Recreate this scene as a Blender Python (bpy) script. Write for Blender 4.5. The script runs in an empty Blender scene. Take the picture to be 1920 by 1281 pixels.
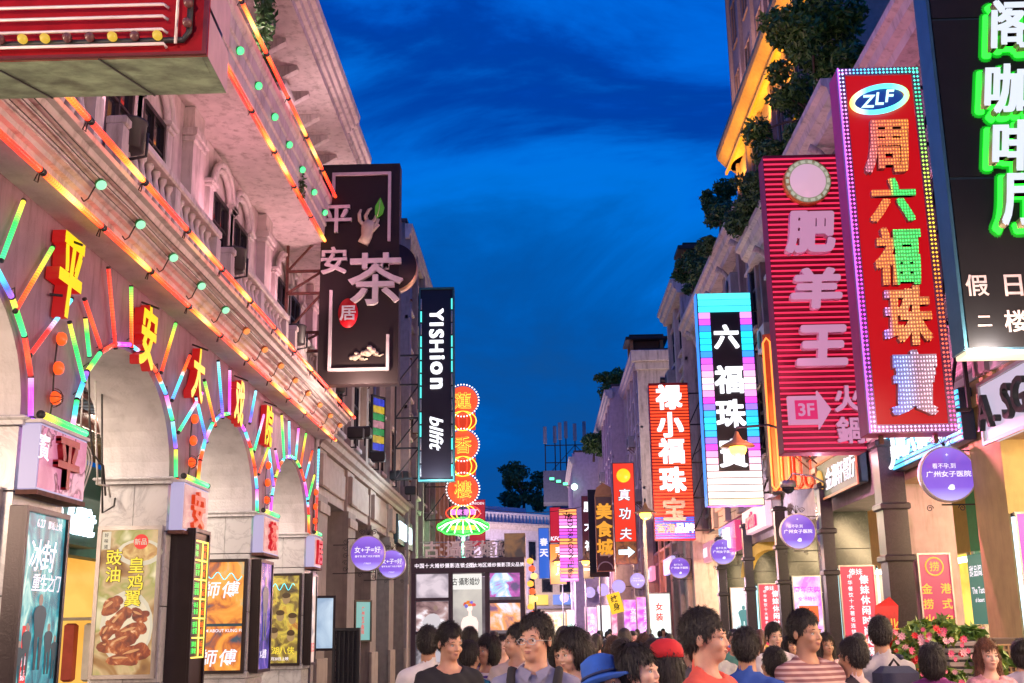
import bpy, bmesh, math, random
import numpy as np
from mathutils import Vector, Matrix
random.seed(7)
D = bpy.data
SC = bpy.context.scene
COL = SC.collection
R = math.radians
PI = math.pi

# ------------------------------------------------------------------ camera
F = 2174.0                                     # focal length in pixels of the 1920 px wide photograph
CAM = Vector((0, 0, 1.65))
_fw = Vector((1020 - 960, 1183 - 640.5, F)).normalized()      # street direction seen by the camera (x right, y down, z forward)
_up = Vector((-130, -8700, F)).normalized()
_rt = _fw.cross(_up).normalized()
_rt = -_rt if _rt.x < 0 else _rt
_up = _fw.cross(_rt).normalized()
_up = -_up if _up.y > 0 else _up
# world = (right, street, up); rows are world axes in camera coordinates
cam_data = D.cameras.new('camera'); cam = D.objects.new('camera', cam_data); COL.objects.link(cam)
cx_ = Vector((_rt.x, _fw.x, _up.x)); cy_ = Vector((_rt.y, _fw.y, _up.y)); cz_ = Vector((_rt.z, _fw.z, _up.z))
M3 = Matrix((cx_, -cy_, -cz_)).transposed()
cam.matrix_world = Matrix.Translation(CAM) @ M3.to_4x4()
cam_data.sensor_width = 36; cam_data.lens = F / 1920 * 36; cam_data.clip_start = .1; cam_data.clip_end = 2000
SC.camera = cam

def ray(px, py):
    return cx_ * (px - 960) + cy_ * (py - 640.5) + cz_ * F
def atY(px, py, Y):
    d = ray(px, py); return CAM + d * (Y / d.y)
def atX(px, py, X):
    d = ray(px, py); return CAM + d * (X / d.x)

# ------------------------------------------------------------------ world, dusk sky
W = D.worlds.new('World'); SC.world = W; W.use_nodes = True
nt = W.node_tree; N = nt.nodes; L = nt.links; N.clear()
out = N.new('ShaderNodeOutputWorld'); bg = N.new('ShaderNodeBackground'); L.new(bg.outputs[0], out.inputs[0])
tc = N.new('ShaderNodeTexCoord'); sx = N.new('ShaderNodeSeparateXYZ'); L.new(tc.outputs['Generated'], sx.inputs[0])
mp = N.new('ShaderNodeMapping'); mp.inputs['Scale'].default_value = (1.0, 1.0, 3.2); mp.inputs['Rotation'].default_value = (R(4), R(-10), 0); mp.inputs['Location'].default_value = (.37, .4, .22)
L.new(tc.outputs['Generated'], mp.inputs[0])
nz = N.new('ShaderNodeTexNoise'); nz.inputs['Scale'].default_value = 2.1; nz.inputs['Detail'].default_value = 9; nz.inputs['Roughness'].default_value = .6; nz.inputs['Distortion'].default_value = .7
L.new(mp.outputs[0], nz.inputs['Vector'])
# height above the horizon bent by the cloud noise picks the colour of each cloud layer
ma = N.new('ShaderNodeMath'); ma.operation = 'MULTIPLY_ADD'; ma.inputs[1].default_value = .5; L.new(nz.outputs['Fac'], ma.inputs[0]); L.new(sx.outputs['Z'], ma.inputs[2])
ms = N.new('ShaderNodeMath'); ms.operation = 'SUBTRACT'; ms.inputs[1].default_value = .25; L.new(ma.outputs[0], ms.inputs[0])
cr = N.new('ShaderNodeValToRGB'); L.new(ms.outputs[0], cr.inputs[0]); E_ = cr.color_ramp.elements; cr.color_ramp.interpolation = 'B_SPLINE'
E_[0].position = 0; E_[0].color = (.012, .10, .32, 1); E_[1].position = 1; E_[1].color = (0, .09, .50, 1)
for p_, c_ in ((.12, (.004, .075, .30)), (.21, (0, .088, .40)), (.28, (0, .13, .56)), (.335, (0, .195, .84)), (.38, (0, .12, .62)), (.42, (0, .03, .30)), (.46, (0, .08, .52)), (.52, (0, .17, .85)), (.62, (0, .10, .6))):
    q_ = E_.new(p_); q_.color = (*c_, 1)
L.new(cr.outputs[0], bg.inputs['Color'])
bg.inputs['Strength'].default_value = 1.0
SC.view_settings.view_transform = 'Standard'; SC.view_settings.look = 'None'; SC.view_settings.exposure = 0; SC.view_settings.gamma = 1
SC.render.engine = 'CYCLES'
cyc = SC.cycles
cyc.use_denoising = True; cyc.max_bounces = 5; cyc.diffuse_bounces = 3; cyc.glossy_bounces = 2; cyc.transmission_bounces = 3; cyc.transparent_max_bounces = 4
cyc.sample_clamp_indirect = 4; cyc.sample_clamp_direct = 30; cyc.caustics_reflective = False; cyc.caustics_refractive = False
try: cyc.use_light_tree = True
except Exception: pass

def lamp(name, kind, loc, power, color, size=.15, target=None, spot=None, blend=.6, size_y=None):
    l = D.lights.new(name, kind); l.energy = power; l.color = color
    if kind == 'AREA':
        l.size = size
        if size_y: l.shape = 'RECTANGLE'; l.size_y = size_y
    else: l.shadow_soft_size = size
    if spot: l.spot_size = R(spot); l.spot_blend = blend
    o = D.objects.new(name, l); COL.objects.link(o); o.location = loc
    if target is not None:
        o.rotation_euler = (Vector(target) - Vector(loc)).to_track_quat('-Z', 'Y').to_euler()
    return o

# ------------------------------------------------------------------ materials
MATS = {}
def _new(name):
    m = D.materials.new(name); m.use_nodes = True; t = m.node_tree
    return m, t, t.nodes, t.links, t.nodes['Principled BSDF']
def mat(name, col, rough=.6, metal=0, var=.12, scale=6, bump=.15, bscale=60, dirt=0, obj=True, spec=.5):
    """plain surface: base colour with mottling, fine relief, optional streaky dirt"""
    if name in MATS: return MATS[name]
    m, t, n, l, b = _new(name); MATS[name] = m
    b.inputs['Roughness'].default_value = rough; b.inputs['Metallic'].default_value = metal; b.inputs['Specular IOR Level'].default_value = spec
    c = n.new('ShaderNodeTexCoord'); nz = n.new('ShaderNodeTexNoise'); nz.inputs['Scale'].default_value = scale; nz.inputs['Detail'].default_value = 6
    l.new(c.outputs['Object'], nz.inputs['Vector'])
    r = n.new('ShaderNodeValToRGB'); l.new(nz.outputs['Fac'], r.inputs[0])
    r.color_ramp.elements[0].position = .3; r.color_ramp.elements[1].position = .7
    r.color_ramp.elements[0].color = (*[x * (1 - var) for x in col], 1); r.color_ramp.elements[1].color = (*[min(1, x * (1 + var)) for x in col], 1)
    src = r.outputs[0]
    if dirt:
        mp = n.new('ShaderNodeMapping'); mp.inputs['Scale'].default_value = (3.2, 3.2, .45); l.new(c.outputs['Object'], mp.inputs[0])
        d = n.new('ShaderNodeTexNoise'); d.inputs['Scale'].default_value = 2.2; d.inputs['Detail'].default_value = 8; d.inputs['Roughness'].default_value = .7; l.new(mp.outputs[0], d.inputs['Vector'])
        dr = n.new('ShaderNodeValToRGB'); l.new(d.outputs['Fac'], dr.inputs[0]); dr.color_ramp.elements[0].position = .5; dr.color_ramp.elements[1].position = .72
        dr.color_ramp.elements[0].color = (0, 0, 0, 1); dr.color_ramp.elements[1].color = (dirt, dirt, dirt, 1)
        mm = n.new('ShaderNodeMix'); mm.data_type = 'RGBA'; l.new(dr.outputs[0], mm.inputs['Factor']); l.new(src, mm.inputs[6]); mm.inputs[7].default_value = (col[0] * .3, col[1] * .28, col[2] * .24, 1)
        src = mm.outputs[2]
    l.new(src, b.inputs['Base Color'])
    if bump:
        z = n.new('ShaderNodeTexNoise'); z.inputs['Scale'].default_value = bscale; z.inputs['Detail'].default_value = 4; l.new(c.outputs['Object'], z.inputs['Vector'])
        bp = n.new('ShaderNodeBump'); bp.inputs['Strength'].default_value = bump; bp.inputs['Distance'].default_value = .01; l.new(z.outputs['Fac'], bp.inputs['Height']); l.new(bp.outputs[0], b.inputs['Normal'])
    return m
def marble(name, base, vein, scale=1.6, rough=.25):
    if name in MATS: return MATS[name]
    m, t, n, l, b = _new(name); MATS[name] = m; b.inputs['Roughness'].default_value = rough
    c = n.new('ShaderNodeTexCoord'); oi = n.new('ShaderNodeObjectInfo'); ad = n.new('ShaderNodeVectorMath'); ad.operation = 'ADD'
    l.new(c.outputs['Object'], ad.inputs[0]); l.new(oi.outputs['Location'], ad.inputs[1])
    nz = n.new('ShaderNodeTexNoise'); nz.inputs['Scale'].default_value = scale; nz.inputs['Detail'].default_value = 9; nz.inputs['Roughness'].default_value = .62; nz.inputs['Distortion'].default_value = 1.6
    l.new(ad.outputs[0], nz.inputs['Vector'])
    r = n.new('ShaderNodeValToRGB'); l.new(nz.outputs['Fac'], r.inputs[0])
    E = r.color_ramp.elements; E[0].position = .40; E[0].color = (*base, 1); E[1].position = .62; E[1].color = (*[x * .93 for x in base], 1)
    for p, k in ((.475, [x * .9 for x in base]), (.505, [a * .45 + q * .55 for a, q in zip(base, vein)]), (.545, [a * .85 + q * .15 for a, q in zip(base, vein)])):
        z = E.new(p); z.color = (*k, 1)
    l.new(r.outputs[0], b.inputs['Base Color'])
    return m
def emis(name, col, st=1.0, sample=True):
    if name in MATS: return MATS[name]
    m, t, n, l, b = _new(name); MATS[name] = m
    b.inputs['Base Color'].default_value = (*[min(.8, c * .12 + .01) for c in col], 1); b.inputs['Roughness'].default_value = .4
    b.inputs['Emission Color'].default_value = (*col, 1); b.inputs['Emission Strength'].default_value = st
    if not sample: m.cycles.emission_sampling = 'NONE'
    return m
def ramp_emis(name, stops, st=2.0, axis='Z', sample=True, coord='Generated', dots=0, const=False):
    """glowing material with colour running along one axis; dots = LED beads per length"""
    if name in MATS: return MATS[name]
    m, t, n, l, b = _new(name); MATS[name] = m
    b.inputs['Base Color'].default_value = (.05, .05, .05, 1); b.inputs['Roughness'].default_value = .25
    c = n.new('ShaderNodeTexCoord'); s = n.new('ShaderNodeSeparateXYZ'); l.new(c.outputs[coord], s.inputs[0])
    r = n.new('ShaderNodeValToRGB'); l.new(s.outputs[axis], r.inputs[0]); E = r.color_ramp.elements
    if const: r.color_ramp.interpolation = 'CONSTANT'
    while len(E) > 1: E.remove(E[-1])
    E[0].position = stops[0][0]; E[0].color = (*stops[0][1], 1)
    for p, k in stops[1:]: E.new(p).color = (*k, 1)
    l.new(r.outputs[0], b.inputs['Emission Color']); b.inputs['Emission Strength'].default_value = st
    if dots:
        mu = n.new('ShaderNodeMath'); mu.operation = 'MULTIPLY'; mu.inputs[1].default_value = dots * 2 * PI; l.new(s.outputs[axis], mu.inputs[0])
        si = n.new('ShaderNodeMath'); si.operation = 'SINE'; l.new(mu.outputs[0], si.inputs[0])
        ma = n.new('ShaderNodeMapRange'); ma.inputs[1].default_value = -1; ma.inputs[2].default_value = 1; ma.inputs[3].default_value = st * .72; ma.inputs[4].default_value = st * 1.25
        l.new(si.outputs[0], ma.inputs[0]); l.new(ma.outputs[0], b.inputs['Emission Strength'])
    if not sample: m.cycles.emission_sampling = 'NONE'
    return m
def noise_emis(name, stops, scale=3, st=1.0, coord='Object', stretch=(1, 1, 1), dist=.6, sample=True, gloss=.2, detail=5):
    """back-lit print or self-lit wall: soft colour fields that glow"""
    if name in MATS: return MATS[name]
    m, t, n, l, b = _new(name); MATS[name] = m
    c = n.new('ShaderNodeTexCoord'); mp = n.new('ShaderNodeMapping'); mp.inputs['Scale'].default_value = stretch; l.new(c.outputs[coord], mp.inputs[0])
    nz = n.new('ShaderNodeTexNoise'); nz.inputs['Scale'].default_value = scale; nz.inputs['Detail'].default_value = detail; nz.inputs['Distortion'].default_value = dist; l.new(mp.outputs[0], nz.inputs['Vector'])
    r = n.new('ShaderNodeValToRGB'); l.new(nz.outputs['Fac'], r.inputs[0]); E = r.color_ramp.elements
    while len(E) > 1: E.remove(E[-1])
    E[0].position = stops[0][0]; E[0].color = (*stops[0][1], 1)
    for p, k in stops[1:]: E.new(p).color = (*k, 1)
    l.new(r.outputs[0], b.inputs['Emission Color']); b.inputs['Base Color'].default_value = (.05, .05, .05, 1); b.inputs['Emission Strength'].default_value = st; b.inputs['Roughness'].default_value = gloss
    if not sample: m.cycles.emission_sampling = 'NONE'
    return m
def glass(name, col=(1, 1, 1), alpha=.25, rough=.05):
    if name in MATS: return MATS[name]
    m, t, n, l, b = _new(name); MATS[name] = m
    n.remove(b); g = n.new('ShaderNodeBsdfGlossy'); g.inputs['Roughness'].default_value = rough; g.inputs['Color'].default_value = (*col, 1)
    tr = n.new('ShaderNodeBsdfTransparent'); tr.inputs[0].default_value = (*col, 1); mi = n.new('ShaderNodeMixShader'); mi.inputs[0].default_value = alpha
    l.new(tr.outputs[0], mi.inputs[1]); l.new(g.outputs[0], mi.inputs[2]); l.new(mi.outputs[0], n['Material Output'].inputs[0])
    return m

# ------------------------------------------------------------------ mesh builder
class MB:
    def __init__(s): s.v = []; s.f = []; s.m = []; s.cur = 0; s.sm = []; s.smooth = False
    def add(s, vs, fs):
        k = len(s.v); s.v += [tuple(v) for v in vs]
        for f in fs: s.f.append([i + k for i in f]); s.m.append(s.cur); s.sm.append(s.smooth)
        return s
    def box(s, x0, x1, y0, y1, z0, z1, bev=0):
        if bev:
            c = bev; vs = []; 
            for z, i in ((z0, 1), (z0 + c, 0), (z1 - c, 0), (z1, 1)):
                k = c if i else 0
                vs += [(x0 + k, y0 + k, z), (x1 - k, y0 + k, z), (x1 - k, y1 - k, z), (x0 + k, y1 - k, z)]
            fs = [(3, 2, 1, 0), (12, 13, 14, 15)]
            for q in range(3):
                for i in range(4): a = q * 4 + i; b = q * 4 + (i + 1) % 4; fs.append((a, b, b + 4, a + 4))
            return s.add(vs, fs)
        return s.add([(x0, y0, z0), (x1, y0, z0), (x1, y1, z0), (x0, y1, z0), (x0, y0, z1), (x1, y0, z1), (x1, y1, z1), (x0, y1, z1)],
                     [(3, 2, 1, 0), (4, 5, 6, 7), (0, 1, 5, 4), (1, 2, 6, 5), (2, 3, 7, 6), (3, 0, 4, 7)])
    def quad(s, a, b, c, d): return s.add([a, b, c, d], [(0, 1, 2, 3)])
    def bar(s, a, b, w, h=None):
        h = h or w; a = Vector(a); b = Vector(b); d = (b - a).normalized()
        u = Vector((0, 0, 1)) if abs(d.z) < .95 else Vector((1, 0, 0)); r = d.cross(u).normalized() * w / 2; u = r.cross(d).normalized() * h / 2
        vs = [p + q for p in (a, b) for q in (-r - u, r - u, r + u, -r + u)]
        return s.add(vs, [(3, 2, 1, 0), (4, 5, 6, 7), (0, 1, 5, 4), (1, 2, 6, 5), (2, 3, 7, 6), (3, 0, 4, 7)])
    def tube(s, pts, r, n=8, closed=False, caps=True):
        pts = [Vector(p) for p in pts]; k = len(pts); rs = r if isinstance(r, (list, tuple)) else [r] * k
        vs = []; prev = None
        for i, p in enumerate(pts):
            if closed: d = (pts[(i + 1) % k] - pts[i - 1]).normalized()
            else: d = (pts[min(k - 1, i + 1)] - pts[max(0, i - 1)]).normalized()
            if prev is None: u = Vector((0, 0, 1)) if abs(d.z) < .9 else Vector((1, 0, 0)); a = d.cross(u).normalized()
            else: a = (prev - d * prev.dot(d)).normalized()
            prev = a; b = d.cross(a)
            vs += [p + (a * math.cos(t) + b * math.sin(t)) * rs[i] for t in [2 * PI * j / n for j in range(n)]]
        fs = []
        for i in range(k if closed else k - 1):
            for j in range(n):
                a = i * n + j; b = i * n + (j + 1) % n; c = ((i + 1) % k) * n + (j + 1) % n; e = ((i + 1) % k) * n + j
                fs.append((a, b, c, e))
        if caps and not closed: fs += [tuple(range(n))[::-1], tuple((k - 1) * n + j for j in range(n))]
        sm = s.smooth; s.smooth = True; s.add(vs, fs); s.smooth = sm; return s
    def lathe(s, c, prof, n=16, axis='Z'):
        vs = []; c = Vector(c)
        for r, z in prof:
            for j in range(n):
                t = 2 * PI * j / n; x, y = r * math.cos(t), r * math.sin(t)
                v = (x, y, z) if axis == 'Z' else ((x, z, y) if axis == 'Y' else (z, x, y))
                vs.append(c + Vector(v))
        fs = []
        for i in range(len(prof) - 1):
            for j in range(n): fs.append((i * n + j, i * n + (j + 1) % n, (i + 1) * n + (j + 1) % n, (i + 1) * n + j))
        fs += [tuple(range(n))[::-1], tuple((len(prof) - 1) * n + j for j in range(n))]
        sm = s.smooth; s.smooth = True; s.add(vs, fs); s.smooth = sm; return s
    def sweep(s, prof, p0, p1, side):
        """profile [(out, up)] extruded from p0 to p1; side = unit vector for 'out'"""
        side = Vector(side); up = Vector((0, 0, 1)); k = len(prof)
        vs = [Vector(p) + side * o + up * u for p in (p0, p1) for o, u in prof]
        fs = [(i, (i + 1) % k, k + (i + 1) % k, k + i) for i in range(k)] + [tuple(range(k))[::-1], tuple(range(k, 2 * k))]
        return s.add(vs, fs)
    def prism(s, poly, y0, y1):
        """polygon [(x,z)] extruded between y0 and y1"""
        k = len(poly); vs = [(x, y, z) for y in (y0, y1) for x, z in poly]
        return s.add(vs, [tuple(range(k)), tuple(range(k, 2 * k))[::-1]] + [(i, k + i, k + (i + 1) % k, (i + 1) % k) for i in range(k)])
    def mesh(s, name, mats, auto=True):
        m = D.meshes.new(name); m.from_pydata(s.v, [], s.f); 
        for q in (mats if isinstance(mats, (list, tuple)) else [mats]): m.materials.append(q)
        m.polygons.foreach_set('material_index', s.m); m.polygons.foreach_set('use_smooth', s.sm)
        m.update(); 
        if auto:
            b = bmesh.new(); b.from_mesh(m); bmesh.ops.recalc_face_normals(b, faces=b.faces); b.to_mesh(m); b.free()
        return m
    def build(s, name, mats, parent=None, loc=(0, 0, 0), rot=(0, 0, 0), kind=None, auto=True):
        return link(name, s.mesh(name, mats, auto), parent, loc, rot, kind)
def link(name, me, parent=None, loc=(0, 0, 0), rot=(0, 0, 0), kind=None, scale=None):
    o = D.objects.new(name, me); COL.objects.link(o); o.location = loc; o.rotation_euler = rot
    if scale: o.scale = scale
    if parent: o.parent = parent
    if kind: o['kind'] = kind
    return o
def thing(name, label, cat, loc=(0, 0, 0), rz=0, group=None, kind=None, rot=None):
    o = D.objects.new(name, None); COL.objects.link(o); o.location = loc; o.rotation_euler = rot or (0, 0, rz); o.empty_display_size = .2
    tag(o, label, cat, group, kind); return o
def tag(o, label=None, cat=None, group=None, kind=None):
    if label: o['label'] = label
    if cat: o['category'] = cat
    if group: o['group'] = group
    if kind: o['kind'] = kind
    return o
def struct(o): o['kind'] = 'structure'; return o

# ------------------------------------------------------------------ lettering (local frame: reads along +x, up +z, faces -y)
GL = {}
def glyph_mesh(txt, ext, bold, res=3, shear=0):
    k = (txt, ext, bold, shear)
    if k in GL: return GL[k]
    c = D.curves.new('lettering', 'FONT'); c.body = txt; c.size = 1; c.extrude = ext; c.offset = bold if bold < .014 else .006; c.resolution_u = res; c.shear = shear
    o = D.objects.new('lettering', c); m = D.meshes.new_from_object(o); D.objects.remove(o)
    n = len(m.vertices); a = np.empty(n * 3); m.vertices.foreach_get('co', a); a = a.reshape(-1, 3)
    lo, hi = a.min(0), a.max(0); ce = (lo + hi) / 2
    b = np.stack([a[:, 0] - ce[0], -a[:, 2], a[:, 1] - ce[1]], 1); m.vertices.foreach_set('co', b.ravel()); m.update(); m.materials.clear()
    if bold >= .014:                                    # heavy strokes: the outline repeated round a small circle
        bm = bmesh.new(); bw = bold - .006
        for i, (dx, dz) in enumerate(((0, 0), (1, .8), (-1, .8), (1, -.8), (-1, -.8)) if bold < .05 else [(math.cos(a), math.sin(a)) for a in [j * PI / 6 for j in range(12)]]):
            q = len(bm.verts); bm.from_mesh(m); bm.verts.ensure_lookup_table()
            for v in bm.verts[q:]: v.co += Vector((dx * bw, -.0006 * i, dz * bw))
        bm.to_mesh(m); bm.free(); lo = lo - bw; hi = hi + bw
    GL[k] = (m, hi[0] - lo[0], hi[1] - lo[1]); return GL[k]
def glyph(txt, x, z, h, m, parent, y=0, ext=.03, bold=.012, name='character', w=None, rot=0, side=None, shear=0):
    """one character or word, h high, centred on (x, z), its back on plane y"""
    me, gw, gh = glyph_mesh(txt, ext, bold, shear=shear)
    key = (txt, ext, bold, shear, m.name, side.name if side else '')
    if key not in GL:
        q = me.copy(); q.materials.append(m)
        if side:
            q.materials.append(side); nrm = np.empty(len(q.polygons) * 3); q.polygons.foreach_get('normal', nrm); nrm = nrm.reshape(-1, 3)
            q.polygons.foreach_set('material_index', (nrm[:, 1] > -.9).astype(np.int32))
        GL[key] = q
    ref = gh; s = h / ref
    o = link(name, GL[key], parent, (x, y - ext * s, z), (0, rot, 0))
    o.scale = ((w / gw) if w else s, s, s); return o
def cjk(txt, x, z, size, m, parent, **k):
    """a character of a fixed em size, so flat strokes keep their proportions"""
    me, gw, gh = glyph_mesh(txt, k.get('ext', .03), k.get('bold', .012), shear=k.get('shear', 0))
    return glyph(txt, x, z, size * gh / .92, m, parent, **k)
# ------------------------------------------------------------------ people: bodies grown from rounded limbs on a grid
def _axis(lo, hi, fine, coarse, flo, fhi):
    a = []; x = lo
    while x < hi:
        a.append(x); x += fine if flo <= x < fhi else coarse
    return np.array(a)
class Field:
    def __init__(s, X, Y, Z):
        s.X, s.Y, s.Z = X, Y, Z; s.d = np.full((len(X), len(Y), len(Z)), .25, np.float32)
    def win(s, lo, hi):
        sl = []
        for a, l, h in zip((s.X, s.Y, s.Z), lo, hi):
            i = max(0, np.searchsorted(a, l) - 1); j = min(len(a), np.searchsorted(a, h) + 1); sl.append(slice(i, max(i + 1, j)))
        return tuple(sl), s.X[sl[0]][:, None, None], s.Y[sl[1]][None, :, None], s.Z[sl[2]][None, None, :]
    def join(s, sl, e, k, sub=False):
        d = s.d[sl]
        if sub:
            h = np.clip(.5 - .5 * (d + e) / k, 0, 1); s.d[sl] = d * (1 - h) + (-e) * h + k * h * (1 - h)
        else:
            h = np.clip(.5 + .5 * (e - d) / k, 0, 1); s.d[sl] = e * (1 - h) + d * h - k * h * (1 - h)
    def cap(s, a, b, ra, rb, k=.02, sub=False, flat=None):
        a = np.array(a, float); b = np.array(b, float); m = max(ra, rb) + .09
        sl, x, y, z = s.win(np.minimum(a, b) - m, np.maximum(a, b) + m)
        ab = b - a; t = ((x - a[0]) * ab[0] + (y - a[1]) * ab[1] + (z - a[2]) * ab[2]) / max(1e-9, (ab ** 2).sum()); t = np.clip(t, 0, 1)
        e = np.sqrt((x - a[0] - t * ab[0]) ** 2 + (y - a[1] - t * ab[1]) ** 2 + (z - a[2] - t * ab[2]) ** 2) - (ra + (rb - ra) * t)
        s.join(sl, e, k, sub)
    def ell(s, c, r, k=.02, sub=False, M=None):
        c = np.array(c, float); m = max(r) + .09; sl, x, y, z = s.win(c - m, c + m)
        x = x - c[0]; y = y - c[1]; z = z - c[2]
        if M is not None: x, y, z = (M[0][0] * x + M[0][1] * y + M[0][2] * z, M[1][0] * x + M[1][1] * y + M[1][2] * z, M[2][0] * x + M[2][1] * y + M[2][2] * z)
        q = np.sqrt((x / r[0]) ** 2 + (y / r[1]) ** 2 + (z / r[2]) ** 2); q2 = np.sqrt((x / r[0] ** 2) ** 2 + (y / r[1] ** 2) ** 2 + (z / r[2] ** 2) ** 2) + 1e-6
        s.join(sl, q * (q - 1) / q2, k, sub)
def surfnet(d, X, Y, Z):
    ins = d < 0; c = np.zeros((d.shape[0] - 1, d.shape[1] - 1, d.shape[2] - 1), np.int8)
    for i in (0, 1):
        for j in (0, 1):
            for k in (0, 1): c += ins[i:i + c.shape[0], j:j + c.shape[1], k:k + c.shape[2]]
    cells = np.argwhere((c > 0) & (c < 8)); idx = np.full(c.shape, -1, np.int64); idx[tuple(cells.T)] = np.arange(len(cells))
    acc = np.zeros((len(cells), 3)); cnt = np.zeros(len(cells)); G = (X, Y, Z)
    for ax in range(3):
        o1, o2 = [q for q in range(3) if q != ax]
        for u in (0, 1):
            for v in (0, 1):
                p = cells.copy(); p[:, o1] += u; p[:, o2] += v; q = p.copy(); q[:, ax] += 1
                da = d[tuple(p.T)]; db = d[tuple(q.T)]; m = (da < 0) != (db < 0); t = np.where(m, da / np.where(m, da - db, 1), 0)
                pt = np.stack([G[w][p[:, w]] for w in range(3)], 1); pt[:, ax] += t * (G[ax][q[:, ax]] - G[ax][p[:, ax]])
                acc += pt * m[:, None]; cnt += m
    V = acc / cnt[:, None]; quads = []
    for ax in range(3):
        o1, o2 = [q for q in range(3) if q != ax]
        sa = [slice(1, -1)] * 3; sa[ax] = slice(0, -1); sb = list(sa); sb[ax] = slice(1, None)
        m = ins[tuple(sa)] != ins[tuple(sb)]; e = np.argwhere(m); e[:, o1] += 1; e[:, o2] += 1
        fl = ins[tuple(e.T)]
        def at(u, v): p = e.copy(); p[:, o1] += u; p[:, o2] += v; return idx[tuple(p.T)]
        Q = np.stack([at(-1, -1), at(0, -1), at(0, 0), at(-1, 0)], 1)
        if ax == 1: fl = ~fl
        Q[~fl] = Q[~fl][:, ::-1]; quads.append(Q)
    Q = np.concatenate(quads); Q = Q[(Q >= 0).all(1)]
    return V, Q
def np_mesh(name, V, Q, mats, extra=None):
    m = D.meshes.new(name); vs = V; nf = len(Q)
    m.vertices.add(len(vs)); m.vertices.foreach_set('co', np.ascontiguousarray(vs, np.float32).ravel())
    m.loops.add(nf * 4); m.loops.foreach_set('vertex_index', np.ascontiguousarray(Q, np.int32).ravel())
    m.polygons.add(nf); m.polygons.foreach_set('loop_start', np.arange(nf, dtype=np.int32) * 4); m.polygons.foreach_set('loop_total', np.full(nf, 4, np.int32))
    m.polygons.foreach_set('use_smooth', np.ones(nf, bool)); m.update(calc_edges=True); m.validate()
    for q in mats: m.materials.append(q)
    if extra: # merge finger tubes into the same mesh
        b = bmesh.new(); b.from_mesh(m); t = D.meshes.new('t'); t.from_pydata(extra.v, [], extra.f); t.polygons.foreach_set('use_smooth', [True] * len(extra.f)); b.from_mesh(t); bmesh.ops.recalc_face_normals(b, faces=[f for f in b.faces if f.index < 0] or b.faces[:0]); b.to_mesh(m); b.free(); D.meshes.remove(t)
    return m
def rotm(yaw, pitch, roll=0):
    return Matrix.Rotation(yaw, 3, 'Z') @ Matrix.Rotation(pitch, 3, 'X') @ Matrix.Rotation(roll, 3, 'Y')

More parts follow.
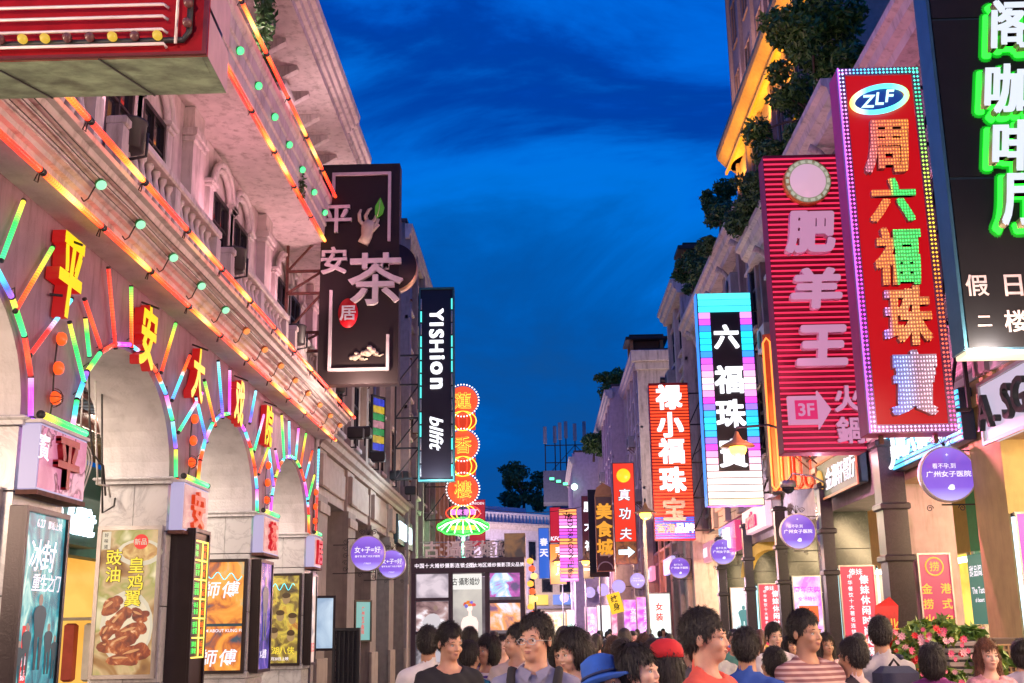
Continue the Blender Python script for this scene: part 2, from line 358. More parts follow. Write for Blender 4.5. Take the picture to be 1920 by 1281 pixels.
def person_meshes(fem=False, yaw=0, pitch=0, stride=0, armL=(.1, .15), armR=(.1, .15), hair='short', top='tee', bottom='trousers', heavy=1.0, coarse=1.0, H=1.7):
    """grows body, top, bottom, hair, shoes around a posed skeleton that faces -y. armX = (forward swing, elbow bend) in radians"""
    s = H / 1.72
    sw = .175 if fem else .20
    hipz, shz = .92, 1.385
    J = {}
    J['pel'] = Vector((0, 0, hipz)); J['chest'] = Vector((0, 0, 1.25)); J['neck'] = Vector((0, .005, 1.46))
    for sd, nm in ((-1, 'L'), (1, 'R')):
        f = stride * sd
        hip = Vector((.085 * sd, 0, .90)); kn = hip + Vector((.01 * sd, -math.sin(f) * .43, -math.cos(f) * .43)); b = max(0, -f) * .9 + .06
        an = kn + Vector((0, -math.sin(f - b) * .41, -math.cos(f - b) * .41)); J['hip' + nm] = hip; J['kn' + nm] = kn; J['an' + nm] = an
        fw, el = armL if sd < 0 else armR
        sh = Vector((sw * sd, .0, shz)); e = sh + Vector((.05 * sd, -math.sin(fw) * .28, -math.cos(fw) * .28)); h = e + Vector((-.02 * sd * (1 + 3 * min(1, el)), -math.sin(fw + el) * .25, -math.cos(fw + el) * .25))
        J['sh' + nm] = sh; J['el' + nm] = e; J['wr' + nm] = h
        J['hd' + nm] = h + (h - e).normalized() * .09
    low = min(J['anL'].z, J['anR'].z) - .075
    for k in J: J[k].z -= low
    dz = -low
    hs = .99 if fem else 1.035
    MH = rotm(yaw, -pitch); piv = Vector((0, .005, 1.525 + dz))
    def hp(x, y, z): return piv + MH @ Vector((x * hs, y * hs, z * hs))      # head-local: origin at the base of the skull, -y is the face
    MI = [list(r) for r in (MH.transposed())]
    def body(fd, skin=True, off=0, parts='all'):
        c = fd
        o = off
        if parts in ('all', 'torso'):
            w = heavy
            c.ell((0, .0, 1.30 + dz), ((.165 if fem else .185) * w + o, (.105) * w + o, .17 + o), .05)
            c.ell((0, .0, 1.12 + dz), ((.125 if fem else .155) * w + o, .095 * w + o, .16 + o), .06)
            c.ell((0, .01, .96 + dz), ((.165 if fem else .16) * w + o, .115 * w + o, .13 + o), .06)
            c.cap(J['shL'] - Vector((-.03, 0, 0)), J['shR'] - Vector((.03, 0, 0)), .048 + o, .048 + o, .05)
            if fem:
                for q in (-1, 1): c.ell((.07 * q, -.065, 1.26 + dz), (.06 + o, .05 + o, .06 + o), .05)
            c.cap((0, .02, 1.42 + dz), (0, .01, 1.53 + dz), (.050 if fem else .058) + o, (.045 if fem else .052) + o, .03)
            for q in (-1, 1): c.cap((.04 * q, .02, 1.465 + dz), (.14 * q, .01, 1.405 + dz), .028 + o, .036 + o, .04)
        if parts in ('all', 'arms'):
            for nm in 'LR':
                r = .048 if not fem else .040
                c.cap(J['sh' + nm], J['el' + nm], r + .006 + o, r - .006 + o, .03)
                if True:
                    c.cap(J['el' + nm], J['wr' + nm], r - .006 + o, r - .020 + o, .015)
        if parts in ('all', 'legs'):
            for nm in 'LR':
                c.cap(J['hip' + nm], J['kn' + nm], .082 * heavy + o, .055 + o, .03); c.cap(J['kn' + nm], J['an' + nm], .054 + o, .036 + o, .02)
    g = coarse
    def grid(z0, z1, fz0=9, fz1=9, fine=.007, cs=.016, xr=.42, y0=-.55, y1=.42):
        hx = .11 if fz0 < 9 else 0
        X = _axis(-xr, xr, fine if hx else cs * g, cs * g, -hx, hx); Y = _axis(y0, y1, fine if hx else cs * g, cs * g, -hx - .03, hx + .03); Z = _axis(z0, z1, fine, cs * g, fz0, fz1)
        return Field(X, Y, Z)
    hf = .0062 * g
    # ---- body
    fd = grid(-.03, 1.82 + dz, 1.50 + dz, 1.9 + dz, fine=hf); body(fd)
    ce = hp(0, .015, .165)
    c = fd
    c.ell(hp(0, .02, .155), (.076 * hs, .096 * hs, .100 * hs), .02, M=MI)            # skull
    c.ell(hp(0, -.030, .085), (.056 * hs, .066 * hs, .082 * hs), .025, M=MI)         # face
    c.ell(hp(0, -.058, .030), (.030 * hs, .030 * hs, .026 * hs), .03, M=MI)          # chin
    c.cap(hp(0, .02, .06), piv - Vector((0, -.01, .06)), .052 * hs, .052 * hs, .03)
    for q in (-1, 1):
        c.ell(hp(.031 * q, -.099, .110), (.019, .014, .012), .012, sub=True, M=MI)     # eye socket
        c.ell(hp(.029 * q, -.078, .128), (.024, .014, .008), .02, M=MI)              # brow
        c.ell(hp(.039 * q, -.068, .080), (.020, .020, .020), .02, M=MI)               # cheek
        c.ell(hp(.079 * q, .018, .105), (.009, .020, .032), .006, M=MI)               # ear
    c.cap(hp(0, -.090, .118), hp(0, -.104, .084), .007, .010, .010)                   # nose
    for q in (-1, 1): c.ell(hp(.011 * q, -.097, .079), (.008, .009, .007), .006, M=MI)
    c.ell(hp(0, -.091, .057), (.022, .010, .006), .006, M=MI); c.ell(hp(0, -.090, .046), (.019, .010, .007), .006, M=MI)   # lips
    for nm in 'LR':                                                                    # palms
        w, h = J['wr' + nm], J['hd' + nm]; c.cap(w, w + (h - w) * .75, .026, .030, .015)
        c.cap(J['an' + nm], J['an' + nm] + Vector((0, -.10, -.045)), .035, .03, .02)
    V, Q = surfnet(fd.d, fd.X, fd.Y, fd.Z)
    fg = MB()
    for sd, nm in ((-1, 'L'), (1, 'R')):
        w, h = J['wr' + nm], J['hd' + nm]; d = (h - w).normalized(); fwd = Vector((0, -1, 0)); fwd = (fwd - d * fwd.dot(d)).normalized(); inw = Vector((-sd, 0, 0)); inw = (inw - d * inw.dot(d)).normalized()
        for i, ln in enumerate((.072, .082, .077, .060)):
            b0 = w + d * .062 + fwd * (.024 - .0165 * i); p1 = b0 + d * ln * .5 + inw * .006; p2 = p1 + d * ln * .33 + inw * .016; p3 = p2 + d * ln * .2 + inw * .02
            fg.tube([b0, b0 + d * .02, p1, p2, p3], [.010, .0095, .009, .008, .0055], 6)
        t0 = w + d * .02 + fwd * .022; fg.tube([t0, t0 + fwd * .022 + d * .02 + inw * .006, t0 + fwd * .032 + d * .05 + inw * .014, t0 + fwd * .030 + d * .07 + inw * .02], [.012, .011, .010, .007], 6)
    fing = np.array([tuple(v) for v in fg.v]); k = len(V); V = np.concatenate([V, fing]); FQ = []
    for f in fg.f:
        if len(f) == 4: FQ.append([i + k for i in f])
        else: FQ += [[f[0] + k, f[1] + k, f[2] + k, f[3] + k], [f[0] + k, f[3] + k, f[4] + k, f[5] + k]]
    Q = np.concatenate([Q, np.array(FQ)])
    out = {'body': (V, Q), 'J': J, 'hp': hp, 'MH': MH, 'dz': dz, 's': s}
    # ---- top
    fd = grid(.80 + dz if top != 'tank' else .84 + dz, 1.56 + dz, cs=.0125, xr=.36, y0=-.42, y1=.30)
    o = .016
    body(fd, off=o, parts='torso')
    fd.ell((0, .0, .98 + dz), (.175 * heavy, .130 * heavy, .16), .06)
    X, Y, Z = fd.X[:, None, None], fd.Y[None, :, None], fd.Z[None, None, :]
    nk = {'tee': .095, 'shirt': .085, 'tank': .12, 'scoop': .118, 'long': .09}[top]
    fd.d = np.maximum(fd.d, nk - np.sqrt(X ** 2 + (Y + .03) ** 2 + (Z - (1.53 + dz)) ** 2))
    for sd, nm in ((-1, 'L'), (1, 'R')):
        fs = Field(fd.X, fd.Y, fd.Z); S, E_, W_ = J['sh' + nm], J['el' + nm], J['wr' + nm]
        fs.cap(S, E_, .064 if not fem else .056, .058 if not fem else .050, .02)
        if top in ('shirt', 'long'): fs.cap(E_, E_.lerp(W_, .12 if top == 'shirt' else .95), .055, .05, .02)
        else:
            ln = {'tee': .62, 'scoop': .5, 'tank': .05}[top]; p = S.lerp(E_, ln); n = (E_ - S).normalized()
            fs.d = np.maximum(fs.d, ((X - p.x) * n.x + (Y - p.y) * n.y + (Z - p.z) * n.z))
        k_ = .03; h_ = np.clip(.5 + .5 * (fs.d - fd.d) / k_, 0, 1); fd.d = fs.d * (1 - h_) + fd.d * h_ - k_ * h_ * (1 - h_)
    hem = .86 + dz
    fd.d = np.maximum(fd.d, hem - Z + 0 * X + 0 * Y)
    # folds
    a = .0055; fd.d = fd.d + (a * np.sin(Z * 38 + X * 22 + 1.3 * np.sin(Y * 20)) * np.clip((1.28 + dz - Z) * 4, 0, 1) + .0032 * np.sin(X * 60 + Z * 44 + Y * 30)).astype(np.float32)
    out['top'] = surfnet(fd.d, fd.X, fd.Y, fd.Z)
    # ---- bottom
    fd = grid(-.03, 1.02 + dz, cs=.015, xr=.30, y0=-.55, y1=.45); o = .018
    fd.ell((0, .01, .93 + dz), (.168 * heavy, .120 * heavy, .12), .05)
    for nm in 'LR':
        fd.cap(J['hip' + nm], J['kn' + nm], .092 * heavy + .006, .066 + .006, .03); fd.cap(J['kn' + nm], J['an' + nm], .068, .058, .02)
        if bottom == 'skirt': fd.cap(J['hip' + nm], J['kn' + nm], .12, .13, .06)
    X, Y, Z = fd.X[:, None, None], fd.Y[None, :, None], fd.Z[None, None, :]
    end = {'trousers': .075, 'shorts': .48, 'skirt': .5}[bottom]
    fd.d = np.maximum(fd.d, np.maximum(Z - (.99 + dz), end - Z) + 0 * X + 0 * Y) + (.003 * np.sin(Z * 34 + X * 30)).astype(np.float32)
    out['bottom'] = surfnet(fd.d, fd.X, fd.Y, fd.Z)
    # ---- hair
    long_ = hair in ('long', 'bob')
    fd = Field(_axis(-.17, .17, .0065 * g, .0065 * g, 0, 0), _axis(-.17 + 0, .24, .0065 * g, .0065 * g, 0, 0), _axis((1.12 if long_ else 1.40) + dz, 1.86 + dz, .0065 * g, .0075 * g, 0, 0))
    fd.ell(hp(0, .024, .170), (.082 * hs, .101 * hs, .095 * hs), .02, M=MI)
    if hair == 'short': fd.ell(hp(0, .045, .13), (.079 * hs, .083 * hs, .088 * hs), .03, M=MI)
    if hair == 'bob': fd.ell(hp(0, .038, .10), (.100, .098, .13), .04, M=MI)
    if hair in ('long', 'tail', 'bun'): fd.ell(hp(0, .045, .12), (.086, .088, .10), .03, M=MI)
    if hair == 'long':
        fd.cap(hp(0, .07, .08), (0, .125, 1.24 + dz), .075, .06, .06)
        for q in (-1, 1): fd.cap(hp(.07 * q, .02, .10), (.105 * q, -.01 + .03, 1.30 + dz), .032, .036, .05)
    if hair == 'tail': fd.cap(hp(0, .11, .14), hp(0, .16, .05), .035, .04, .02); fd.cap(hp(0, .16, .05), (0, .17, 1.33 + dz), .04, .016, .03)
    if hair == 'bun': fd.ell(hp(0, .12, .20), (.045, .045, .045), .02)
    X, Y, Z = fd.X[:, None, None], fd.Y[None, :, None], fd.Z[None, None, :]
    # carve the face out, in head coordinates
    lx, ly, lz = X - piv.x, Y - piv.y, Z - piv.z
    hx = (MI[0][0] * lx + MI[0][1] * ly + MI[0][2] * lz) / hs; hy = (MI[1][0] * lx + MI[1][1] * ly + MI[1][2] * lz) / hs; hz = (MI[2][0] * lx + MI[2][1] * ly + MI[2][2] * lz) / hs
    fr = .172 + .012 * np.sin(hx * 60) - (.1 * np.abs(hx) if hair != 'short' else 0)
    if hair == 'short': lim = np.where(hz < .10, .025 + (.10 - hz) * .25, np.where(hz < fr, -.052 + np.clip(.14 - hz, 0, .1) * .6, -.2))
    else: lim = np.where(hz < fr, -.030 - np.clip(np.abs(hx) - .06, 0, .05) * .6, -.2)
    cut = np.where(hz < .30, lim - hy, -1)
    if hair in ('tail', 'bun'): cut = np.where((hz < .1) & (np.abs(hx) > .05), np.maximum(cut, .03 - hy), cut)
    if hair in ('short', 'tail', 'bun'): cut = np.maximum(cut, np.where(hy < .16, .035 - hz if hair == 'short' else .02 - hz, -1)) if hair == 'short' else cut
    fd.d = np.maximum(fd.d, cut.astype(np.float32))
    ph = np.arctan2(hx, hy); st = .0022 * np.sin(ph * 34 + hz * 16) + .0014 * np.sin(ph * 71 - hz * 20)
    if hair == 'short': st = st + .0016 * np.sin(hx * 190) * np.sin(hy * 170 + hz * 120)
    fd.d += st.astype(np.float32)
    out['hair'] = surfnet(fd.d, fd.X, fd.Y, fd.Z)
    if coarse < 1.3:                                    # loose locks over the hair mass
        HV_, HQ = out['hair']; rg = np.random.default_rng(int(abs(yaw) * 100 + H * 10 + len(HV_)) % 9999); P4 = HV_[HQ]; cen = P4.mean(1); nr = np.cross(P4[:, 2] - P4[:, 0], P4[:, 3] - P4[:, 1]); nr /= np.linalg.norm(nr, axis=1)[:, None] + 1e-9
        mid_ = np.array(hp(0, .03, .12)); nr *= np.sign((nr * (cen - mid_)).sum(1))[:, None]; cr_ = np.array(hp(.01, .06, .26))
        k_ = rg.integers(0, len(cen), 4600); c0, n0 = cen[k_], nr[k_]; dr = (c0 - cr_); dr /= np.linalg.norm(dr, axis=1)[:, None] + 1e-6; dr[:, 2] -= .9; dr += rg.normal(size=dr.shape) * (.35 if hair == 'short' else .16)
        dr -= n0 * (dr * n0).sum(1)[:, None]; dr /= np.linalg.norm(dr, axis=1)[:, None] + 1e-6; ln = (rg.random(len(k_)) * .6 + .6)[:, None] * (.024 if hair == 'short' else .05); wd = np.cross(n0, dr) * (.0016 if hair == 'short' else .0022)
        lift = (rg.random(len(k_)) ** 3)[:, None] * (.016 if hair == 'short' else .012); a0 = c0 - n0 * .001; a1 = c0 + dr * ln * .5 + n0 * (lift + .002); a2 = c0 + dr * ln + n0 * lift * .7
        st_ = np.stack([a0 - wd, a0 + wd, a1 - wd, a1 + wd, a2 - wd * .2, a2 + wd * .2], 1).reshape(-1, 3); b_ = len(HV_) + np.arange(len(k_))[:, None] * 6
        out['hair'] = (np.concatenate([HV_, st_]), np.concatenate([HQ, b_ + np.array([[0, 1, 3, 2]]), b_ + np.array([[2, 3, 5, 4]])]))
    # ---- shoes
    fd = Field(_axis(-.22, .22, .011, .011, 0, 0), _axis(-.75, .65, .014, .014, 0, 0), _axis(-.03, .5, .011, .011, 0, 0))
    for nm in 'LR':
        a = J['an' + nm]; fd.cap(a + Vector((0, .03, -.045)), a + Vector((0, -.11, -.05)), .042, .038, .02); fd.cap(a + Vector((0, -.10, -.052)), a + Vector((0, -.15, -.056)), .036, .028, .02); fd.cap(a + Vector((0, .01, 0)), a + Vector((0, .0, -.04)), .045, .045, .02)
    out['shoes'] = surfnet(fd.d, fd.X, fd.Y, fd.Z)
    return out

def hair_mat(c):
    nm = 'hair_%.3f' % c[0]
    if nm in MATS: return MATS[nm]
    m, t, n, l, b = _new(nm); MATS[nm] = m; tc = n.new('ShaderNodeTexCoord'); mp = n.new('ShaderNodeMapping'); mp.inputs['Scale'].default_value = (1, 1, .12); l.new(tc.outputs['Object'], mp.inputs[0])
    z = n.new('ShaderNodeTexNoise'); z.inputs['Scale'].default_value = 190; z.inputs['Detail'].default_value = 3; z.inputs['Distortion'].default_value = .8; l.new(mp.outputs[0], z.inputs['Vector'])
    r = n.new('ShaderNodeValToRGB'); l.new(z.outputs['Fac'], r.inputs[0]); r.color_ramp.elements[0].position = .35; r.color_ramp.elements[1].position = .68; r.color_ramp.elements[0].color = (*[x * .4 for x in c], 1); r.color_ramp.elements[1].color = (*[x * 3.2 + .006 for x in c], 1)
    l.new(r.outputs[0], b.inputs['Base Color']); b.inputs['Roughness'].default_value = .48; bp = n.new('ShaderNodeBump'); bp.inputs['Strength'].default_value = .9; bp.inputs['Distance'].default_value = .006; l.new(z.outputs['Fac'], bp.inputs['Height']); l.new(bp.outputs[0], b.inputs['Normal']); return m
def skin_mat(c):
    nm = 'skin_%.2f' % c[0]
    if nm in MATS: return MATS[nm]
    m = mat(nm, c, .48, var=.10, scale=14, bump=.12, bscale=160); b = m.node_tree.nodes['Principled BSDF']; b.inputs['Subsurface Weight'].default_value = .2; b.inputs['Subsurface Radius'].default_value = (.02, .008, .004); b.inputs['Subsurface Scale'].default_value = .5; return m
EYE_W = mat('eye_white', (.75, .73, .70), .25, bump=0, var=0); IRIS = mat('iris_brown', (.03, .015, .01), .2, bump=0, var=0)
LIP = mat('lip', (.42, .17, .14), .45, bump=0, var=.05); BROW = mat('brow_hair', (.02, .015, .012), .8, bump=0, var=0)
SHOE = mat('shoe_leather', (.05, .045, .045), .5)
FACE = {}
def face_parts(o, e, hs):
    MH = o['MH']; q3 = MH.to_quaternion().to_euler(); hp = o['hp']
    if 'eye' not in FACE:
        m = MB(); m.lathe((0, 0, 0), [(.0115 * math.sin(t), -.0115 * math.cos(t)) for t in (.01, .35, .52, .9, 1.3, 1.8, 2.4, 3.13)], 14, 'Y')
        me = m.mesh('eye', [EYE_W, IRIS])
        for p in me.polygons: p.material_index = 1 if p.center.y < -.0095 else 0
        FACE['eye'] = me
        FACE['lid'] = MB().tube([(-.015, .002, -.001), (-.008, -.0045, .0065), (0, -.0065, .0085), (.008, -.0045, .0065), (.015, .002, -.001)], .0016, 5).mesh('eyelid', BROW)
        FACE['brow'] = MB().tube([(-.020, .004, -.003), (-.010, -.001, .003), (.003, -.003, .004), (.019, -.001, .0)], [.0012, .0026, .0028, .0012], 6).mesh('eyebrow', BROW)
        FACE['mouth'] = MB().tube([(-.022, .006, .001), (-.012, -.002, .003), (0, -.004, .001), (.012, -.002, .003), (.022, .006, .001)], [.0015, .0042, .0046, .0042, .0015], 6).tube([(-.018, .005, -.003), (-.008, -.002, -.0065), (0, -.003, -.0075), (.008, -.002, -.0065), (.018, .005, -.003)], [.0015, .004, .0048, .004, .0015], 6).mesh('mouth', LIP)
    for q in (-1, 1):
        for nm, pos, key in (('eye', (.031 * q, -.0775, .110), 'eye'), ('eyelid', (.031 * q, -.0835, .1115), 'lid'), ('eyebrow', (.031 * q, -.089, .133), 'brow')):
            link(nm, FACE[key], e, hp(*pos), q3).scale = (q, 1, 1)
    link('mouth', FACE['mouth'], e, hp(0, -.0955, .052), q3)
NP_ = {}
def person(label, x, y, rz=0, H=1.68, skin=(.48, .28, .19), topc=None, botc=None, hairc=(.012, .009, .008), group=None, far=False, clone=None, **k):
    e = thing('person', label, 'person', (x, y, 0), rz, group); fem = k.get('fem')
    key = repr(sorted(k.items())) + str(far)
    if key not in NP_:
        o = person_meshes(coarse=1.7 if far else 1.0, **k)
        NP_[key] = (o, {n: np_mesh(n, *o[n], [D.materials[0]]) for n in ('body', 'top', 'bottom', 'hair', 'shoes')})
    o, ms = NP_[key]; s = H / (1.815 + o['dz']); e.scale = (s, s, s)
    tc_ = topc if topc is not None else (.6, .6, .6); bc_ = botc or (.04, .045, .07)
    mm = {'body': skin_mat(skin), 'top': tc_ if not isinstance(tc_, tuple) else mat('cloth_%.2f_%.2f_%.2f' % tc_, tc_, .85, var=.14, bump=.9, bscale=13),
          'bottom': mat('cloth_%.2f_%.2f_%.2f' % bc_, bc_, .85, var=.1, bscale=300), 'hair': hair_mat(hairc), 'shoes': SHOE}
    names = {'top': 'shirt', 'bottom': {'trousers': 'trousers', 'shorts': 'shorts', 'skirt': 'skirt'}[k.get('bottom', 'trousers')]}
    parts = {}
    for n, me in ms.items():
        ob = link(names.get(n, n), me, e); ob.material_slots[0].link = 'OBJECT'; ob.material_slots[0].material = mm[n]; parts[n] = ob
    if not far: face_parts(o, e, .93 if fem else 1)
    e_s = (e, o, parts); return e_s
# ------------------------------------------------------------------ shared materials
CREAM = mat('cream_render', (.56, .49, .47), .75, dirt=.8, scale=5, bump=.25, bscale=90)
WHITEP = mat('white_plaster', (.66, .64, .64), .8, dirt=.25, scale=3, bump=.6, bscale=35)
GREYP = mat('rough_grey_render', (.36, .33, .33), .9, dirt=.35, scale=4, bump=.5, bscale=150)
MOULD = mat('painted_moulding', (.60, .54, .52), .6, dirt=.8, scale=4, bump=.1)
MARBLE = marble('veined_marble', (.62, .62, .62), (.30, .30, .32), scale=2.2)
BLACKM = marble('black_granite', (.025, .03, .027), (.07, .08, .07), scale=3, rough=.15)
BROWNM = marble('dark_brown_granite', (.014, .011, .018), (.04, .034, .045), scale=9, rough=.3)
IRON = mat('black_iron', (.02, .02, .022), .5, bump=.1)
RUST = mat('rusty_steel', (.10, .035, .025), .7, var=.4, scale=14)
STEEL = mat('galvanised_steel', (.35, .35, .37), .4, metal=.6)
DARKW = mat('black_window_frame', (.015, .014, .015), .45)
PANE = mat('dark_window_glass', (.012, .014, .02), .06, bump=0, var=.3, scale=1.5)
ALU = mat('brushed_frame', (.45, .42, .42), .35, metal=.8)
WIRE = mat('rubber_cable', (.03, .03, .03), .6)
CABLE = mat('pale_cable', (.5, .5, .48), .5)
CONC = mat('pink_beige_render', (.46, .31, .22), .85, dirt=.35, scale=5, bump=.4, bscale=120)
STONE = mat('beige_stone_cladding', (.33, .28, .24), .7, dirt=.4, scale=5, bump=.3, bscale=60)
CHARC = mat('charcoal_panel', (.02, .018, .022), .4, bump=.05)
GLASS = glass('clear_glass', (.95, .97, 1), .12)
LEAF = mat('dark_leaf', (.045, .085, .03), .55, var=.45, scale=9, bump=0)
BARK = mat('bark', (.10, .07, .05), .9, var=.3, scale=20, bump=.5)
ROOFT = mat('dark_roof', (.07, .06, .065), .8)
RED = (1, .03, .02); ORG = (1, .16, .01); YEL = (1, .62, .05); GRN = (.03, 1, .12); CYA = (.08, .85, 1); BLU = (.06, .15, 1); MAG = (1, .06, .75); PUR = (.45, .12, 1); WHT = (1, .95, .95); PNK = (1, .45, .75)
TUBE = [ramp_emis('rainbow_tube_%d' % i, st, 1.7, dots=26) for i, st in enumerate([
    [(0, RED), (.38, ORG), (.44, (1, .7, .7)), (.5, CYA), (.9, (.1, .4, 1))],
    [(0, YEL), (.2, (.6, 1, .1)), (.4, GRN), (.95, (.05, .8, .3))],
    [(0, CYA), (.40, (.2, .6, 1)), (.50, PNK), (.6, RED), (.95, RED)],
    [(0, MAG), (.4, PNK), (.55, CYA), (1, GRN)],
    [(0, RED), (.5, (1, .1, .03)), (.8, RED), (1, (.3, .02, .02))],
    [(0, GRN), (.35, YEL), (.6, ORG), (1, RED)],
    [(0, (.4, .8, 1)), (.3, CYA), (.7, BLU), (1, PUR)],
    [(0, PNK), (.3, MAG), (.6, MAG), (1, PUR)]])]
CORN = [ramp_emis('cornice_tube_%d' % i, st, 3.3, dots=34) for i, st in enumerate([
    [(0, RED), (.35, (1, .04, .004)), (.62, (1, .16, .01)), (.8, (1, .5, .10)), (1, (1, .12, .01))],
    [(0, (1, .11, .01)), (.3, (1, .035, .005)), (.7, (1, .015, .01)), (1, (1, .05, .01))],
    [(0, (1, .05, .01)), (.25, (1, .26, .03)), (.45, (1, .55, .16)), (.65, (1, .15, .01)), (1, (1, .02, .01))]])]
_t = MB(); _t.smooth = True; _t.lathe((0, 0, 0), [(.030, .02), (.032, .03), (.032, .97), (.030, .98)], 10); _t.cur = 1; _t.lathe((0, 0, 0), [(.036, 0), (.036, .025)], 10); _t.lathe((0, 0, 0), [(.036, .975), (.036, 1)], 10)
_tm = _t.mesh('tube', [TUBE[0], IRON])
def tube_obj(a, b, m, parent, r=1.0, name='tube'):
    a = Vector(a); b = Vector(b); d = b - a; o = link(name, _tm, parent, a, d.to_track_quat('Z', 'Y').to_euler()); o.scale = (r, r, d.length)
    o.material_slots[0].link = 'OBJECT'; o.material_slots[0].material = m; return o

# ------------------------------------------------------------------ ground
def ground_mat():
    m, t, n, l, b = _new('granite_paving'); c = n.new('ShaderNodeTexCoord'); br = n.new('ShaderNodeTexBrick'); l.new(c.outputs['Object'], br.inputs['Vector'])
    br.inputs['Scale'].default_value = 1; br.inputs['Brick Width'].default_value = .8; br.inputs['Row Height'].default_value = .4; br.inputs['Mortar Size'].default_value = .008
    br.inputs['Color1'].default_value = (.22, .20, .19, 1); br.inputs['Color2'].default_value = (.30, .26, .24, 1); br.inputs['Mortar'].default_value = (.05, .05, .05, 1)
    nz = n.new('ShaderNodeTexNoise'); nz.inputs['Scale'].default_value = 2; nz.inputs['Detail'].default_value = 8; l.new(c.outputs['Object'], nz.inputs['Vector'])
    mr = n.new('ShaderNodeMapRange'); mr.inputs[3].default_value = .25; mr.inputs[4].default_value = .65; l.new(nz.outputs['Fac'], mr.inputs[0]); l.new(mr.outputs[0], b.inputs['Roughness'])
    l.new(br.outputs['Color'], b.inputs['Base Color']); bp = n.new('ShaderNodeBump'); bp.inputs['Strength'].default_value = .4; bp.inputs['Distance'].default_value = .01; bp.invert = True
    l.new(br.outputs['Fac'], bp.inputs['Height']); l.new(bp.outputs[0], b.inputs['Normal']); return m
struct(MB().quad((-300, -60, -.02), (300, -60, -.02), (300, 600, -.02), (-300, 600, -.02)).build('ground', mat('asphalt', (.05, .05, .05), .8)))
struct(MB().quad((-4.3, -12, 0), (5.4, -12, 0), (5.4, 130, 0), (-4.3, 130, 0)).build('street_paving', ground_mat()))
struct(MB().box(-7.6, -4.3, -10, 60, -.01, .12).build('left_arcade_floor', mat('arcade_tiles', (.30, .26, .25), .4)))
struct(MB().box(5.4, 8.8, -10, 48, -.01, .12).build('right_arcade_floor', mat('arcade_tiles', (.30, .26, .25), .4)))

# ------------------------------------------------------------------ theatre on the left
XL = -4.3; PIT = 3.93; P0 = 9.35
def pier_y(k): return P0 + PIT * k
ZS, ZA, ZT = 3.44, 4.56, 5.29; DP = .78
th = thing('theatre_building', 'cream theatre building on the left with round arches, marble piers and red neon cornices', 'building', (XL, 5.88, 0))
def W_(x, y, z): return (x - XL, y - 5.88, z)          # world -> theatre frame
ARCH = [(pier_y(k) + 1.0, pier_y(k + 1)) for k in range(-1, 3)]
aw = MB()
def arch_pts(y0, y1, n=20, grow=0):
    c = (y0 + y1) / 2; a = (y1 - y0) / 2 + grow; b = ZA - ZS + grow
    return [(c - a * math.cos(PI * i / n), ZS + b * math.sin(PI * i / n)) for i in range(n + 1)]
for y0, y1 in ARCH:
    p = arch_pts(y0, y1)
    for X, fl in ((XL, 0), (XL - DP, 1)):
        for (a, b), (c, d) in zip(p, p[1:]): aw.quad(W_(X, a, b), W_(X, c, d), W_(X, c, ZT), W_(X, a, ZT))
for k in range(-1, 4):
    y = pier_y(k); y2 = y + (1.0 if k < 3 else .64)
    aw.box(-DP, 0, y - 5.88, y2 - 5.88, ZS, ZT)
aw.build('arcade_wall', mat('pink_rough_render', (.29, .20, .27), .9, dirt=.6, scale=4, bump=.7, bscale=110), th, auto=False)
for y0, y1 in ARCH:
    p = arch_pts(y0, y1); it = MB(); it.smooth = True
    for (a, b), (c, d) in zip(p, p[1:]): it.quad(W_(XL, a, b), W_(XL, c, d), W_(XL - DP, c, d), W_(XL - DP, a, b))
    it.build('arch_soffit', WHITEP, th)
# marble piers: panels, plinth and cap moulding
for k in range(-1, 4):
    y = pier_y(k); w = 1.0 if k < 3 else .64
    pr = MB().box(-DP + .04, -.03, y + .03 - 5.88, y + w - .03 - 5.88, 0, ZS).build('pier', mat('mortar', (.12, .11, .11), .9), th)
    zs = [0, .35, 1.05, 1.15, 1.98, 2.82, 3.36]
    for i, (a, b) in enumerate(zip(zs, zs[1:])):
        if b - a < .2: 
            MB().box(-DP - .02, .02, y - .02 - 5.88, y + w + .02 - 5.88, a, b, .015).build('plinth_moulding', MARBLE, pr); continue
        a += .006; b -= .006
        for (x0, x1, ya, yb) in ((-DP, -.392, 0, .03), (-.386, -.0, 0, .03), (-DP, -.0, w - .03, w), (-.03, 0, .033, w - .033), (-DP, -DP + .03, .033, w - .033)):
            MB().box(x0, x1, y + ya - 5.88, y + yb - 5.88, a, b, .004).build('marble_slab', MARBLE, pr)
    MB().box(-DP - .05, .05, y - .05 - 5.88, y + w + .05 - 5.88, 3.36, 3.40).box(-DP - .08, .08, y - .08 - 5.88, y + w + .08 - 5.88, 3.40, ZS - .002, .015).build('cap_moulding', MARBLE, pr)
# soffit and crown cornice
Y0, Y1 = 5.88, 22.0; LN = Y1 - Y0
MB().box(0, .34, 0, LN, ZT, ZT + .04).build('soffit', WHITEP, th)
crown = [(0, 0), (.34, 0), (.345, .05), (.39, .06), (.40, .10), (.44, .115), (.46, .16), (.51, .185), (.53, .225), (.58, .24), (.60, .29), (.655, .30), (.665, .34), (0, .36), (-.05, .2)]
MB().sweep([(a, b) for a, b in crown], (0, 0, ZT + .041), (0, LN, ZT + .041), (1, 0, 0)).build('crown_cornice', MOULD, th)
MB().box(-.9, .60, 0, LN, ZT + .405, ZT + .45).build('balcony_floor', GREYP, th)
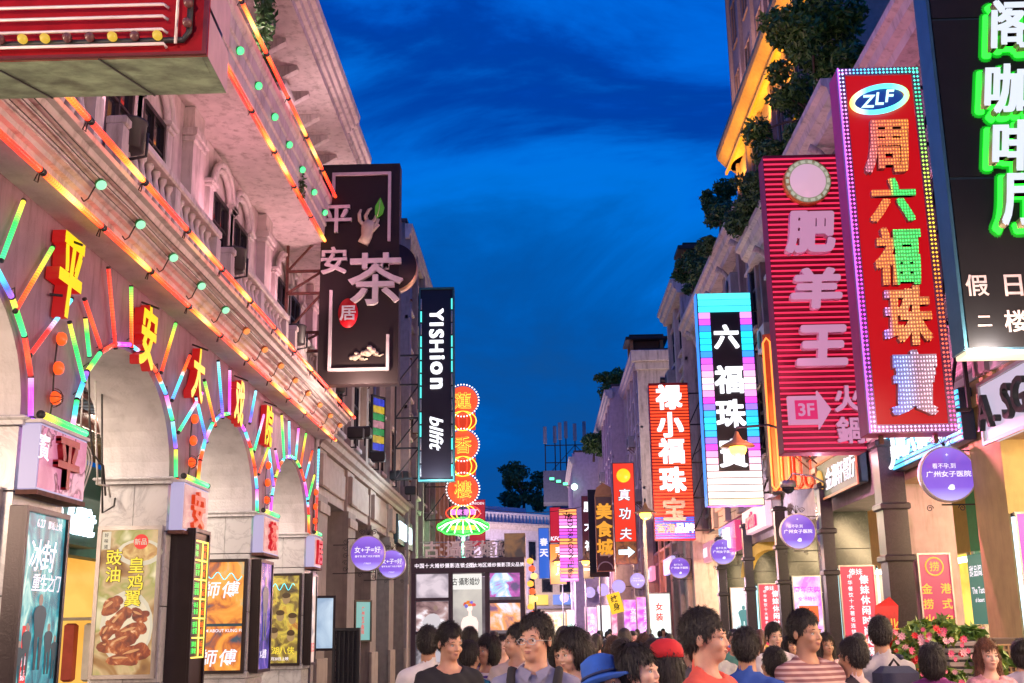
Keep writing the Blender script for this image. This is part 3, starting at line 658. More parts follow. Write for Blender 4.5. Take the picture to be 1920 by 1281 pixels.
# second floor wall with windows
def win_unit(par, y, z0, z1, w, X, rows=4, cols=2, arch=True, cap=True):
    """one window with frame, pane, bars, sill and arched head, centred at y on the wall plane X (theatre frame)"""
    f = MB().box(X + .0, X + .06, y - w / 2, y - w / 2 + .06, z0, z1).box(X, X + .06, y + w / 2 - .06, y + w / 2, z0, z1).box(X, X + .06, y - w / 2 + .06, y + w / 2 - .06, z1 - .06, z1).box(X, X + .06, y - w / 2 + .06, y + w / 2 - .06, z0, z0 + .06)
    for i in range(1, rows): z = z0 + (z1 - z0) * i / rows; f.box(X + .015, X + .05, y - w / 2 + .06, y + w / 2 - .06, z - .015, z + .015)
    for i in range(1, cols): yy = y - w / 2 + w * i / cols; f.box(X + .012, X + .053, yy - .015, yy + .015, z0 + .06, z1 - .06)
    wn = f.build('window', DARKW, par)
    MB().box(X + .005, X + .012, y - w / 2 + .05, y + w / 2 - .05, z0 + .05, z1 - .05).build('pane', PANE, wn)
    MB().box(X - .0, X + .16, y - w / 2 - .08, y + w / 2 + .08, z0 - .1, z0 - .003, .015).build('sill', MOULD, wn)
    if arch:
        for r_, dd in ((w / 2 + .02, .10), (w / 2 + .12, .15)):
            q = [(y - r_ * math.cos(PI * i / 12), z1 + .03 + r_ * .85 * math.sin(PI * i / 12)) for i in range(13)]
            MB().tube([(X + dd * .6, a, b) for a, b in q], .045, 6).build('arch_moulding', MOULD, wn)
    for s in (-1, 1):
        if cap:
            c = y + s * (w / 2 + .12)
            MB().box(X, X + .07, c - .09, c + .09, z0 - .1, z1 - .05, .01).build('pilaster', MOULD, wn)
            MB().box(X, X + .10, c - .12, c + .12, z1 - .047, z1 - .0, .01).box(X, X + .13, c - .15, c + .15, z1 + .002, z1 + .06, .01).build('capital', MOULD, wn)
WX = -.16
MB().box(-.9, WX, 0, LN, ZT + .452, 8.24).build('second_floor_wall', CREAM, th)
_bal = MB(); _bal.smooth = True; _bal.lathe((0, 0, 0), [(.052, 0), (.052, .05), (.03, .07), (.035, .12), (.058, .22), (.062, .29), (.04, .38), (.026, .46), (.034, .49), (.05, .51), (.05, .55)], 10)
_balm = _bal.mesh('baluster', MOULD)
for k in range(-1, 4):
    yc = pier_y(k) + .5 - 5.88
    cl = MB().box(-.159, -.02, yc - .22, yc + .22, ZT + .452, 8.24, .02).build('column', CREAM, th)
    MB().box(-.158, .01, yc - .25, yc + .25, 7.75, 7.82, .01).box(-.158, .04, yc - .28, yc + .28, 7.822, 7.92, .01).build('capital', MOULD, cl)
    if k == 3: break
    mid = (yc + .25 + PIT / 2 - .25)
    for s in (-.54, .54): win_unit(th, mid + s, 5.95, 7.60, .80, WX)
    a, b = yc + .275, yc + PIT - .275
    if k == 2: b = LN - .3
    rl = MB().box(.22, .42, a, b, 6.40, 6.50, .02).box(.26, .38, a, b, 5.745, 5.82, .01).build('balustrade_rail', MOULD, th)
    n = int((b - a) / .20)
    for i in range(n): link('baluster', _balm, rl, (.32, a + (i + .5) * (b - a) / n, 5.835))
    for s in (a + .06, (a + b) / 2, b - .06): MB().box(.24, .40, s - .09, s + .09, 5.822, 6.398, .01).build('balustrade_post', MOULD, rl)
# slab with second neon cornice
MB().box(-.9, .60, 0, LN, 8.242, 8.28).build('upper_soffit', CREAM, th)
cr2 = [(0, 0), (.60, 0), (.605, .08), (.63, .10), (.635, .24), (.66, .26), (.665, .44), (.69, .46), (.70, .62), (.74, .66), (.75, .76), (0, .78)]
MB().sweep(cr2, (0, 0, 8.282), (0, LN, 8.282), (1, 0, 0)).build('upper_cornice', MOULD, th)
MB().box(-.9, -.20, 0, LN, 9.064, 10.75).build('third_floor_wall', CREAM, th)
for k in range(-1, 4):
    yc = pier_y(k) + .5 - 5.88
    cl = MB().box(-.199, .12, yc - .24, yc + .24, 9.066, 10.74, .02).build('column', CREAM, th)
    MB().box(-.198, .18, yc - .30, yc + .30, 10.35, 10.42, .01).box(-.198, .24, yc - .36, yc + .36, 10.422, 10.52, .01).build('capital', MOULD, cl)
    if k == 3: break
    for s in (-.95, .0, .95): win_unit(th, yc + PIT / 2 + s, 9.30, 10.20, .62, -.2, rows=3)
MB().box(-.9, .75, 0, LN, 10.752, 10.80).build('eave_soffit', CREAM, th)
cr3 = [(0, 0), (.75, 0), (.76, .06), (.82, .08), (.84, .15), (.90, .17), (.92, .25), (.99, .27), (1.01, .38), (0, .40)]
MB().sweep(cr3, (0, 0, 10.802), (0, LN - 1.7, 10.802), (1, 0, 0)).build('eave_cornice', MOULD, th)
MB().sweep([(a * .93, b) for a, b in cr3], (0, LN - 1.698, 10.802), (0, LN + .3, 10.802), (1, 0, 0)).build('eave_cornice', MOULD, th)
for i in range(18):
    y = .5 + i * .92
    MB().prism([(0, 0), (.62, .34), (.62, .40), (0, .40)][::1], -.07, .07).build('bracket', MOULD, th, (-.19, y, 10.35), (0, 0, 0))
MB().box(-6, -.92, 0, LN, 5.75, 10.9).build('back_mass', CREAM, th)
MB().box(-6, .6, -.0, LN, 11.205, 11.26).build('roof', ROOFT, th)
MB().box(-.9, 0, LN - .001, LN + .3, 0, 10.79).build('end_wall', GREYP, th)

# neon on the theatre
dc = thing('cornice_neon', 'red and yellow neon strips with round bulbs along the lower cornice of the theatre', 'neon light', (XL, Y0, ZT))
for j, (x, z) in enumerate(((.345, -.03), (.70, .40))):
    y = .02; i = 0
    while y < LN - .1:
        l_ = min(1.32, LN - y); tube_obj((x + .03, y, z), (x + .03, y + l_ - .02, z), CORN[(i + j) % 3], dc, .85)
        MB().tube([(x + .0, y - .01, z - .02), (x - .01, y - .04, z - .09), (x - .02, y + .05, z - .07), (x + .0, y + .03, z + .02)], .006, 5).build('clip', WIRE, dc)
        y += l_; i += 1
BULB_G = emis('green_bulb', (.1, 1, .3), 1.6, False); BULB_W = emis('mint_bulb', (.35, .9, .55), 1.2, False); BULB_O = emis('orange_bulb', (1, .32, .08), 1.1, False); BULB_R = emis('red_lamp', (1, .09, .01), 1.5, False)
CUPG = mat('green_lamp_cup', (.02, .35, .08), .3); CUPO = mat('orange_lamp_cup', (.5, .13, .03), .3)
def bulb_mesh(face, cup):
    m = MB(); m.smooth = True; m.lathe((0, 0, 0), [(.04, .06), (.085, .05), (.092, .0), (.09, -.02)], 14, 'Y'); m2 = MB()
    m.cur = 1; m.lathe((0, 0, 0), [(.084, -.021), (.078, -.04), (.05, -.055), (.01, -.06)], 14, 'Y'); return m.mesh('bulb', [cup, face])
BM = {k: bulb_mesh(*v) for k, v in dict(g=(BULB_G, CUPG), w=(BULB_W, CUPG), o=(BULB_O, CUPO)).items()}
# lathe axis Y points local -y ... the bulbs face out and down over the street
for i in range(13):
    y = 9.30 + 1.01 * i - Y0; b = link('bulb', BM['w' if i < 5 else 'o'], dc, (.55, y, .16), (R(45), 0, R(50))); b.scale = (.55, .55, .55)
    MB().tube([(.50, y, .14), (.46, y - .03, .02), (.42, y - .02, -.0), (.38, y + .02, .05)], .007, 5).build('wire', WIRE, dc)
for q, zz in enumerate((.10, .145, .19)):
    MB().tube([(.40 + zz, 0 + t, .065 + zz + .006 * math.sin(t * 3 + q)) for t in [LN * i / 60 for i in range(61)]], .006, 4).build('cable', WIRE, dc)
du = thing('cornice_neon', 'red and yellow neon strips with green bulbs along the upper cornice of the theatre', 'neon light', (XL, Y0, 8.28))
for j, (x, z) in enumerate(((.61, -.01), (.775, .80))):
    y = .02; i = 0
    while y < LN - .1:
        l_ = min(1.32, LN - y); tube_obj((x + .03, y, z), (x + .03, y + l_ - .02, z), CORN[(i * 2 + j) % 3], du, .85); y += l_; i += 1
        MB().tube([(x, y, z - .02), (x - .01, y - .04, z - .08), (x, y + .03, z + .02)], .006, 5).build('clip', WIRE, du)
for i in range(14):
    b = link('bulb', BM['g'], du, (.70, 7.2 + .95 * i - Y0 + .0, .36), (R(30), 0, R(55))); b.scale = (.62, .62, .62)

# arch neon, placed on the wall plane
def wl(px, py, X=XL + .07): v = atX(px, py, X); return v
ang = [[(0, 545, 22, 575), (22, 578, 45, 640), (44, 645, 55, 705), (52, 708, 60, 780)]]
rays = [[(45, 375, 2, 490, 1), (100, 462, 28, 585, 5), (135, 560, 55, 668, 2), (160, 595, 168, 670, 1)],
        [(130, 603, 158, 718, 1), (158, 560, 190, 655, 4), (203, 500, 217, 655, 4), (246, 535, 247, 655, 5), (330, 605, 302, 700, 5), (357, 665, 322, 752, 0)],
        [(380, 735, 334, 812, 3), (367, 742, 388, 830, 6), (383, 712, 404, 800, 5), (409, 675, 418, 785, 6), (431, 692, 430, 780, 7), (480, 732, 468, 795, 6), (498, 767, 476, 848, 3)],
        [(504, 838, 485, 890, 5), (504, 840, 513, 912, 6), (516, 842, 524, 885, 7), (528, 776, 533, 862, 1), (542, 788, 543, 862, 6), (560, 802, 554, 865, 3), (574, 812, 563, 878, 5), (586, 845, 572, 900, 0), (598, 838, 592, 1000, 2), (590, 890, 577, 940, 1)]]
nth = ('first arch, nearest the camera', 'second arch, around the gap with hanging white cable', 'third arch, left of the orange film poster', 'fourth arch, farthest and smallest')
for k, (y0, y1) in enumerate(ARCH):
    t = thing('arch_neon', 'rainbow neon tubes and rays round the ' + nth[k], 'neon light', (XL, y0, ZS), group='neon sets round the theatre arches')
    p = arch_pts(y0 - .02, y1 + .02, 11, .05)
    for i, ((a, b), (c, d)) in enumerate(zip(p, p[1:])):
        tube_obj((.06, a - y0, b - ZS), (.06, c - y0, d - ZS), TUBE[(i * 3 + k * 2 + 1) % 8], t, .72)
    tube_obj((.06, .03, -.0), (.06, .0, -.0 + .02), TUBE[1], t) if 0 else None
    tube_obj((.06, y1 - y0 + .07, -.42), (.06, y1 - y0 + .07, -.0), TUBE[(7, 5, 1, 5)[k]], t, 1.1)
    tube_obj((.06, -.09, -.36), (.06, -.07, .0), TUBE[(7, 1, 7, 6)[k]], t, 1.1)
    for (xa, ya, xb, yb, c) in rays[k]:
        A = wl(xa, ya) - Vector((XL, y0, ZS)); B = wl(xb, yb) - Vector((XL, y0, ZS)); tube_obj(A, B, TUBE[c], t, .62, 'ray_tube')
    for i in range(8):
        q = p[1 + i]; MB().tube([(.02, q[0] - y0, q[1] - ZS + .05), (.05, q[0] - y0 + .05, q[1] - ZS + .1), (.04, q[0] - y0 + .1, q[1] - ZS + .02), (.03, q[0] - y0 + .04, q[1] - ZS - .02)], .006, 5).build('wire', WIRE, t)
for k in range(0, 4):
    yc = pier_y(k) + (.5 if k < 3 else .35)
    lp = atX(*((106, 690), (360, 826), (500, 905), (590, 950))[k], XL + .05); t = thing('lamp_string', 'string of three round orange lamps on the wall above the %s pier' % ('first marble', 'second marble', 'third marble', 'last narrow marble')[k], 'lamp', (XL + .02, lp.y, lp.z - .32), group='strings of orange lamps')
    MB().tube([(.0, .0, -.15), (.02, .0, .0), (0, .02, .3), (.02, 0, .62)], .008, 5).build('cord', WIRE, t)
    for i in range(3):
        m = MB(); m.smooth = True; m.lathe((0, 0, 0), [(.04, 0), (.058, .012), (.062, .04), (.046, .066), (.015, .078)], 12, 'X'); m.build('lamp_head', BULB_R, t, (.01, .012 * i, .05 + .27 * i))
        for q in range(4): MB().tube([(.02 + .085 * math.cos(a) * .9, .083 * math.sin(a) * math.cos(q * PI / 4), .083 * math.sin(a) * math.sin(q * PI / 4)) for a in [(-1 + 2 * i_ / 8) * PI / 2 for i_ in range(9)]], .004, 4).build('guard', RUST, t, (.01, .012 * i, .05 + .27 * i)) if i == 0 else None
# theatre name: thick box letters, yellow faces and red sides
YF = emis('yellow_letter_face', (1, .72, .0), 1.05); RS = emis('red_letter_side', (.75, .01, .01), .55)
for ch, px, py, h in (('平', 142, 520, .78), ('安', 289, 630, .72), ('大', 382, 702, .68), ('戏', 458, 754, .66), ('院', 513, 798, .66)):
    lp = atX(px, py, XL + .18); y = lp.y
    t = thing('neon_letter', 'yellow box letter %s with red sides, %s of the five on the theatre wall' % (ch, {'平':'nearest','安':'second','大':'middle','戏':'fourth','院':'farthest'}[ch]), 'letter sign', (XL + .02, y, lp.z), R(90), group='box letters over the theatre arches')
    glyph(ch, 0, 0, h, YF, t, y=0, ext=.07, bold=.035, side=RS, w=.52, shear=.18)
    MB().bar((0, .0, .38), (0, -.2, .30), .02).bar((-.15, .0, -.2), (-.1, -.1, -.2), .02).build('bracket', IRON, t)

# pier lightboxes: character box over each pier, posters
def lightbox(name, label, cat, loc, rz, w, h, d, fm, face, group=None, fr=.045, glassy=True):
    t = thing(name, label, cat, loc, rz, group)
    MB().box(-w / 2, w / 2, .0, d, 0, h, .006).build('case', fm, t)
    f = MB().box(-w / 2, -w / 2 + fr, -.03, -.001, 0, h).box(w / 2 - fr, w / 2, -.03, -.001, 0, h).box(-w / 2 + fr, w / 2 - fr, -.03, -.001, 0, fr).box(-w / 2 + fr, w / 2 - fr, -.03, -.001, h - fr, h).build('frame', fm, t)
    MB().quad((-w / 2 + fr, -.006, fr), (w / 2 - fr, -.006, fr), (w / 2 - fr, -.006, h - fr), (-w / 2 + fr, -.006, h - fr)).build('picture', face, t)
    return t
WBOX = emis('white_box_side', (.55, .48, .75), .8)
def charbox(k, ch, face, chm, lab):
    y = pier_y(k); w = 1.0 if k < 3 else .64
    t = thing('character_box', lab, 'lightbox', (XL + .02, y + w / 2, 2.83), R(90), 'lit character boxes on the theatre piers')
    MB().box(-w / 2, w / 2, -.16, -.01, 0, .55, .01).build('box', WBOX, t)
    MB().box(-w / 2 + .02, w / 2 - .02, -.17, -.161, .02, .53).build('face', face, t)
    glyph(ch, 0, .27, .44, chm, t, y=-.17, ext=.05, bold=.03, w=.46)
    MB().box(-w / 2 - .02, w / 2 + .02, -.18, 0, .551, .58).build('lid', WHITEP, t)
    tube_obj((-w / 2, -.15, .62), (w / 2, -.15, .62), TUBE[1], t, 1)
    MB().box(-w / 2 - .01, w / 2 + .01, -.18, 0, -.04, -.001).build('base_strip', RUST, t); return t
DRED = mat('dark_red_letter', (.35, .01, .015), .4)
cb = charbox(0, '平', noise_emis('pink_cloud_print', [(.35, (.75, .2, .35)), (.5, (.9, .3, .5)), (.52, (.25, .04, .10)), (.6, (1, .45, .6))], 3.2, .8), DRED, 'pink printed light box with dark red character 平 on the first pier')
glyph('寶', -.42, .36, .22, emis('white_print', (1, .9, 1), 1.1), cb, y=-.171, ext=.004)
PKB = noise_emis('warm_pink_panel', [(.35, (.75, .38, .38)), (.6, (1, .62, .58))], 1.5, .75)
charbox(1, '安', PKB, emis('orange_red_letter', (.8, .06, .01), .8), 'pale light box with orange red character 安 on the second pier')
charbox(2, '茶', PKB, emis('red_letter', (.7, .01, .02), .8), 'pale light box with red character 茶 on the third pier')
charbox(3, '居', PKB, emis('red_letter', (.7, .01, .02), .8), 'small pale light box with red character 居 on the last pier')

BLKF = mat('dark_bronze_frame', (.03, .02, .022), .35, metal=.4)
# street-side posters (face +x)
def south(k, z0, h, w, lab, face, fm=ALU, xo=0, name='poster_lightbox'):
    """poster on the camera-facing side of pier k"""
    return lightbox(name, lab, 'poster', (XL - .39 + xo, pier_y(k) - .035, z0), 0, w, h, .03, fm, face)
def east(k, z0, h, w, lab, face, fm=BLKF, name='poster_lightbox', out=.12):
    wy = 1.0 if k < 3 else .64
    return lightbox(name, lab, 'poster', (XL + out, pier_y(k) + wy / 2 - (.1 if k == 0 else 0), z0), R(90), w, h, out - .002, fm, face)
def line_text(t, txt, x, z, h, m, y=-.007, ext=.002, **k): return glyph(txt, x, z, h, m, t, y=y, ext=ext, name='lettering', **k)
WP = emis('white_print', (1, .9, 1), 1.1)
BLKP = mat('black_print', (.01, .01, .01), .5, bump=0)
YP = emis('yellow_print', (1, .75, .05), 1.0, False)
RP = emis('red_print', (.9, .03, .03), .9, False)
sea = noise_emis('teal_film_poster', [(.3, (.01, .04, .06)), (.45, (.02, .22, .30)), (.56, (.05, .45, .5)), (.66, (.4, .8, .75)), (.75, (.9, .95, .8))], 3.4, .95, stretch=(1.6, 1, .8), dist=1.2, detail=8)
t = east(0, .70, 2.0, .88, 'tall teal fantasy film poster in a dark frame on the first marble pier', sea)
for i, ch in enumerate('冰封'): glyph(ch, -.15 + .24 * i, 1.62, .26, WP, t, y=-.01, ext=.004, bold=.01, shear=.2)
for i, ch in enumerate('重生之门'): glyph(ch, -.12 + .14 * i, 1.40, .14, WP, t, y=-.01, ext=.004, shear=.2)
def figure(t, x, z, h, m, skinm=None, y=-.012):
    """small printed standing figure"""
    pts = [(-.10, 0), (-.04, 0), (-.02, .42), (.02, .42), (.04, 0), (.10, 0), (.13, .45), (.20, .72), (.15, .80), (.05, .83), (-.05, .83), (-.15, .80), (-.20, .72), (-.13, .45)]
    MB().prism([(x + a * h, z + b * h) for a, b in pts], y - .004, y).build('printed_figure', m, t)
    MB().prism([(x + .062 * h * math.cos(a), z + .90 * h + .08 * h * math.sin(a)) for a in [i * PI / 5 for i in range(10)]], y - .003, y + .001).build('printed_head', skinm or m, t)
DKF = emis('dark_print', (.012, .06, .08), .8, False); SKP = emis('skin_print', (.42, .28, .22), .7, False)
for x, z, h in ((0, .70, .62), (-.22, .66, .42), (.20, .66, .42), (-.34, .60, .34), (.34, .62, .36)): figure(t, x, z, h, DKF, SKP)
MB().box(-.30, -.18, -.012, -.009, .38, 1.05).build('red_banner', RP, t)
for i, ch in enumerate('全国震撼公映'): glyph(ch, -.24, .98 - .105 * i, .08, WP, t, y=-.013, ext=.002)
for r in range(3):
    for c in range(9): MB().box(-.42 + c * .093, -.35 + c * .093, -.010, -.008, .10 + r * .06, .14 + r * .06).build('sponsor_mark', random.choice([WP, YP, RP]), t)
line_text(t, '6.27', -.1, 1.88, .07, WP); line_text(t, '震撼上映', .18, 1.88, .07, WP)
south(0, 1.0, 1.85, .74, 'narrow dark poster facing the camera on the first marble pier', noise_emis('dusk_poster', [(.3, (.05, .08, .10)), (.6, (.45, .5, .5))], 2, .7), xo=-.06)
# food poster
food = noise_emis('food_photo', [(.28, (.12, .03, .01)), (.42, (.36, .17, .05)), (.50, (.62, .42, .20)), (.58, (.35, .32, .07)), (.70, (.95, .80, .52))], 2.2, 1.05, detail=3)
t = south(1, 1.20, 1.68, .74, 'food poster of roast chicken wings on a plate with yellow characters, facing the camera', food, name='food_poster')
cream = emis('cream_plate_print', (.80, .70, .52), .8, False)
wing = noise_emis('glazed_wing_print', [(.3, (.10, .012, .004)), (.5, (.30, .045, .012)), (.60, (.55, .13, .03)), (.70, (.95, .55, .28))], 11, .95, detail=6, sample=False)
def blob(t, x, z, rx, rz_, m, y, rot=0, n=18, wob=0, name='printed_shape', seed=0):
    rr = random.Random(seed); ph = rr.random() * 6
    pts = []
    for i in range(n):
        a = 2 * PI * i / n; q = 1 + wob * (math.sin(2 * a + ph) + .6 * math.sin(3 * a + ph * 2)); u, v = rx * q * math.cos(a), rz_ * q * math.sin(a)
        pts.append((x + u * math.cos(rot) - v * math.sin(rot), z + u * math.sin(rot) + v * math.cos(rot)))
    return MB().prism(pts, y - .002, y).build(name, m, t)
blob(t, .02, .56, .30, .40, cream, -.008, name='printed_plate'); blob(t, .03, .55, .26, .35, emis('plate_inner_print', (.85, .72, .5), .9, False), -.011, name='printed_plate')
blob(t, .12, 1.38, .26, .15, cream, -.008, name='printed_bowl'); blob(t, .12, 1.39, .21, .11, noise_emis('soup_print', [(.4, (.5, .2, .03)), (.6, (.9, .6, .2))], 8, .9, sample=False), -.011, name='printed_soup')
for i, (x, z, a, b, r_) in enumerate(((-.17, .78, .13, .085, .5), (-.08, .62, .16, .10, .7), (.07, .50, .17, .10, .1), (.11, .26, .17, .12, .2), (-.12, .34, .15, .10, -.2), (.16, .68, .11, .07, -.4), (-.19, .50, .11, .07, .9), (-.02, .40, .15, .09, .3), (.0, .20, .15, .08, -.1))): blob(t, x, z, a, b * .9, wing, -.014 - .002 * i, r_, wob=.2, name='printed_wing', seed=i); blob(t, x + a * .55 * math.cos(r_), z + a * .55 * math.sin(r_) + .03, a * .5, b * .8, wing, -.015 - .002 * i, r_ + .5, wob=.2, name='printed_wing', seed=i + 9); blob(t, x - .02, z + .03, a * .5, b * .16, emis('wing_gloss_print', (.75, .35, .14), .8, False), -.0165 - .002 * i, r_ + .1, wob=.2, name='printed_gloss', seed=i)
blob(t, .13, 1.50, .085, .085, RP, -.014, name='red_spot'); 
for i, ch in enumerate('新品'): glyph(ch, .09 + .075 * i, 1.50, .07, cream, t, y=-.017, ext=.002)
for ch, x, z in (('豉', -.16, 1.33), ('油', -.16, 1.14), ('皇', .10, 1.24), ('鸡', .10, 1.05), ('翼', .08, .87)):
    glyph(ch, x, z, .185, mat('dark_outline', (.02, .015, .01), .5, bump=0), t, y=-.032, ext=.003, bold=.045); glyph(ch, x, z, .175, YP, t, y=-.038, ext=.003, bold=.015)
MB().box(-.32, -.22, -.012, -.009, 1.42, 1.62).build('corner_label', cream, t)
for i, ch in enumerate('好味道'): glyph(ch, -.27, 1.58 - .065 * i, .045, BLKP, t, y=-.013, ext=.001)
# LED menu
t = east(1, 1.05, 1.82, .62, 'dark LED menu board with green and red characters in a yellow grid', mat('led_board_black', (.03, .015, .01), .3, bump=0), out=.26, name='menu_board')
YLED = emis('yellow_led', (1, .72, .1), 2.2); GLED = emis('green_led', (.05, 1, .12), 1.8, False); RLED = emis('red_led', (1, .12, .02), 1.8, False)
g_ = MB()
for i in range(7): z = .36 + i * .22; g_.box(-.27, .27, -.022, -.01, z - .008, z + .008)
for x in (-.27, .05, .27): g_.box(x - .008, x + .008, -.023, -.011, .352, 1.69)
g_.build('yellow_grid', YLED, t)
rnd = random.Random(3); dishes = ['招牌奶茶', '凉茶双皮奶', '牛杂汤粉', '云吞面食', '艇仔粥', '肠粉']
for i, s_ in enumerate(dishes):
    for j in range(2):
        for q, ch in enumerate(s_[:3]): glyph(ch, -.22 + .085 * q, .51 + .22 * i - .075 * j * 1 + .0, .062, GLED, t, y=-.012, ext=.004)
    for j in range(2):
        line_text(t, str(rnd.randint(6, 28)) + '元', .16, .51 + .22 * i - .08 * j, .065, RLED, y=-.012, ext=.004)
# orange film poster (pier 2), purple one on its street side, gold one on last pier
fire = noise_emis('orange_film_poster', [(.30, (.02, .06, .10)), (.40, (.5, .10, .02)), (.50, (.9, .30, .03)), (.60, (1, .42, .06)), (.72, (.1, .45, .45))], 2.6, 1.1, dist=1.4, detail=7)
t = south(2, 1.12, 1.62, .74, 'orange and teal film poster with white brush characters, facing the camera', fire, BLKF)
for z in (1.10, .14):
    for i, ch in enumerate('師傅'): glyph(ch, -.14 + .28 * i, z + .08, .24, WP, t, y=-.01, ext=.004, shear=.15)
MB().box(-.36, .36, -.011, -.009, .66, .70).build('dark_line', DKF, t); line_text(t, 'A FILM ABOUT KUNG FU', 0, .60, .045, WP)
TEALN = emis('teal_reflection_glow', (.1, .9, 1), 1.6, False)  # glowing squiggles stand in for neon reflected in the poster glass
MB().tube([(-.30 + .6 * i / 24, -.04, 1.40 + .05 * math.sin(i * .8) - .002 * i) for i in range(25)], .006, 5).build('painted_reflection', TEALN, t)
t = east(2, 1.12, 1.62, .80, 'violet film poster in a dark frame on the street side of the third pier', noise_emis('violet_film_poster', [(.3, (.02, .02, .12)), (.5, (.12, .08, .5)), (.6, (.55, .3, .7)), (.7, (1, .5, .3))], 2.6, .9, dist=1.2, detail=7))
line_text(t, 'X-战警', 0, .26, .13, WP); figure(t, 0, .45, .95, DKF, SKP)
gold = noise_emis('gold_film_poster', [(.3, (.05, .03, .01)), (.45, (.25, .15, .02)), (.56, (.75, .55, .06)), (.66, (.5, .15, .02)), (.74, (1, .8, .2))], 4.0, 1.0, dist=1, detail=7)
t = south(3, 1.12, 1.60, .74, 'gold film poster with several faces, facing the camera on the last pier', gold, BLKF)
for i, (x, z) in enumerate(((-.2, 1.1), (.1, 1.15), (-.25, .75), (.0, .85), (.22, .8), (-.1, .55), (.2, .5))):
    blob(t, x, z, .07, .09, emis('sepia_face_print', (.45, .28, .12), .8, False), -.010, name='printed_face', seed=i); blob(t, x, z + .06, .075, .05, mat('sepia_print', (.08, .05, .02), .5, bump=0), -.013, wob=.05, name='printed_hair', seed=i)
line_text(t, '江湖八侠', 0, .26, .13, YP); line_text(t, '6月20日上映', 0, .12, .06, WP)
MB().tube([(-.30 + .55 * i / 24, -.04, 1.36 + .06 * math.sin(i * .9)) for i in range(25)], .006, 5).build('painted_reflection', TEALN, t)
t = east(3, 1.12, 1.60, .50, 'pale film poster in a narrow frame on the street side of the last pier', noise_emis('pale_film_poster', [(.3, (.3, .2, .2)), (.5, (.9, .6, .5)), (.65, (1, .95, .9))], 2.6, 1.0))
line_text(t, '夏日', 0, .3, .16, RP)

# arcade interior seen through the arches
ws = thing('shop_interior', 'green fronted clothes shop behind the theatre arches with a warm lit interior', 'shop', (-7.3, 8, 0))
GREENP = mat('dark_green_panel', (.015, .085, .06), .5)
for i in range(4):
    for j in range(7): MB().box(0, .05, 7.4 + i * .9 + .01, 8.3 + i * .9 - .01, .12 + j * .52 + .01, .64 + j * .52 - .01, .006).build('green_panel', GREENP, ws) if i < 1 else None
MB().box(-.3, .0, -3, 13.5, 2.9, 4.35).build('fascia', GREENP, ws)
LSW = noise_emis('glowing_shop_wall', [(.35, (.85, .36, .04)), (.6, (1, .58, .12))], .8, 1.1)  # the shop's warm light is put into its walls as glow
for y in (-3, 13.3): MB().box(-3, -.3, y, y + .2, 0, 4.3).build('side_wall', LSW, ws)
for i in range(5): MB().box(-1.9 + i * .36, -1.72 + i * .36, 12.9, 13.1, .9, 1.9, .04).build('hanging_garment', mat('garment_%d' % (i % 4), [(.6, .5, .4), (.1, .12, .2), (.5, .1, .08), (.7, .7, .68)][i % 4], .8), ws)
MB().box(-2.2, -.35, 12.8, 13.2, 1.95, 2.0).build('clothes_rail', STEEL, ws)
MB().box(-3.1, -3, -3, 13.5, 0, 4.3).build('back_wall', noise_emis('glowing_shop_wall', [(.35, (.85, .36, .04)), (.6, (1, .58, .12))], .8, 1.1), ws)
WARM = emis('warm_ceiling_panel', (1, .78, .5), 5)
for i in range(5): MB().box(-2.4, -1.2, -1 + i * 2.8, .6 + i * 2.8, 2.86, 2.89).build('ceiling_light', WARM, ws)
for i in range(9):
    y = 1.2 + i * 1.3
    r_ = MB().box(-2.8, -2.3, y, y + .9, .2, 2.1, .02).build('display_rack', mat('ochre_board', (.5, .25, .06), .6), ws)
    for j in range(4): MB().box(-2.3, -2.0, y + .05 + j * .2, y + .18 + j * .2, 1.0, 1.8, .03).build('hanging_garment', mat('garment_%d' % ((i + j) % 4), [(.6, .5, .4), (.1, .12, .2), (.5, .1, .08), (.7, .7, .68)][(i + j) % 4], .8), r_)
for i in range(6): MB().box(-.10, .0, 1.0 + i * 2.1, 1.1 + i * 2.1, .12, 2.9).build('door_post', mat('ochre_frame', (.35, .18, .05), .5), ws)
BLS = emis('blue_white_letter', (.7, .88, 1), 2.4)
fs = thing('shop_sign', 'lit white ion and script letters on the green shop fascia behind the second arch', 'shop sign', (-7.0, 16.5, 3.35), R(90))
MB().box(-1.8, 1.8, -.02, .28, -.35, .38).build('backing', GREENP, fs)
for ch, x in (('Y', -1.72), ('I', -1.48), ('S', -1.22), ('H', -.86), ('i', -.56), ('o', -.28), ('n', .06)): glyph(ch, x, 0 if ch != 'i' else .04, .40 if ch in 'YISHi' else .30, BLS, fs, y=-.02, ext=.06, bold=.02)
glyph('bllfit', .95, .0, .42, BLS, fs, y=-.02, ext=.06, bold=.012, shear=.3, name='script_lettering')
lightbox('picture_lightbox', 'small blue framed light box of models inside the shop door', 'lightbox', (-7.1, 15.0, 1.55), R(90), .9, 1.0, .06, BLKF, noise_emis('fashion_photo', [(.3, (.1, .2, .5)), (.5, (.8, .9, 1)), (.65, (1, 1, 1))], 2, 1.3))
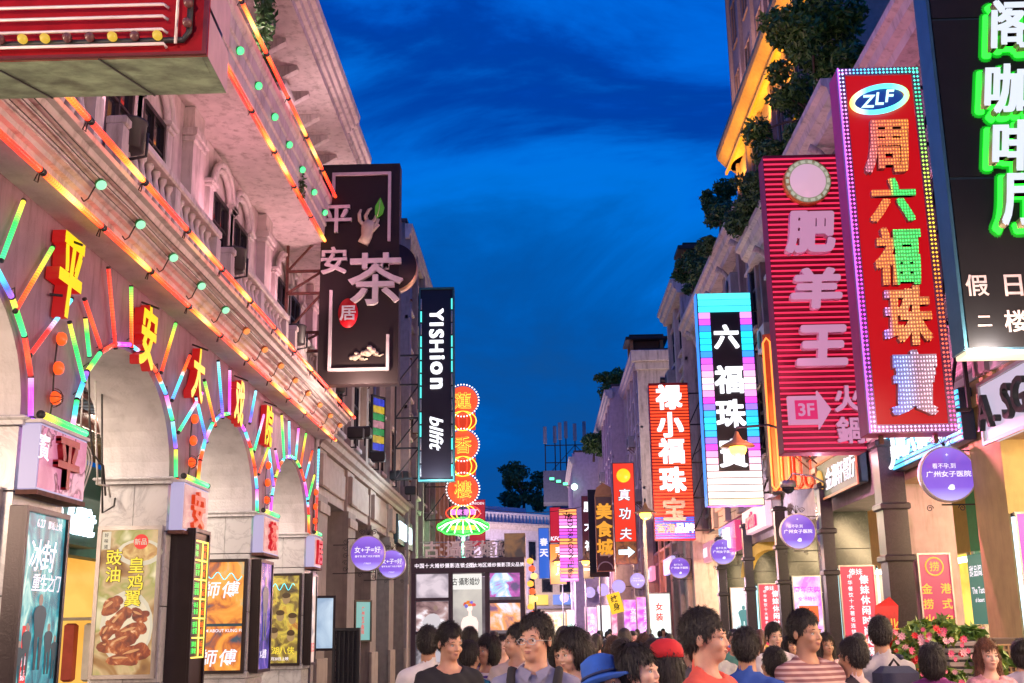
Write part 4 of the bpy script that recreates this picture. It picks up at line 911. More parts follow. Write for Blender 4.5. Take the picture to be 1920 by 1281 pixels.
# arcade ceiling with pipes and hanging cable coil
ac = thing('arcade_ceiling', 'corrugated arcade ceiling with a rusty pipe seen through the second arch', 'ceiling', (-6.3, 6, 4.75))
m = MB()
for i in range(64):
    m.box(-1.0, 1.05, i * .25, i * .25 + .13, 0, .052)
m.box(-1.0, 1.05, 0, 16, .051, .09).build('corrugated_sheet', mat('grey_sheet', (.30, .31, .34), .5, metal=.3), ac)
MB().tube([(0.2, 0, -.25), (.2, 16, -.25)], .11, 12).tube([(.55, 0, -.12), (.55, 16, -.12)], .05, 8).build('pipe', mat('rusty_pipe', (.20, .08, .05), .6, var=.3), ac)
for i in range(4): tube_obj((-.3, 1.5 + i * 4, -.1), (-.3, 2.8 + i * 4, -.1), emis('cool_tube', (.85, .9, 1), 4), ac, 1.1, 'light_tube')
cc = thing('cable_coil', 'coil of pale cable hanging in the second arch', 'cable', (-4.9, 12.0, 3.4))
for q in range(4): MB().tube([(.02 * q + .02 * math.sin(3 * a), (.24 + .02 * q) * math.cos(a), (.24 + .015 * q) * math.sin(a)) for a in [i * 2 * PI / 24 for i in range(24)]], .009, 5, closed=True).build('loop', CABLE, cc)
MB().tube([(0, .1, .24), (.02, .05, .6), (-.05, .2, 1.0), (0, .3, 1.25)], .009, 5).build('lead', CABLE, cc)
for q in range(3): MB().tube([(-.05, .3 + .2 * q, 1.25), (.0, .35 + .22 * q, .5 - .2 * q), (0, .5 + .2 * q, .2 - .3 * q), (.03, .75 + .2 * q, .1 - .2 * q), (.0, .95 + .15 * q, -.2)], .012, 5).build('lead', WIRE if q != 1 else CABLE, cc)
# floods on the balustrade
for k in range(-1, 4):
    yc = pier_y(k) + 1.05
    for z, x in ((6.52, .35), (9.3, .45)):
        t = thing('floodlight', 'black drum floodlight on the %s balcony of the theatre, bay %s' % ('lower' if z < 8 else 'upper', ('one', 'two', 'three', 'four', 'five')[k + 1]), 'floodlight', (XL + x, yc, z), group='floodlights on the theatre')
        m = MB(); m.smooth = True; m.lathe((0, 0, 0), [(.12, -.28), (.15, -.27), (.16, .0), (.17, .01), (.17, .03)], 16); m.build('drum', IRON, t)
        MB().tube([(-.18, 0, -.1), (-.18, 0, -.34), (0, 0, -.37), (.18, 0, -.34), (.18, 0, -.1)], .016, 6).build('yoke', IRON, t)
# ------------------------------------------------------------------ windows for plain facades (facade frame: x along wall, faces -y)
def facade(name, label, X, Y0, Y1, H, wallm, side='R', depth=6, z0=0, floors=(), pil=None, pilm=None, eave=None, cat='building', Xb=None, zbase=0, winm=DARKW, parapet=None, win_w=.8, pane=PANE, skip=None):
    """block whose street face lies on x=X between Y0 and Y1; local x runs along the wall, local -y is the street"""
    L_ = Y1 - Y0
    if side == 'L': t = thing(name, label, cat, (X, Y0, 0), R(90)); 
    else: t = thing(name, label, cat, (X, Y1, 0), R(-90))
    MB().box(0, L_, 0, depth, zbase, H).build('wall', wallm, t)
    MB().box(-.05, L_ + .05, -.05, depth, H + .001, H + .12).build('roof', ROOFT, t)
    if pil:
        n = max(1, round(L_ / pil)); 
        for i in range(n + 1): c = L_ * i / n; MB().box(max(0, c - .2), min(L_, c + .2), -.16, -.001, zbase, H - .1, .01).build('pilaster', pilm or wallm, t)
    for (za, zb) in floors:
        n = max(1, round(L_ / (pil or 2.6))); 
        for i in range(n):
            for q in ((-.26, .26) if (L_ / n) > 2.4 else (0,)):
                if skip and skip(i): continue
                c = L_ * (i + .5) / n + q * L_ / n * .8
                w = win_w
                f = MB().box(c - w / 2, c - w / 2 + .06, -.05, -.002, za, zb).box(c + w / 2 - .06, c + w / 2, -.05, -.002, za, zb).box(c - w / 2 + .06, c + w / 2 - .06, -.05, -.002, zb - .06, zb).box(c - w / 2 + .06, c + w / 2 - .06, -.05, -.002, za, za + .06).box(c - .02, c + .02, -.045, -.004, za + .06, zb - .06).box(c - w / 2 + .06, c + w / 2 - .06, -.04, -.005, za + (zb - za) * .62, za + (zb - za) * .66).build('window', winm, t)
                MB().quad((c - w / 2 + .05, -.012, za + .05), (c + w / 2 - .05, -.012, za + .05), (c + w / 2 - .05, -.012, zb - .05), (c - w / 2 + .05, -.012, zb - .05)).build('pane', pane, f)
                MB().box(c - w / 2 - .08, c + w / 2 + .08, -.14, -.001, za - .1, za - .002, .01).box(c - w / 2 - .06, c + w / 2 + .06, -.12, -.001, zb + .002, zb + .1, .01).build('sill', MOULD, f)
        MB().box(0, L_, -.10, -.003, za - .55, za - .42, .01).build('string_course', wallm, t)
    if eave:
        zz, o = eave
        MB().prism([(0, 0), (-.0, 0)], 0, 0) if 0 else None
        pr = [(0, 0), (o * .55, 0), (o * .6, .12), (o * .8, .18), (o * .85, .32), (o, .36), (o, .48), (0, .5)]
        MB().sweep(pr, (-.15, 0, zz), (L_ + .15, 0, zz), (0, -1, 0)).build('eave', MOULD, t)
    return t
# ------------------------------------------------------------------ left street beyond the theatre
t = facade('shop_building', 'beige stone shop building with square columns beyond the theatre', -4.6, 22.35, 36.5, 9.6, STONE, 'L', floors=((6.1, 7.7),), pil=2.4, zbase=5.3, depth=5)
for i in range(5):
    y = .0 + 3.55 * i; w = 1.0
    c = MB().box(y, y + w, -.30, .7, 0, 4.3).build('column', mat('stone_column', (.22, .19, .17), .7, dirt=.4, bump=.3), t)
    MB().box(y - .05, y + w + .05, -.36, -.302, 0, 1.2, .01).box(y - .03, y + w + .03, -.35, -.303, 3.95, 4.15, .01).build('base_panel', STONE, c)
    if i < 4:
        MB().box(y + w, y + 3.55, -.20, .5, 4.32, 5.22).build('beam', STONE, t); MB().box(y + w + .25, y + 3.3, -.26, -.201, 4.5, 5.05, .02).build('beam_panel', STONE, t)
    MB().box(y - .0, y + w, -.26, .55, 4.302, 5.22).build('pier_head', STONE, t)
    MB().box(y + .1, y + w - .1, -.36, -.262, 4.45, 5.1, .03).build('panel', STONE, t)
MB().sweep([(0, 0), (.30, 0), (.34, .08), (.42, .12), (.46, .22), (.52, .24), (.52, .32), (0, .34)], (0, 0, 5.222), (14.15, 0, 5.222), (0, -1, 0)).build('cornice', STONE, t)
MB().box(.3, 14.0, 2.6, 2.7, 0, 4.3).build('shop_front', noise_emis('dim_shop_front', [(.35, (.03, .025, .02)), (.6, (.35, .24, .12))], 1.3, .6), t)
MB().box(0, 14.15, -.2, 3, 4.302, 4.318).build('ceiling', GREYP, t)
for i in range(4):
    y = 1.3 + 3.55 * i
    f = thing('floodlight', 'black box floodlight on the stone cornice, %s along it' % ('first', 'second', 'third', 'fourth')[i], 'floodlight', (-4.0, 22.35 + y + 1.2, 5.75), group='floodlights on the stone cornice')
    MB().box(-.17, .17, -.13, .13, 0, .26, .03).build('case', IRON, f); MB().bar((0, 0, 0), (0, 0, -.2), .04).bar((0, 0, -.18), (-.45, 0, -.18), .03).build('arm', IRON, f)
sg = thing('stained_glass_panel', 'stained glass style panel of blue, green, yellow and red panes on the stone building', 'panel', (-4.28, 30.2, 6.3), R(60))
for k, c in enumerate(((.02, .05, .7), (.75, .5, .02), (.02, .35, .08), (.6, .25, .3), (.02, .35, .08), (.75, .5, .02), (.02, .05, .7))): MB().box(-.24, .24, -.02, 0, .02 + k * .2, .20 + k * .2).build('pane', noise_emis('stained_%d' % k, [(.4, c), (.7, tuple(x * .5 for x in c))], 6, .9, sample=False), sg)
MB().box(-.28, -.243, -.03, .03, 0, 1.44).box(.243, .28, -.03, .03, 0, 1.44).box(-.28, .28, -.03, .03, -.04, 0).box(-.28, .28, -.03, .03, 1.44, 1.48).build('frame', IRON, sg)
facade('office_block', 'tall plain grey block behind the dark vertical script sign', -4.35, 36.6, 46, 15.0, mat('grey_concrete', (.23, .21, .22), .8, dirt=.4), 'L', floors=((6.2, 7.8), (9.2, 10.8), (12.2, 13.6)), pil=2.6, depth=4, eave=(14.4, .25))
facade('lit_building', 'orange lit building beside the round lotus sign', -4.6, 46.2, 60, 8.6, mat('orange_light_tint', (.55, .33, .20), .8, dirt=.2), 'L', floors=((5.0, 6.6),), pil=2.5, depth=5)  # the orange light on this building is put into its wall colour
facade('far_building', 'dark distant building at the end of the left side', -6.0, 72, 96, 12, mat('slate_render', (.14, .15, .2), .8), 'L', floors=((5.0, 6.6), (8.2, 9.8)), pil=3, depth=5)
# white building closing the street
wb = thing('balustraded_building', 'pale building with a roof balustrade closing the view down the street', 'building', (-2.0, 96, 0), R(38))
BLW = mat('blue_white_render', (.62, .60, .68), .8, dirt=.25)
MB().box(-6, 5.5, 0, 12, 0, 10.2).build('wall', BLW, wb)
MB().sweep([(0, 0), (.3, 0), (.5, .3), (.6, .35), (.6, .5), (0, .5)], (-6.2, 0, 9.7), (5.7, 0, 9.7), (0, -1, 0)).build('cornice', MOULD, wb)
MB().box(-6, 5.5, -.2, .0, 10.9, 11.05).box(-6, 5.5, -.2, .0, 10.202, 10.3).build('rail', BLW, wb)
for i in range(32): MB().box(-5.9 + i * .36, -5.75 + i * .36, -.16, -.02, 10.3, 10.9).build('baluster', BLW, wb)
for z in (4.2, 7.2):
    for i in range(7):
        f = MB().box(-5.2 + i * 1.55, -4.3 + i * 1.55, -.04, -.002, z, z + 1.7).build('window', mat('pale_window_frame', (.4, .4, .45), .5), wb); MB().box(-5.1 + i * 1.55, -4.4 + i * 1.55, -.05, -.041, z + .1, z + 1.6).build('pane', PANE, f)
MB().box(-2, 3.2, 3, 8, 10.3, 11.9).build('roof_room', BLW, wb)
facade('far_block', 'plain slate block rising behind the balustraded building', 1.2, 108, 124, 13.5, mat('slate_render', (.14, .15, .2), .8), 'R', floors=((5.0, 6.6), (8.2, 9.8)), pil=3, depth=8)
facade('far_block', 'dim low block behind the red banner at the left end of the street', -8.5, 100, 118, 13.0, mat('slate_render', (.14, .15, .2), .8), 'L', depth=8)

# ------------------------------------------------------------------ right arcade
XR = 5.4; RP0, RPI = 13.65, 4.25
def ry(k): return RP0 + RPI * k
def brick_wall_mat():
    m, t, n, l, b = _new('painted_brick'); c = n.new('ShaderNodeTexCoord'); mp = n.new('ShaderNodeMapping'); mp.inputs['Rotation'].default_value = (R(90), 0, 0); l.new(c.outputs['Object'], mp.inputs[0])
    br = n.new('ShaderNodeTexBrick'); l.new(mp.outputs[0], br.inputs['Vector']); br.inputs['Scale'].default_value = 1; br.inputs['Brick Width'].default_value = .24; br.inputs['Row Height'].default_value = .075; br.inputs['Mortar Size'].default_value = .008
    br.inputs['Color1'].default_value = (.30, .24, .24, 1); br.inputs['Color2'].default_value = (.38, .31, .31, 1); br.inputs['Mortar'].default_value = (.45, .42, .42, 1)
    l.new(br.outputs['Color'], b.inputs['Base Color']); b.inputs['Roughness'].default_value = .85; bp = n.new('ShaderNodeBump'); bp.inputs['Strength'].default_value = .8; bp.inputs['Distance'].default_value = .02; bp.invert = True
    l.new(br.outputs['Fac'], bp.inputs['Height']); l.new(bp.outputs[0], b.inputs['Normal']); return m
BRICK = brick_wall_mat()
PINKC = mat('pink_concrete', (.36, .28, .27), .85, dirt=.5, scale=5, bump=.6, bscale=160)
YELC = mat('ochre_render', (.50, .36, .15), .85, dirt=.25, scale=4, bump=.5, bscale=120)
MAUVE = mat('mauve_render', (.22, .18, .20), .85, dirt=.35, scale=4, bump=.2)
r1 = facade('brick_building', 'brick building at the right with a white sloping eave above the tall neon signs', XR + .1, -2, 17.88, 9.7, BRICK, 'R', zbase=4.6, floors=((6.0, 7.6),), pil=4.2, pilm=PINKC, eave=(9.45, .6))
MAUVE2 = mat('warm_grey_render', (.33, .27, .26), .85, dirt=.6, scale=4, bump=.2)
r2 = facade('mauve_building', 'mauve terrace building on the right with a white eave and planted roof', XR + .02, 17.9, 26.4, 10.3, MAUVE, 'R', zbase=4.6, floors=((5.6, 7.2), (8.1, 9.5)), pil=2.8, eave=(10.0, .65), win_w=.9)
r3 = facade('warm_grey_building', 'warm grey terrace building with a white eave behind the pixel light sign', XR - .05, 26.42, 38, 11.5, MAUVE2, 'R', zbase=4.6, floors=((5.6, 7.2), (8.7, 10.2)), pil=2.3, eave=(11.1, .6), win_w=.95)
for k in range(8):                                                    # curved brackets under the long eave
    MB().tube([(0, 0, 0), (0, -.12, .06), (0, -.2, .2), (0, -.24, .34), (0, -.34, .46), (0, -.52, .54)], [.10, .09, .07, .06, .07, .10], 8).build('bracket', MOULD, r2 if k < 3 else r3, ((1.4 + 2.8 * k) if k < 3 else (1.1 + 2.3 * (k - 3)), -.002, 9.4 if k < 3 else 10.5))
MB().box(0, 8.4, .1, .25, 10.422, 10.8).build('parapet', MAUVE, r2); MB().box(0, 11.5, .1, .25, 11.622, 12.0).build('parapet', MAUVE2, r3)
# pier row of the right arcade: each pier clad in slabs
pm = {-1: YELC, 0: YELC, 1: PINKC}
arc = thing('arcade_piers', 'row of square piers along the right pavement, ochre and pink near, black farther', 'arcade', (XR, 9.4, 0))
for k in range(-1, 6):
    y = ry(k) - 9.4; m_ = pm.get(k, BLACKM); dp = .85 if k < 2 else .74
    if m_ is BLACKM:
        p = MB().box(.02, dp - .02, y + .02, y + .98, 0, 4.6).build('pier', mat('mortar', (.12, .11, .11), .9), arc)
        for i in range(6):
            a, b = i * .765 + .004, (i + 1) * .765 - .004
            for x0, x1, ya, yb in ((0, dp, 0, .019), (0, .019, .02, .98), (dp - .019, dp, .02, .98), (0, dp, .981, 1.0)): MB().box(x0, x1, y + ya, y + yb, a, b, .003).build('stone_slab', m_, p)
    else:
        p = MB().box(0, dp, y, y + 1.0, 0, 4.6, .02).build('pier', m_, arc)
        MB().box(-.04, dp + .04, y - .04, y + 1.04, 4.25, 4.4, .01).build('pier_cap', m_, p)
    if k < 5: MB().box(.05, dp - .1, y + 1.001, y + RPI - .001, 3.75, 4.6).build('beam', CONC if k < 1 else MAUVE, arc)
MB().box(0, 3.4, 0, 29.9, 4.601, 4.7).build('ceiling', WHITEP, arc)
# ornate dark lamp columns standing in front of piers
def dark_column(y, lab, x=5.24, h=4.25, w=.11):
    t = thing('dark_column', lab, 'column', (x, y, 0), 0, 'dark square columns carrying the hanging signs')
    m = MB().box(-w, w, -w, w, 0, h, .03); m.build('shaft', BROWNM, t)
    for z in (0, .9, 2.55, 3.3, h - .12): MB().box(-w - .04, w + .04, -w - .04, w + .04, z, z + .10, .02).build('collar', BROWNM, t)
dark_column(17.4, 'thick dark ribbed column in front of the pink pier below the tall red sign', 5.18, 4.35, .18)
dark_column(21.7, 'dark ribbed column left of the red banner on black stone')
dark_column(25.95, 'dark ribbed column by the magenta lit poster')
dark_column(30.2, 'dark ribbed column under the large pixel light sign')
dark_column(34.5, 'farthest dark ribbed column, below the small purple roundel', 5.2)
# inner shopfronts
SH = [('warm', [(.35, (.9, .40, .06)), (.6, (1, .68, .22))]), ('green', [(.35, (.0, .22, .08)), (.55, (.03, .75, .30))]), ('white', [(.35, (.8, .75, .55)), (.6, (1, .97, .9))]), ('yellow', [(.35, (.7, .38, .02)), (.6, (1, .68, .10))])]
for k in range(-2, 6):  # the first shop, beside the camera, is added to light the crowd
    nm, st = SH[{-2: 2, -1: 0, 0: 0, 1: 1, 2: 3, 3: 0, 4: 2, 5: 3}[k]]
    y0 = ry(k) + .6; t = thing('shop_interior', {-2: 'added white lit shop beside the camera, out of the picture, lighting the crowd', -1: 'nearest warm lit shop in the right arcade, behind the magenta banner', 0: 'warm lit shop behind the largest purple round sign', 1: 'shop with bright green wall and menu boards between the ochre and pink piers', 2: 'yellow lit shop beside the pier with the magenta poster', 3: 'warm lit shop under the yellow arch', 4: 'white lit shop under the pixel light sign', 5: 'last yellow lit shop of the right arcade'}[k], 'shop', (8.2, y0 + RPI, 0), R(-90))
    MB().box(0, RPI, 1.2, 1.3, 0, 3.7).build('back_wall', noise_emis('shop_wall_' + nm, st, .9, 1.5), t)  # interior light put into the back wall as glow
    MB().box(0, RPI, 0, .1, 3.0, 4.6).build('fascia', mat('fascia_' + nm, [c * .5 for c in st[1][1]], .5), t)
    MB().box(0, .12, 0, 1.2, 0, 3.0).build('side_wall', WHITEP, t)
    MB().box(.3, RPI - .3, .3, .9, 2.95, 2.98).build('ceiling_light', emis('shop_ceiling_light', (1, .9, .72), 6), t)
    for j in range(4):
        x = .15 + j * (RPI - .3) / 3; MB().box(x - .03, x + .03, -.02, .03, 0, 3.0).build('mullion', ALU, t)
    for j in range(3):
        s_ = MB().box(.35 + j * 1.25, 1.35 + j * 1.25, .5, .9, .1, 1.0, .02).build('counter', mat('shop_counter_%d' % (j % 3), [(.4, .2, .1), (.6, .6, .6), (.1, .3, .2)][j % 3], .5), t)
        for q in range(5): MB().box(.42 + j * 1.25 + q * .18, .55 + j * 1.25 + q * .18, .55, .7, 1.001, 1.15 + .1 * ((q * 7 + j) % 3), .01).build('goods', mat('goods_%d' % ((q + j) % 4), [(.6, .1, .05), (.6, .5, .1), (.1, .2, .5), (.7, .7, .7)][(q + j) % 4], .4), s_)
    if k == 1:
        GRNB = emis('green_shop_board', (.0, .5, .22), 1.0); GD = emis('dark_green_board', (.0, .16, .11), .9)
        MB().box(.6, 1.5, -.30, -.2, .4, 2.9).build('menu_board', GD, t); MB().box(1.7, 3.6, -.15, -.1, .2, 3.4).build('green_board', emis('bright_green_board', (.02, .8, .25), 1.1), t)
        glyph('甜品阁', 1.05, 2.6, .2, WP, t, y=-.305, ext=.003, name='lettering'); glyph('The Taste', 1.05, 2.25, .12, WP, t, y=-.305, ext=.003, name='lettering'); glyph('of dessert', 1.05, 2.08, .08, WP, t, y=-.305, ext=.003, name='lettering')
        for q in range(4): MB().box(.7 + .38 * (q % 2), 1.03 + .38 * (q % 2), -.31, -.301, 1.0 + .35 * (q // 2), 1.3 + .35 * (q // 2)).build('dish_photo', noise_emis('dish_photo', [(.35, (.5, .15, .03)), (.6, (1, .75, .3))], 6, 1.0, sample=False), t)
        glyph('城', 1.0, 3.7, .4, YP, t, y=-.02, ext=.01)
# yellow arch over the third bay
t = thing('yellow_arch', 'yellow lit arched canopy over a shop entrance below the pixel light sign', 'canopy', (XR + .4, ry(3) + 3.6, 2.9), R(-35))
MB().prism([(-.8, 0)] + [(-.8 * math.cos(PI * i / 14), .9 * math.sin(PI * i / 14)) for i in range(15)] + [(.8, 0), (.6, 0)] + [(.6 * math.cos(PI * i / 14), .66 * math.sin(PI * i / 14)) for i in range(15)][::1] + [(-.6, 0)], -.15, .15).build('arch', mat('yellow_plaster', (.6, .42, .08), .7), t)
# ------------------------------------------------------------------ farther right-hand houses, following the bend
facade('cream_building', 'cream tall house with a roof lantern behind the pixel light sign', 5.05, 38.3, 42.6, 13.2, CREAM, 'R', floors=((5.4, 7.0), (8.4, 10.0), (11.0, 12.3)), pil=2.1, eave=(12.8, .5), win_w=.95)
facade('low_shop_building', 'low shop building in the gap beside the white stepped house', 5.1, 42.8, 52.6, 6.4, PINKC, 'R', floors=((4.9, 5.9),), pil=2.4, win_w=1.0)
wsb = facade('white_building', 'white stepped house behind the red striped sign', 4.75, 53, 62, 14.3, CREAM, 'R', floors=((5.4, 7.0), (8.4, 10.0), (11.2, 12.6)), pil=2.3, eave=(13.8, .45), win_w=1.1)
MB().box(9.001, 9.4, -.45, 6, 13.75, 14.28, .03).box(9.001, 9.2, -.25, 6, 13.4, 13.748, .02).build('side_cornice', MOULD, wsb); MB().box(9.001, 9.06, .9, 2.7, 11.5, 13.0).build('louvre_frame', DARKW, wsb)
for i in range(9): MB().box(9.061, 9.12, .95, 2.65, 11.56 + i * .155, 11.64 + i * .155).build('louvre', mat('brown_louvre', (.12, .07, .06), .6), wsb)
for i in range(2): MB().box(9.001, 9.05, .9 + i * 2, 1.7 + i * 2, 8.2, 9.8).build('side_window', DARKW, wsb)
PKW = mat('pink_white_render', (.55, .44, .48), .8, dirt=.25)
facade('pink_building', 'pale pink house with green shrubs on its roof behind the red arrow sign', 4.0, 62.4, 78, 14.6, PKW, 'R', floors=((5.4, 7.0), (8.4, 10.0), (11.2, 12.6)), pil=2.3, eave=(13.9, .45), win_w=1.1)
facade('lilac_building', 'lilac lit house near the bend with antennas behind it', 2.3, 78.4, 92, 13.4, mat('lilac_render', (.5, .42, .55), .8, dirt=.2), 'R', floors=((5.4, 7.0), (8.6, 10.2)), pil=2.4, eave=(12.6, .4), win_w=1.1)
for x, y, z, w, lab in ((5.9, 41.0, 13.3, .5, 'small dark roof lantern with lit openings on the cream house'), (5.4, 57.0, 14.4, .75, 'dark roof lantern with orange lit openings on the white stepped house'), (5.6, 39.3, 13.3, .35, 'second smaller roof lantern on the cream house')):
    t = thing('roof_lantern', lab, 'roof lantern', (x, y, z + .12))
    for a in (-1, 1):
        for b in (-1, 1): MB().box(a * w - .08, a * w + .08, b * w - .08, b * w + .08, 0, 1.1).build('post', mat('ochre_post', (.45, .25, .10), .7), t)
    MB().box(-w + .1, w - .1, -w + .1, w - .1, 0, 1.08).build('core', mat('dark_core', (.1, .06, .03), .8), t); MB().box(-w - .3, w + .3, -w - .3, w + .3, 1.101, 1.25, .02).box(-w - .1, w + .1, -w - .1, w + .1, 1.252, 1.4).build('cap', IRON, t)
# antennas
t = thing('antenna_mast', 'steel lattice of mobile phone antennas on a roof above the lilac house', 'antenna', (1.9, 92, 13.5))
rr = random.Random(5)
MB().box(-1.7, 3.4, 0, 3, -2, .5).build('plinth', mat('slate_render', (.14, .15, .2), .8), t)
for i, x in enumerate((-1.5, -.7, -.3, .2, .9, 1.7, 2.3, 2.9, 3.3)):
    h = 3.0 + rr.random() * 1.8; MB().bar((x, .5 + (i % 2), 0), (x, .5 + (i % 2), h), .09).build('pole', IRON, t); MB().box(x - .14, x + .14, .3 + (i % 2), .42 + (i % 2), h - 1.4, h, .03).build('panel_antenna', mat('antenna_grey', (.25, .25, .3), .6), t)
for z in (1.2, 2.6): MB().bar((-1.5, .5, z), (3.3, .5, z), .07).build('brace', IRON, t)
MB().bar((-1.5, .5, 0), (.9, .5, 2.6), .05).bar((.9, .5, 2.6), (3.3, .5, 0), .05).build('brace', IRON, t)
# yellow-lit tower behind the right-hand houses
TWM = mat('tower_render', (.34, .26, .25), .8, dirt=.2)
tw = facade('round_cornered_tower', 'tall tower behind the right houses with a glowing yellow cornice', 9.4, 34, 50, 34, TWM, 'R', floors=(), pil=2.67, depth=8, zbase=0)
YL = emis('yellow_cornice_strip', (1, .38, .01), 1.0)
MB().sweep([(0, 0), (.35, -.0), (.85, .55), (.9, .75), (.9, .95), (0, .95)], (-.7, 0, 22.3), (16.3, 0, 22.3), (0, -1, 0)).build('cornice', mat('tower_cornice', (.5, .36, .2), .7), tw)
MB().box(-.6, 16.2, -.55, -.45, 22.05, 22.2).build('light_strip', YL, tw)
for j, (z, h) in enumerate(((12.4, 2.0), (15.7, 2.1), (19.1, 2.1), (24.2, 2.2), (27.7, 2.2))):
    for i in range(6):
        c = 1.33 + 2.67 * i
        f = MB().box(c - .62, c - .52, -.08, -.002, z, z + h).box(c + .52, c + .62, -.08, -.002, z, z + h).box(c - .52, c + .52, -.08, -.002, z + h - .1, z + h).box(c - .52, c + .52, -.08, -.002, z, z + .1).box(c - .04, c + .04, -.07, -.004, z + .1, z + h - .1).build('window', mat('tower_window_frame', (.25, .16, .12), .5), tw)
        MB().quad((c - .52, -.01, z + .1), (c + .52, -.01, z + .1), (c + .52, -.01, z + h - .1), (c - .52, -.01, z + h - .1)).build('pane', mat('teal_window_glass', (.02, .07, .09), .08, bump=0), f)
        if j < 4: MB().box(c - .8, c + .8, -.22, -.003, z - .35, z - .15, .02).build('sill', mat('tower_cornice', (.5, .36, .2), .7), f)
        if j in (1, 2): MB().box(c - .8, c + .8, -.30, -.23, z - .20, z - .16).build('strip', YL, f)
for i in range(14):
    a = i / 13 * PI / 2; 
MB().lathe((0, 1.5, 0), [(1.5, 0), (1.5, 22.3)], 24).build('corner_drum', TWM, tw); MB().lathe((0, 1.5, 22.3), [(1.5, 0), (1.85, 0), (2.35, .55), (2.4, .95), (1.4, .96)], 24).build('corner_cornice', mat('tower_cornice', (.5, .36, .2), .7), tw)
MB().lathe((0, 1.5, 23.28), [(1.5, 0), (1.5, 10.7)], 24).build('corner_drum', TWM, tw)

# ------------------------------------------------------------------ plants and trees
def leaf_cloud(name, parent, clumps, n, size, m, seed, droop=0):
    rr = np.random.default_rng(seed); V = []; C = np.array([c[0] for c in clumps]); Rr = np.array([c[1] for c in clumps])
    w = (Rr ** 2).prod(1) if 0 else Rr.mean(1) ** 2.2; w = w / w.sum(); idx = rr.choice(len(clumps), n, p=w)
    d = rr.normal(size=(n, 3)); d /= np.linalg.norm(d, axis=1)[:, None]; rad = rr.random(n) ** .38
    p = C[idx] + d * Rr[idx] * rad[:, None]
    nrm = rr.normal(size=(n, 3)) + d * .7 + np.array([0, 0, .5 - droop]); nrm /= np.linalg.norm(nrm, axis=1)[:, None]
    u = np.cross(nrm, rr.normal(size=(n, 3))); u /= np.linalg.norm(u, axis=1)[:, None]; v = np.cross(nrm, u); s = size * (.6 + .8 * rr.random(n))[:, None]
    a = p - u * s; b = p + v * s * .45; c = p + u * s + nrm * s * -.25; e = p - v * s * .45
    vs = np.stack([a, b, c, e], 1).reshape(-1, 3); q = np.arange(n * 4).reshape(-1, 4)
    me = np_mesh(name, vs, q, [m]); me.polygons.foreach_set('use_smooth', np.zeros(n, bool)); o = link(name, me, parent); return o
def leafmat(name, a, b):
    if name in MATS: return MATS[name]
    m, t, n, l, bs = _new(name); MATS[name] = m; g = n.new('ShaderNodeNewGeometry'); r = n.new('ShaderNodeValToRGB'); l.new(g.outputs['Random Per Island'], r.inputs[0]); r.color_ramp.elements[0].color = (*a, 1); r.color_ramp.elements[1].color = (*b, 1)
    l.new(r.outputs[0], bs.inputs['Base Color']); bs.inputs['Roughness'].default_value = .5; return m
LF = leafmat('leaf_mix', (.03, .09, .02), (.12, .26, .05)); LF2 = leafmat('conifer_mix', (.02, .07, .02), (.07, .17, .05))
def tree(name, label, loc, clumps, n, size, trunk_h, tr=.06, m=None, seed=1, cat='tree', group=None, kind=None, trunk=True):
    t = thing(name, label, cat, loc, 0, group)
    if trunk:
        b = MB(); rr = random.Random(seed); b.tube([(0, 0, -.2), (.05, .02, trunk_h * .5), (0, 0, trunk_h)], [tr * 1.3, tr, tr * .7], 8)
        for c, r_ in clumps[:9]:
            b.tube([(0, 0, trunk_h * .7), tuple(x * .5 + (0, 0, trunk_h * .45)[i] for i, x in enumerate(c)), c], [tr * .6, tr * .4, tr * .15], 6)
        b.build('trunk', BARK, t)
    leaf_cloud('crown' if trunk else 'foliage', t, clumps, n, size, m or LF, seed); return t
def clumps(n, spread, r, seed, centre=(0, 0, 0)):
    rr = random.Random(seed); return [((centre[0] + rr.uniform(-1, 1) * spread[0], centre[1] + rr.uniform(-1, 1) * spread[1], centre[2] + rr.uniform(-1, 1) * spread[2]), (r * rr.uniform(.6, 1.2), r * rr.uniform(.6, 1.2), r * rr.uniform(.45, .9))) for _ in range(n)]
tree('roof_tree', 'broad leafy tree overhanging the roof edge between brick and mauve buildings', (5.4, 20.6, 10.4), clumps(34, (.85, 1.9, .95), .42, 3, (-.1, -.2, 1.35)), 14000, .07, .9, seed=3)
tree('roof_tree', 'small leafy tree above the crimson hot pot sign against the yellow cornice', (5.2, 23.8, 10.5), clumps(14, (.4, 1.2, .3), .30, 8, (0, 0, .5)), 4500, .065, .5, seed=4)
t = thing('hanging_shrub', 'dark creeper trailing along the parapet of the mauve building', 'shrub', (4.85, 23, 10.7)); leaf_cloud('foliage', t, clumps(26, (.3, 3.2, .3), .30, 12, (0, 0, .1)), 7000, .06, LF2, 5)
t = thing('hanging_shrub', 'loose creeper over the parapet of the warm grey building', 'shrub', (4.85, 31, 11.9)); leaf_cloud('foliage', t, clumps(26, (.3, 4.2, .25), .28, 14, (0, 0, .0)), 5500, .06, LF2, 15)
tree('roof_shrub', 'loose bushy shrub rising from the parapet of the warm grey building', (4.9, 29.3, 11.9), clumps(12, (.3, .7, .5), .30, 16, (0, 0, .8)), 3800, .07, .8, .04, seed=6, m=LF2, cat='shrub')
tree('roof_shrub', 'thin straggling shrub at the far end of the long white eave', (4.8, 34.5, 11.9), clumps(9, (.3, .8, .4), .26, 17, (0, 0, .6)), 2200, .07, .7, .03, seed=7, m=LF2, cat='shrub')
tree('roof_tree', 'round dense tree on the roof behind the red arrow sign', (4.6, 67, 14.4), clumps(14, (.7, 1.3, 1.1), .65, 9, (-.2, 0, 1.2)), 5000, .12, 1.2, seed=8)
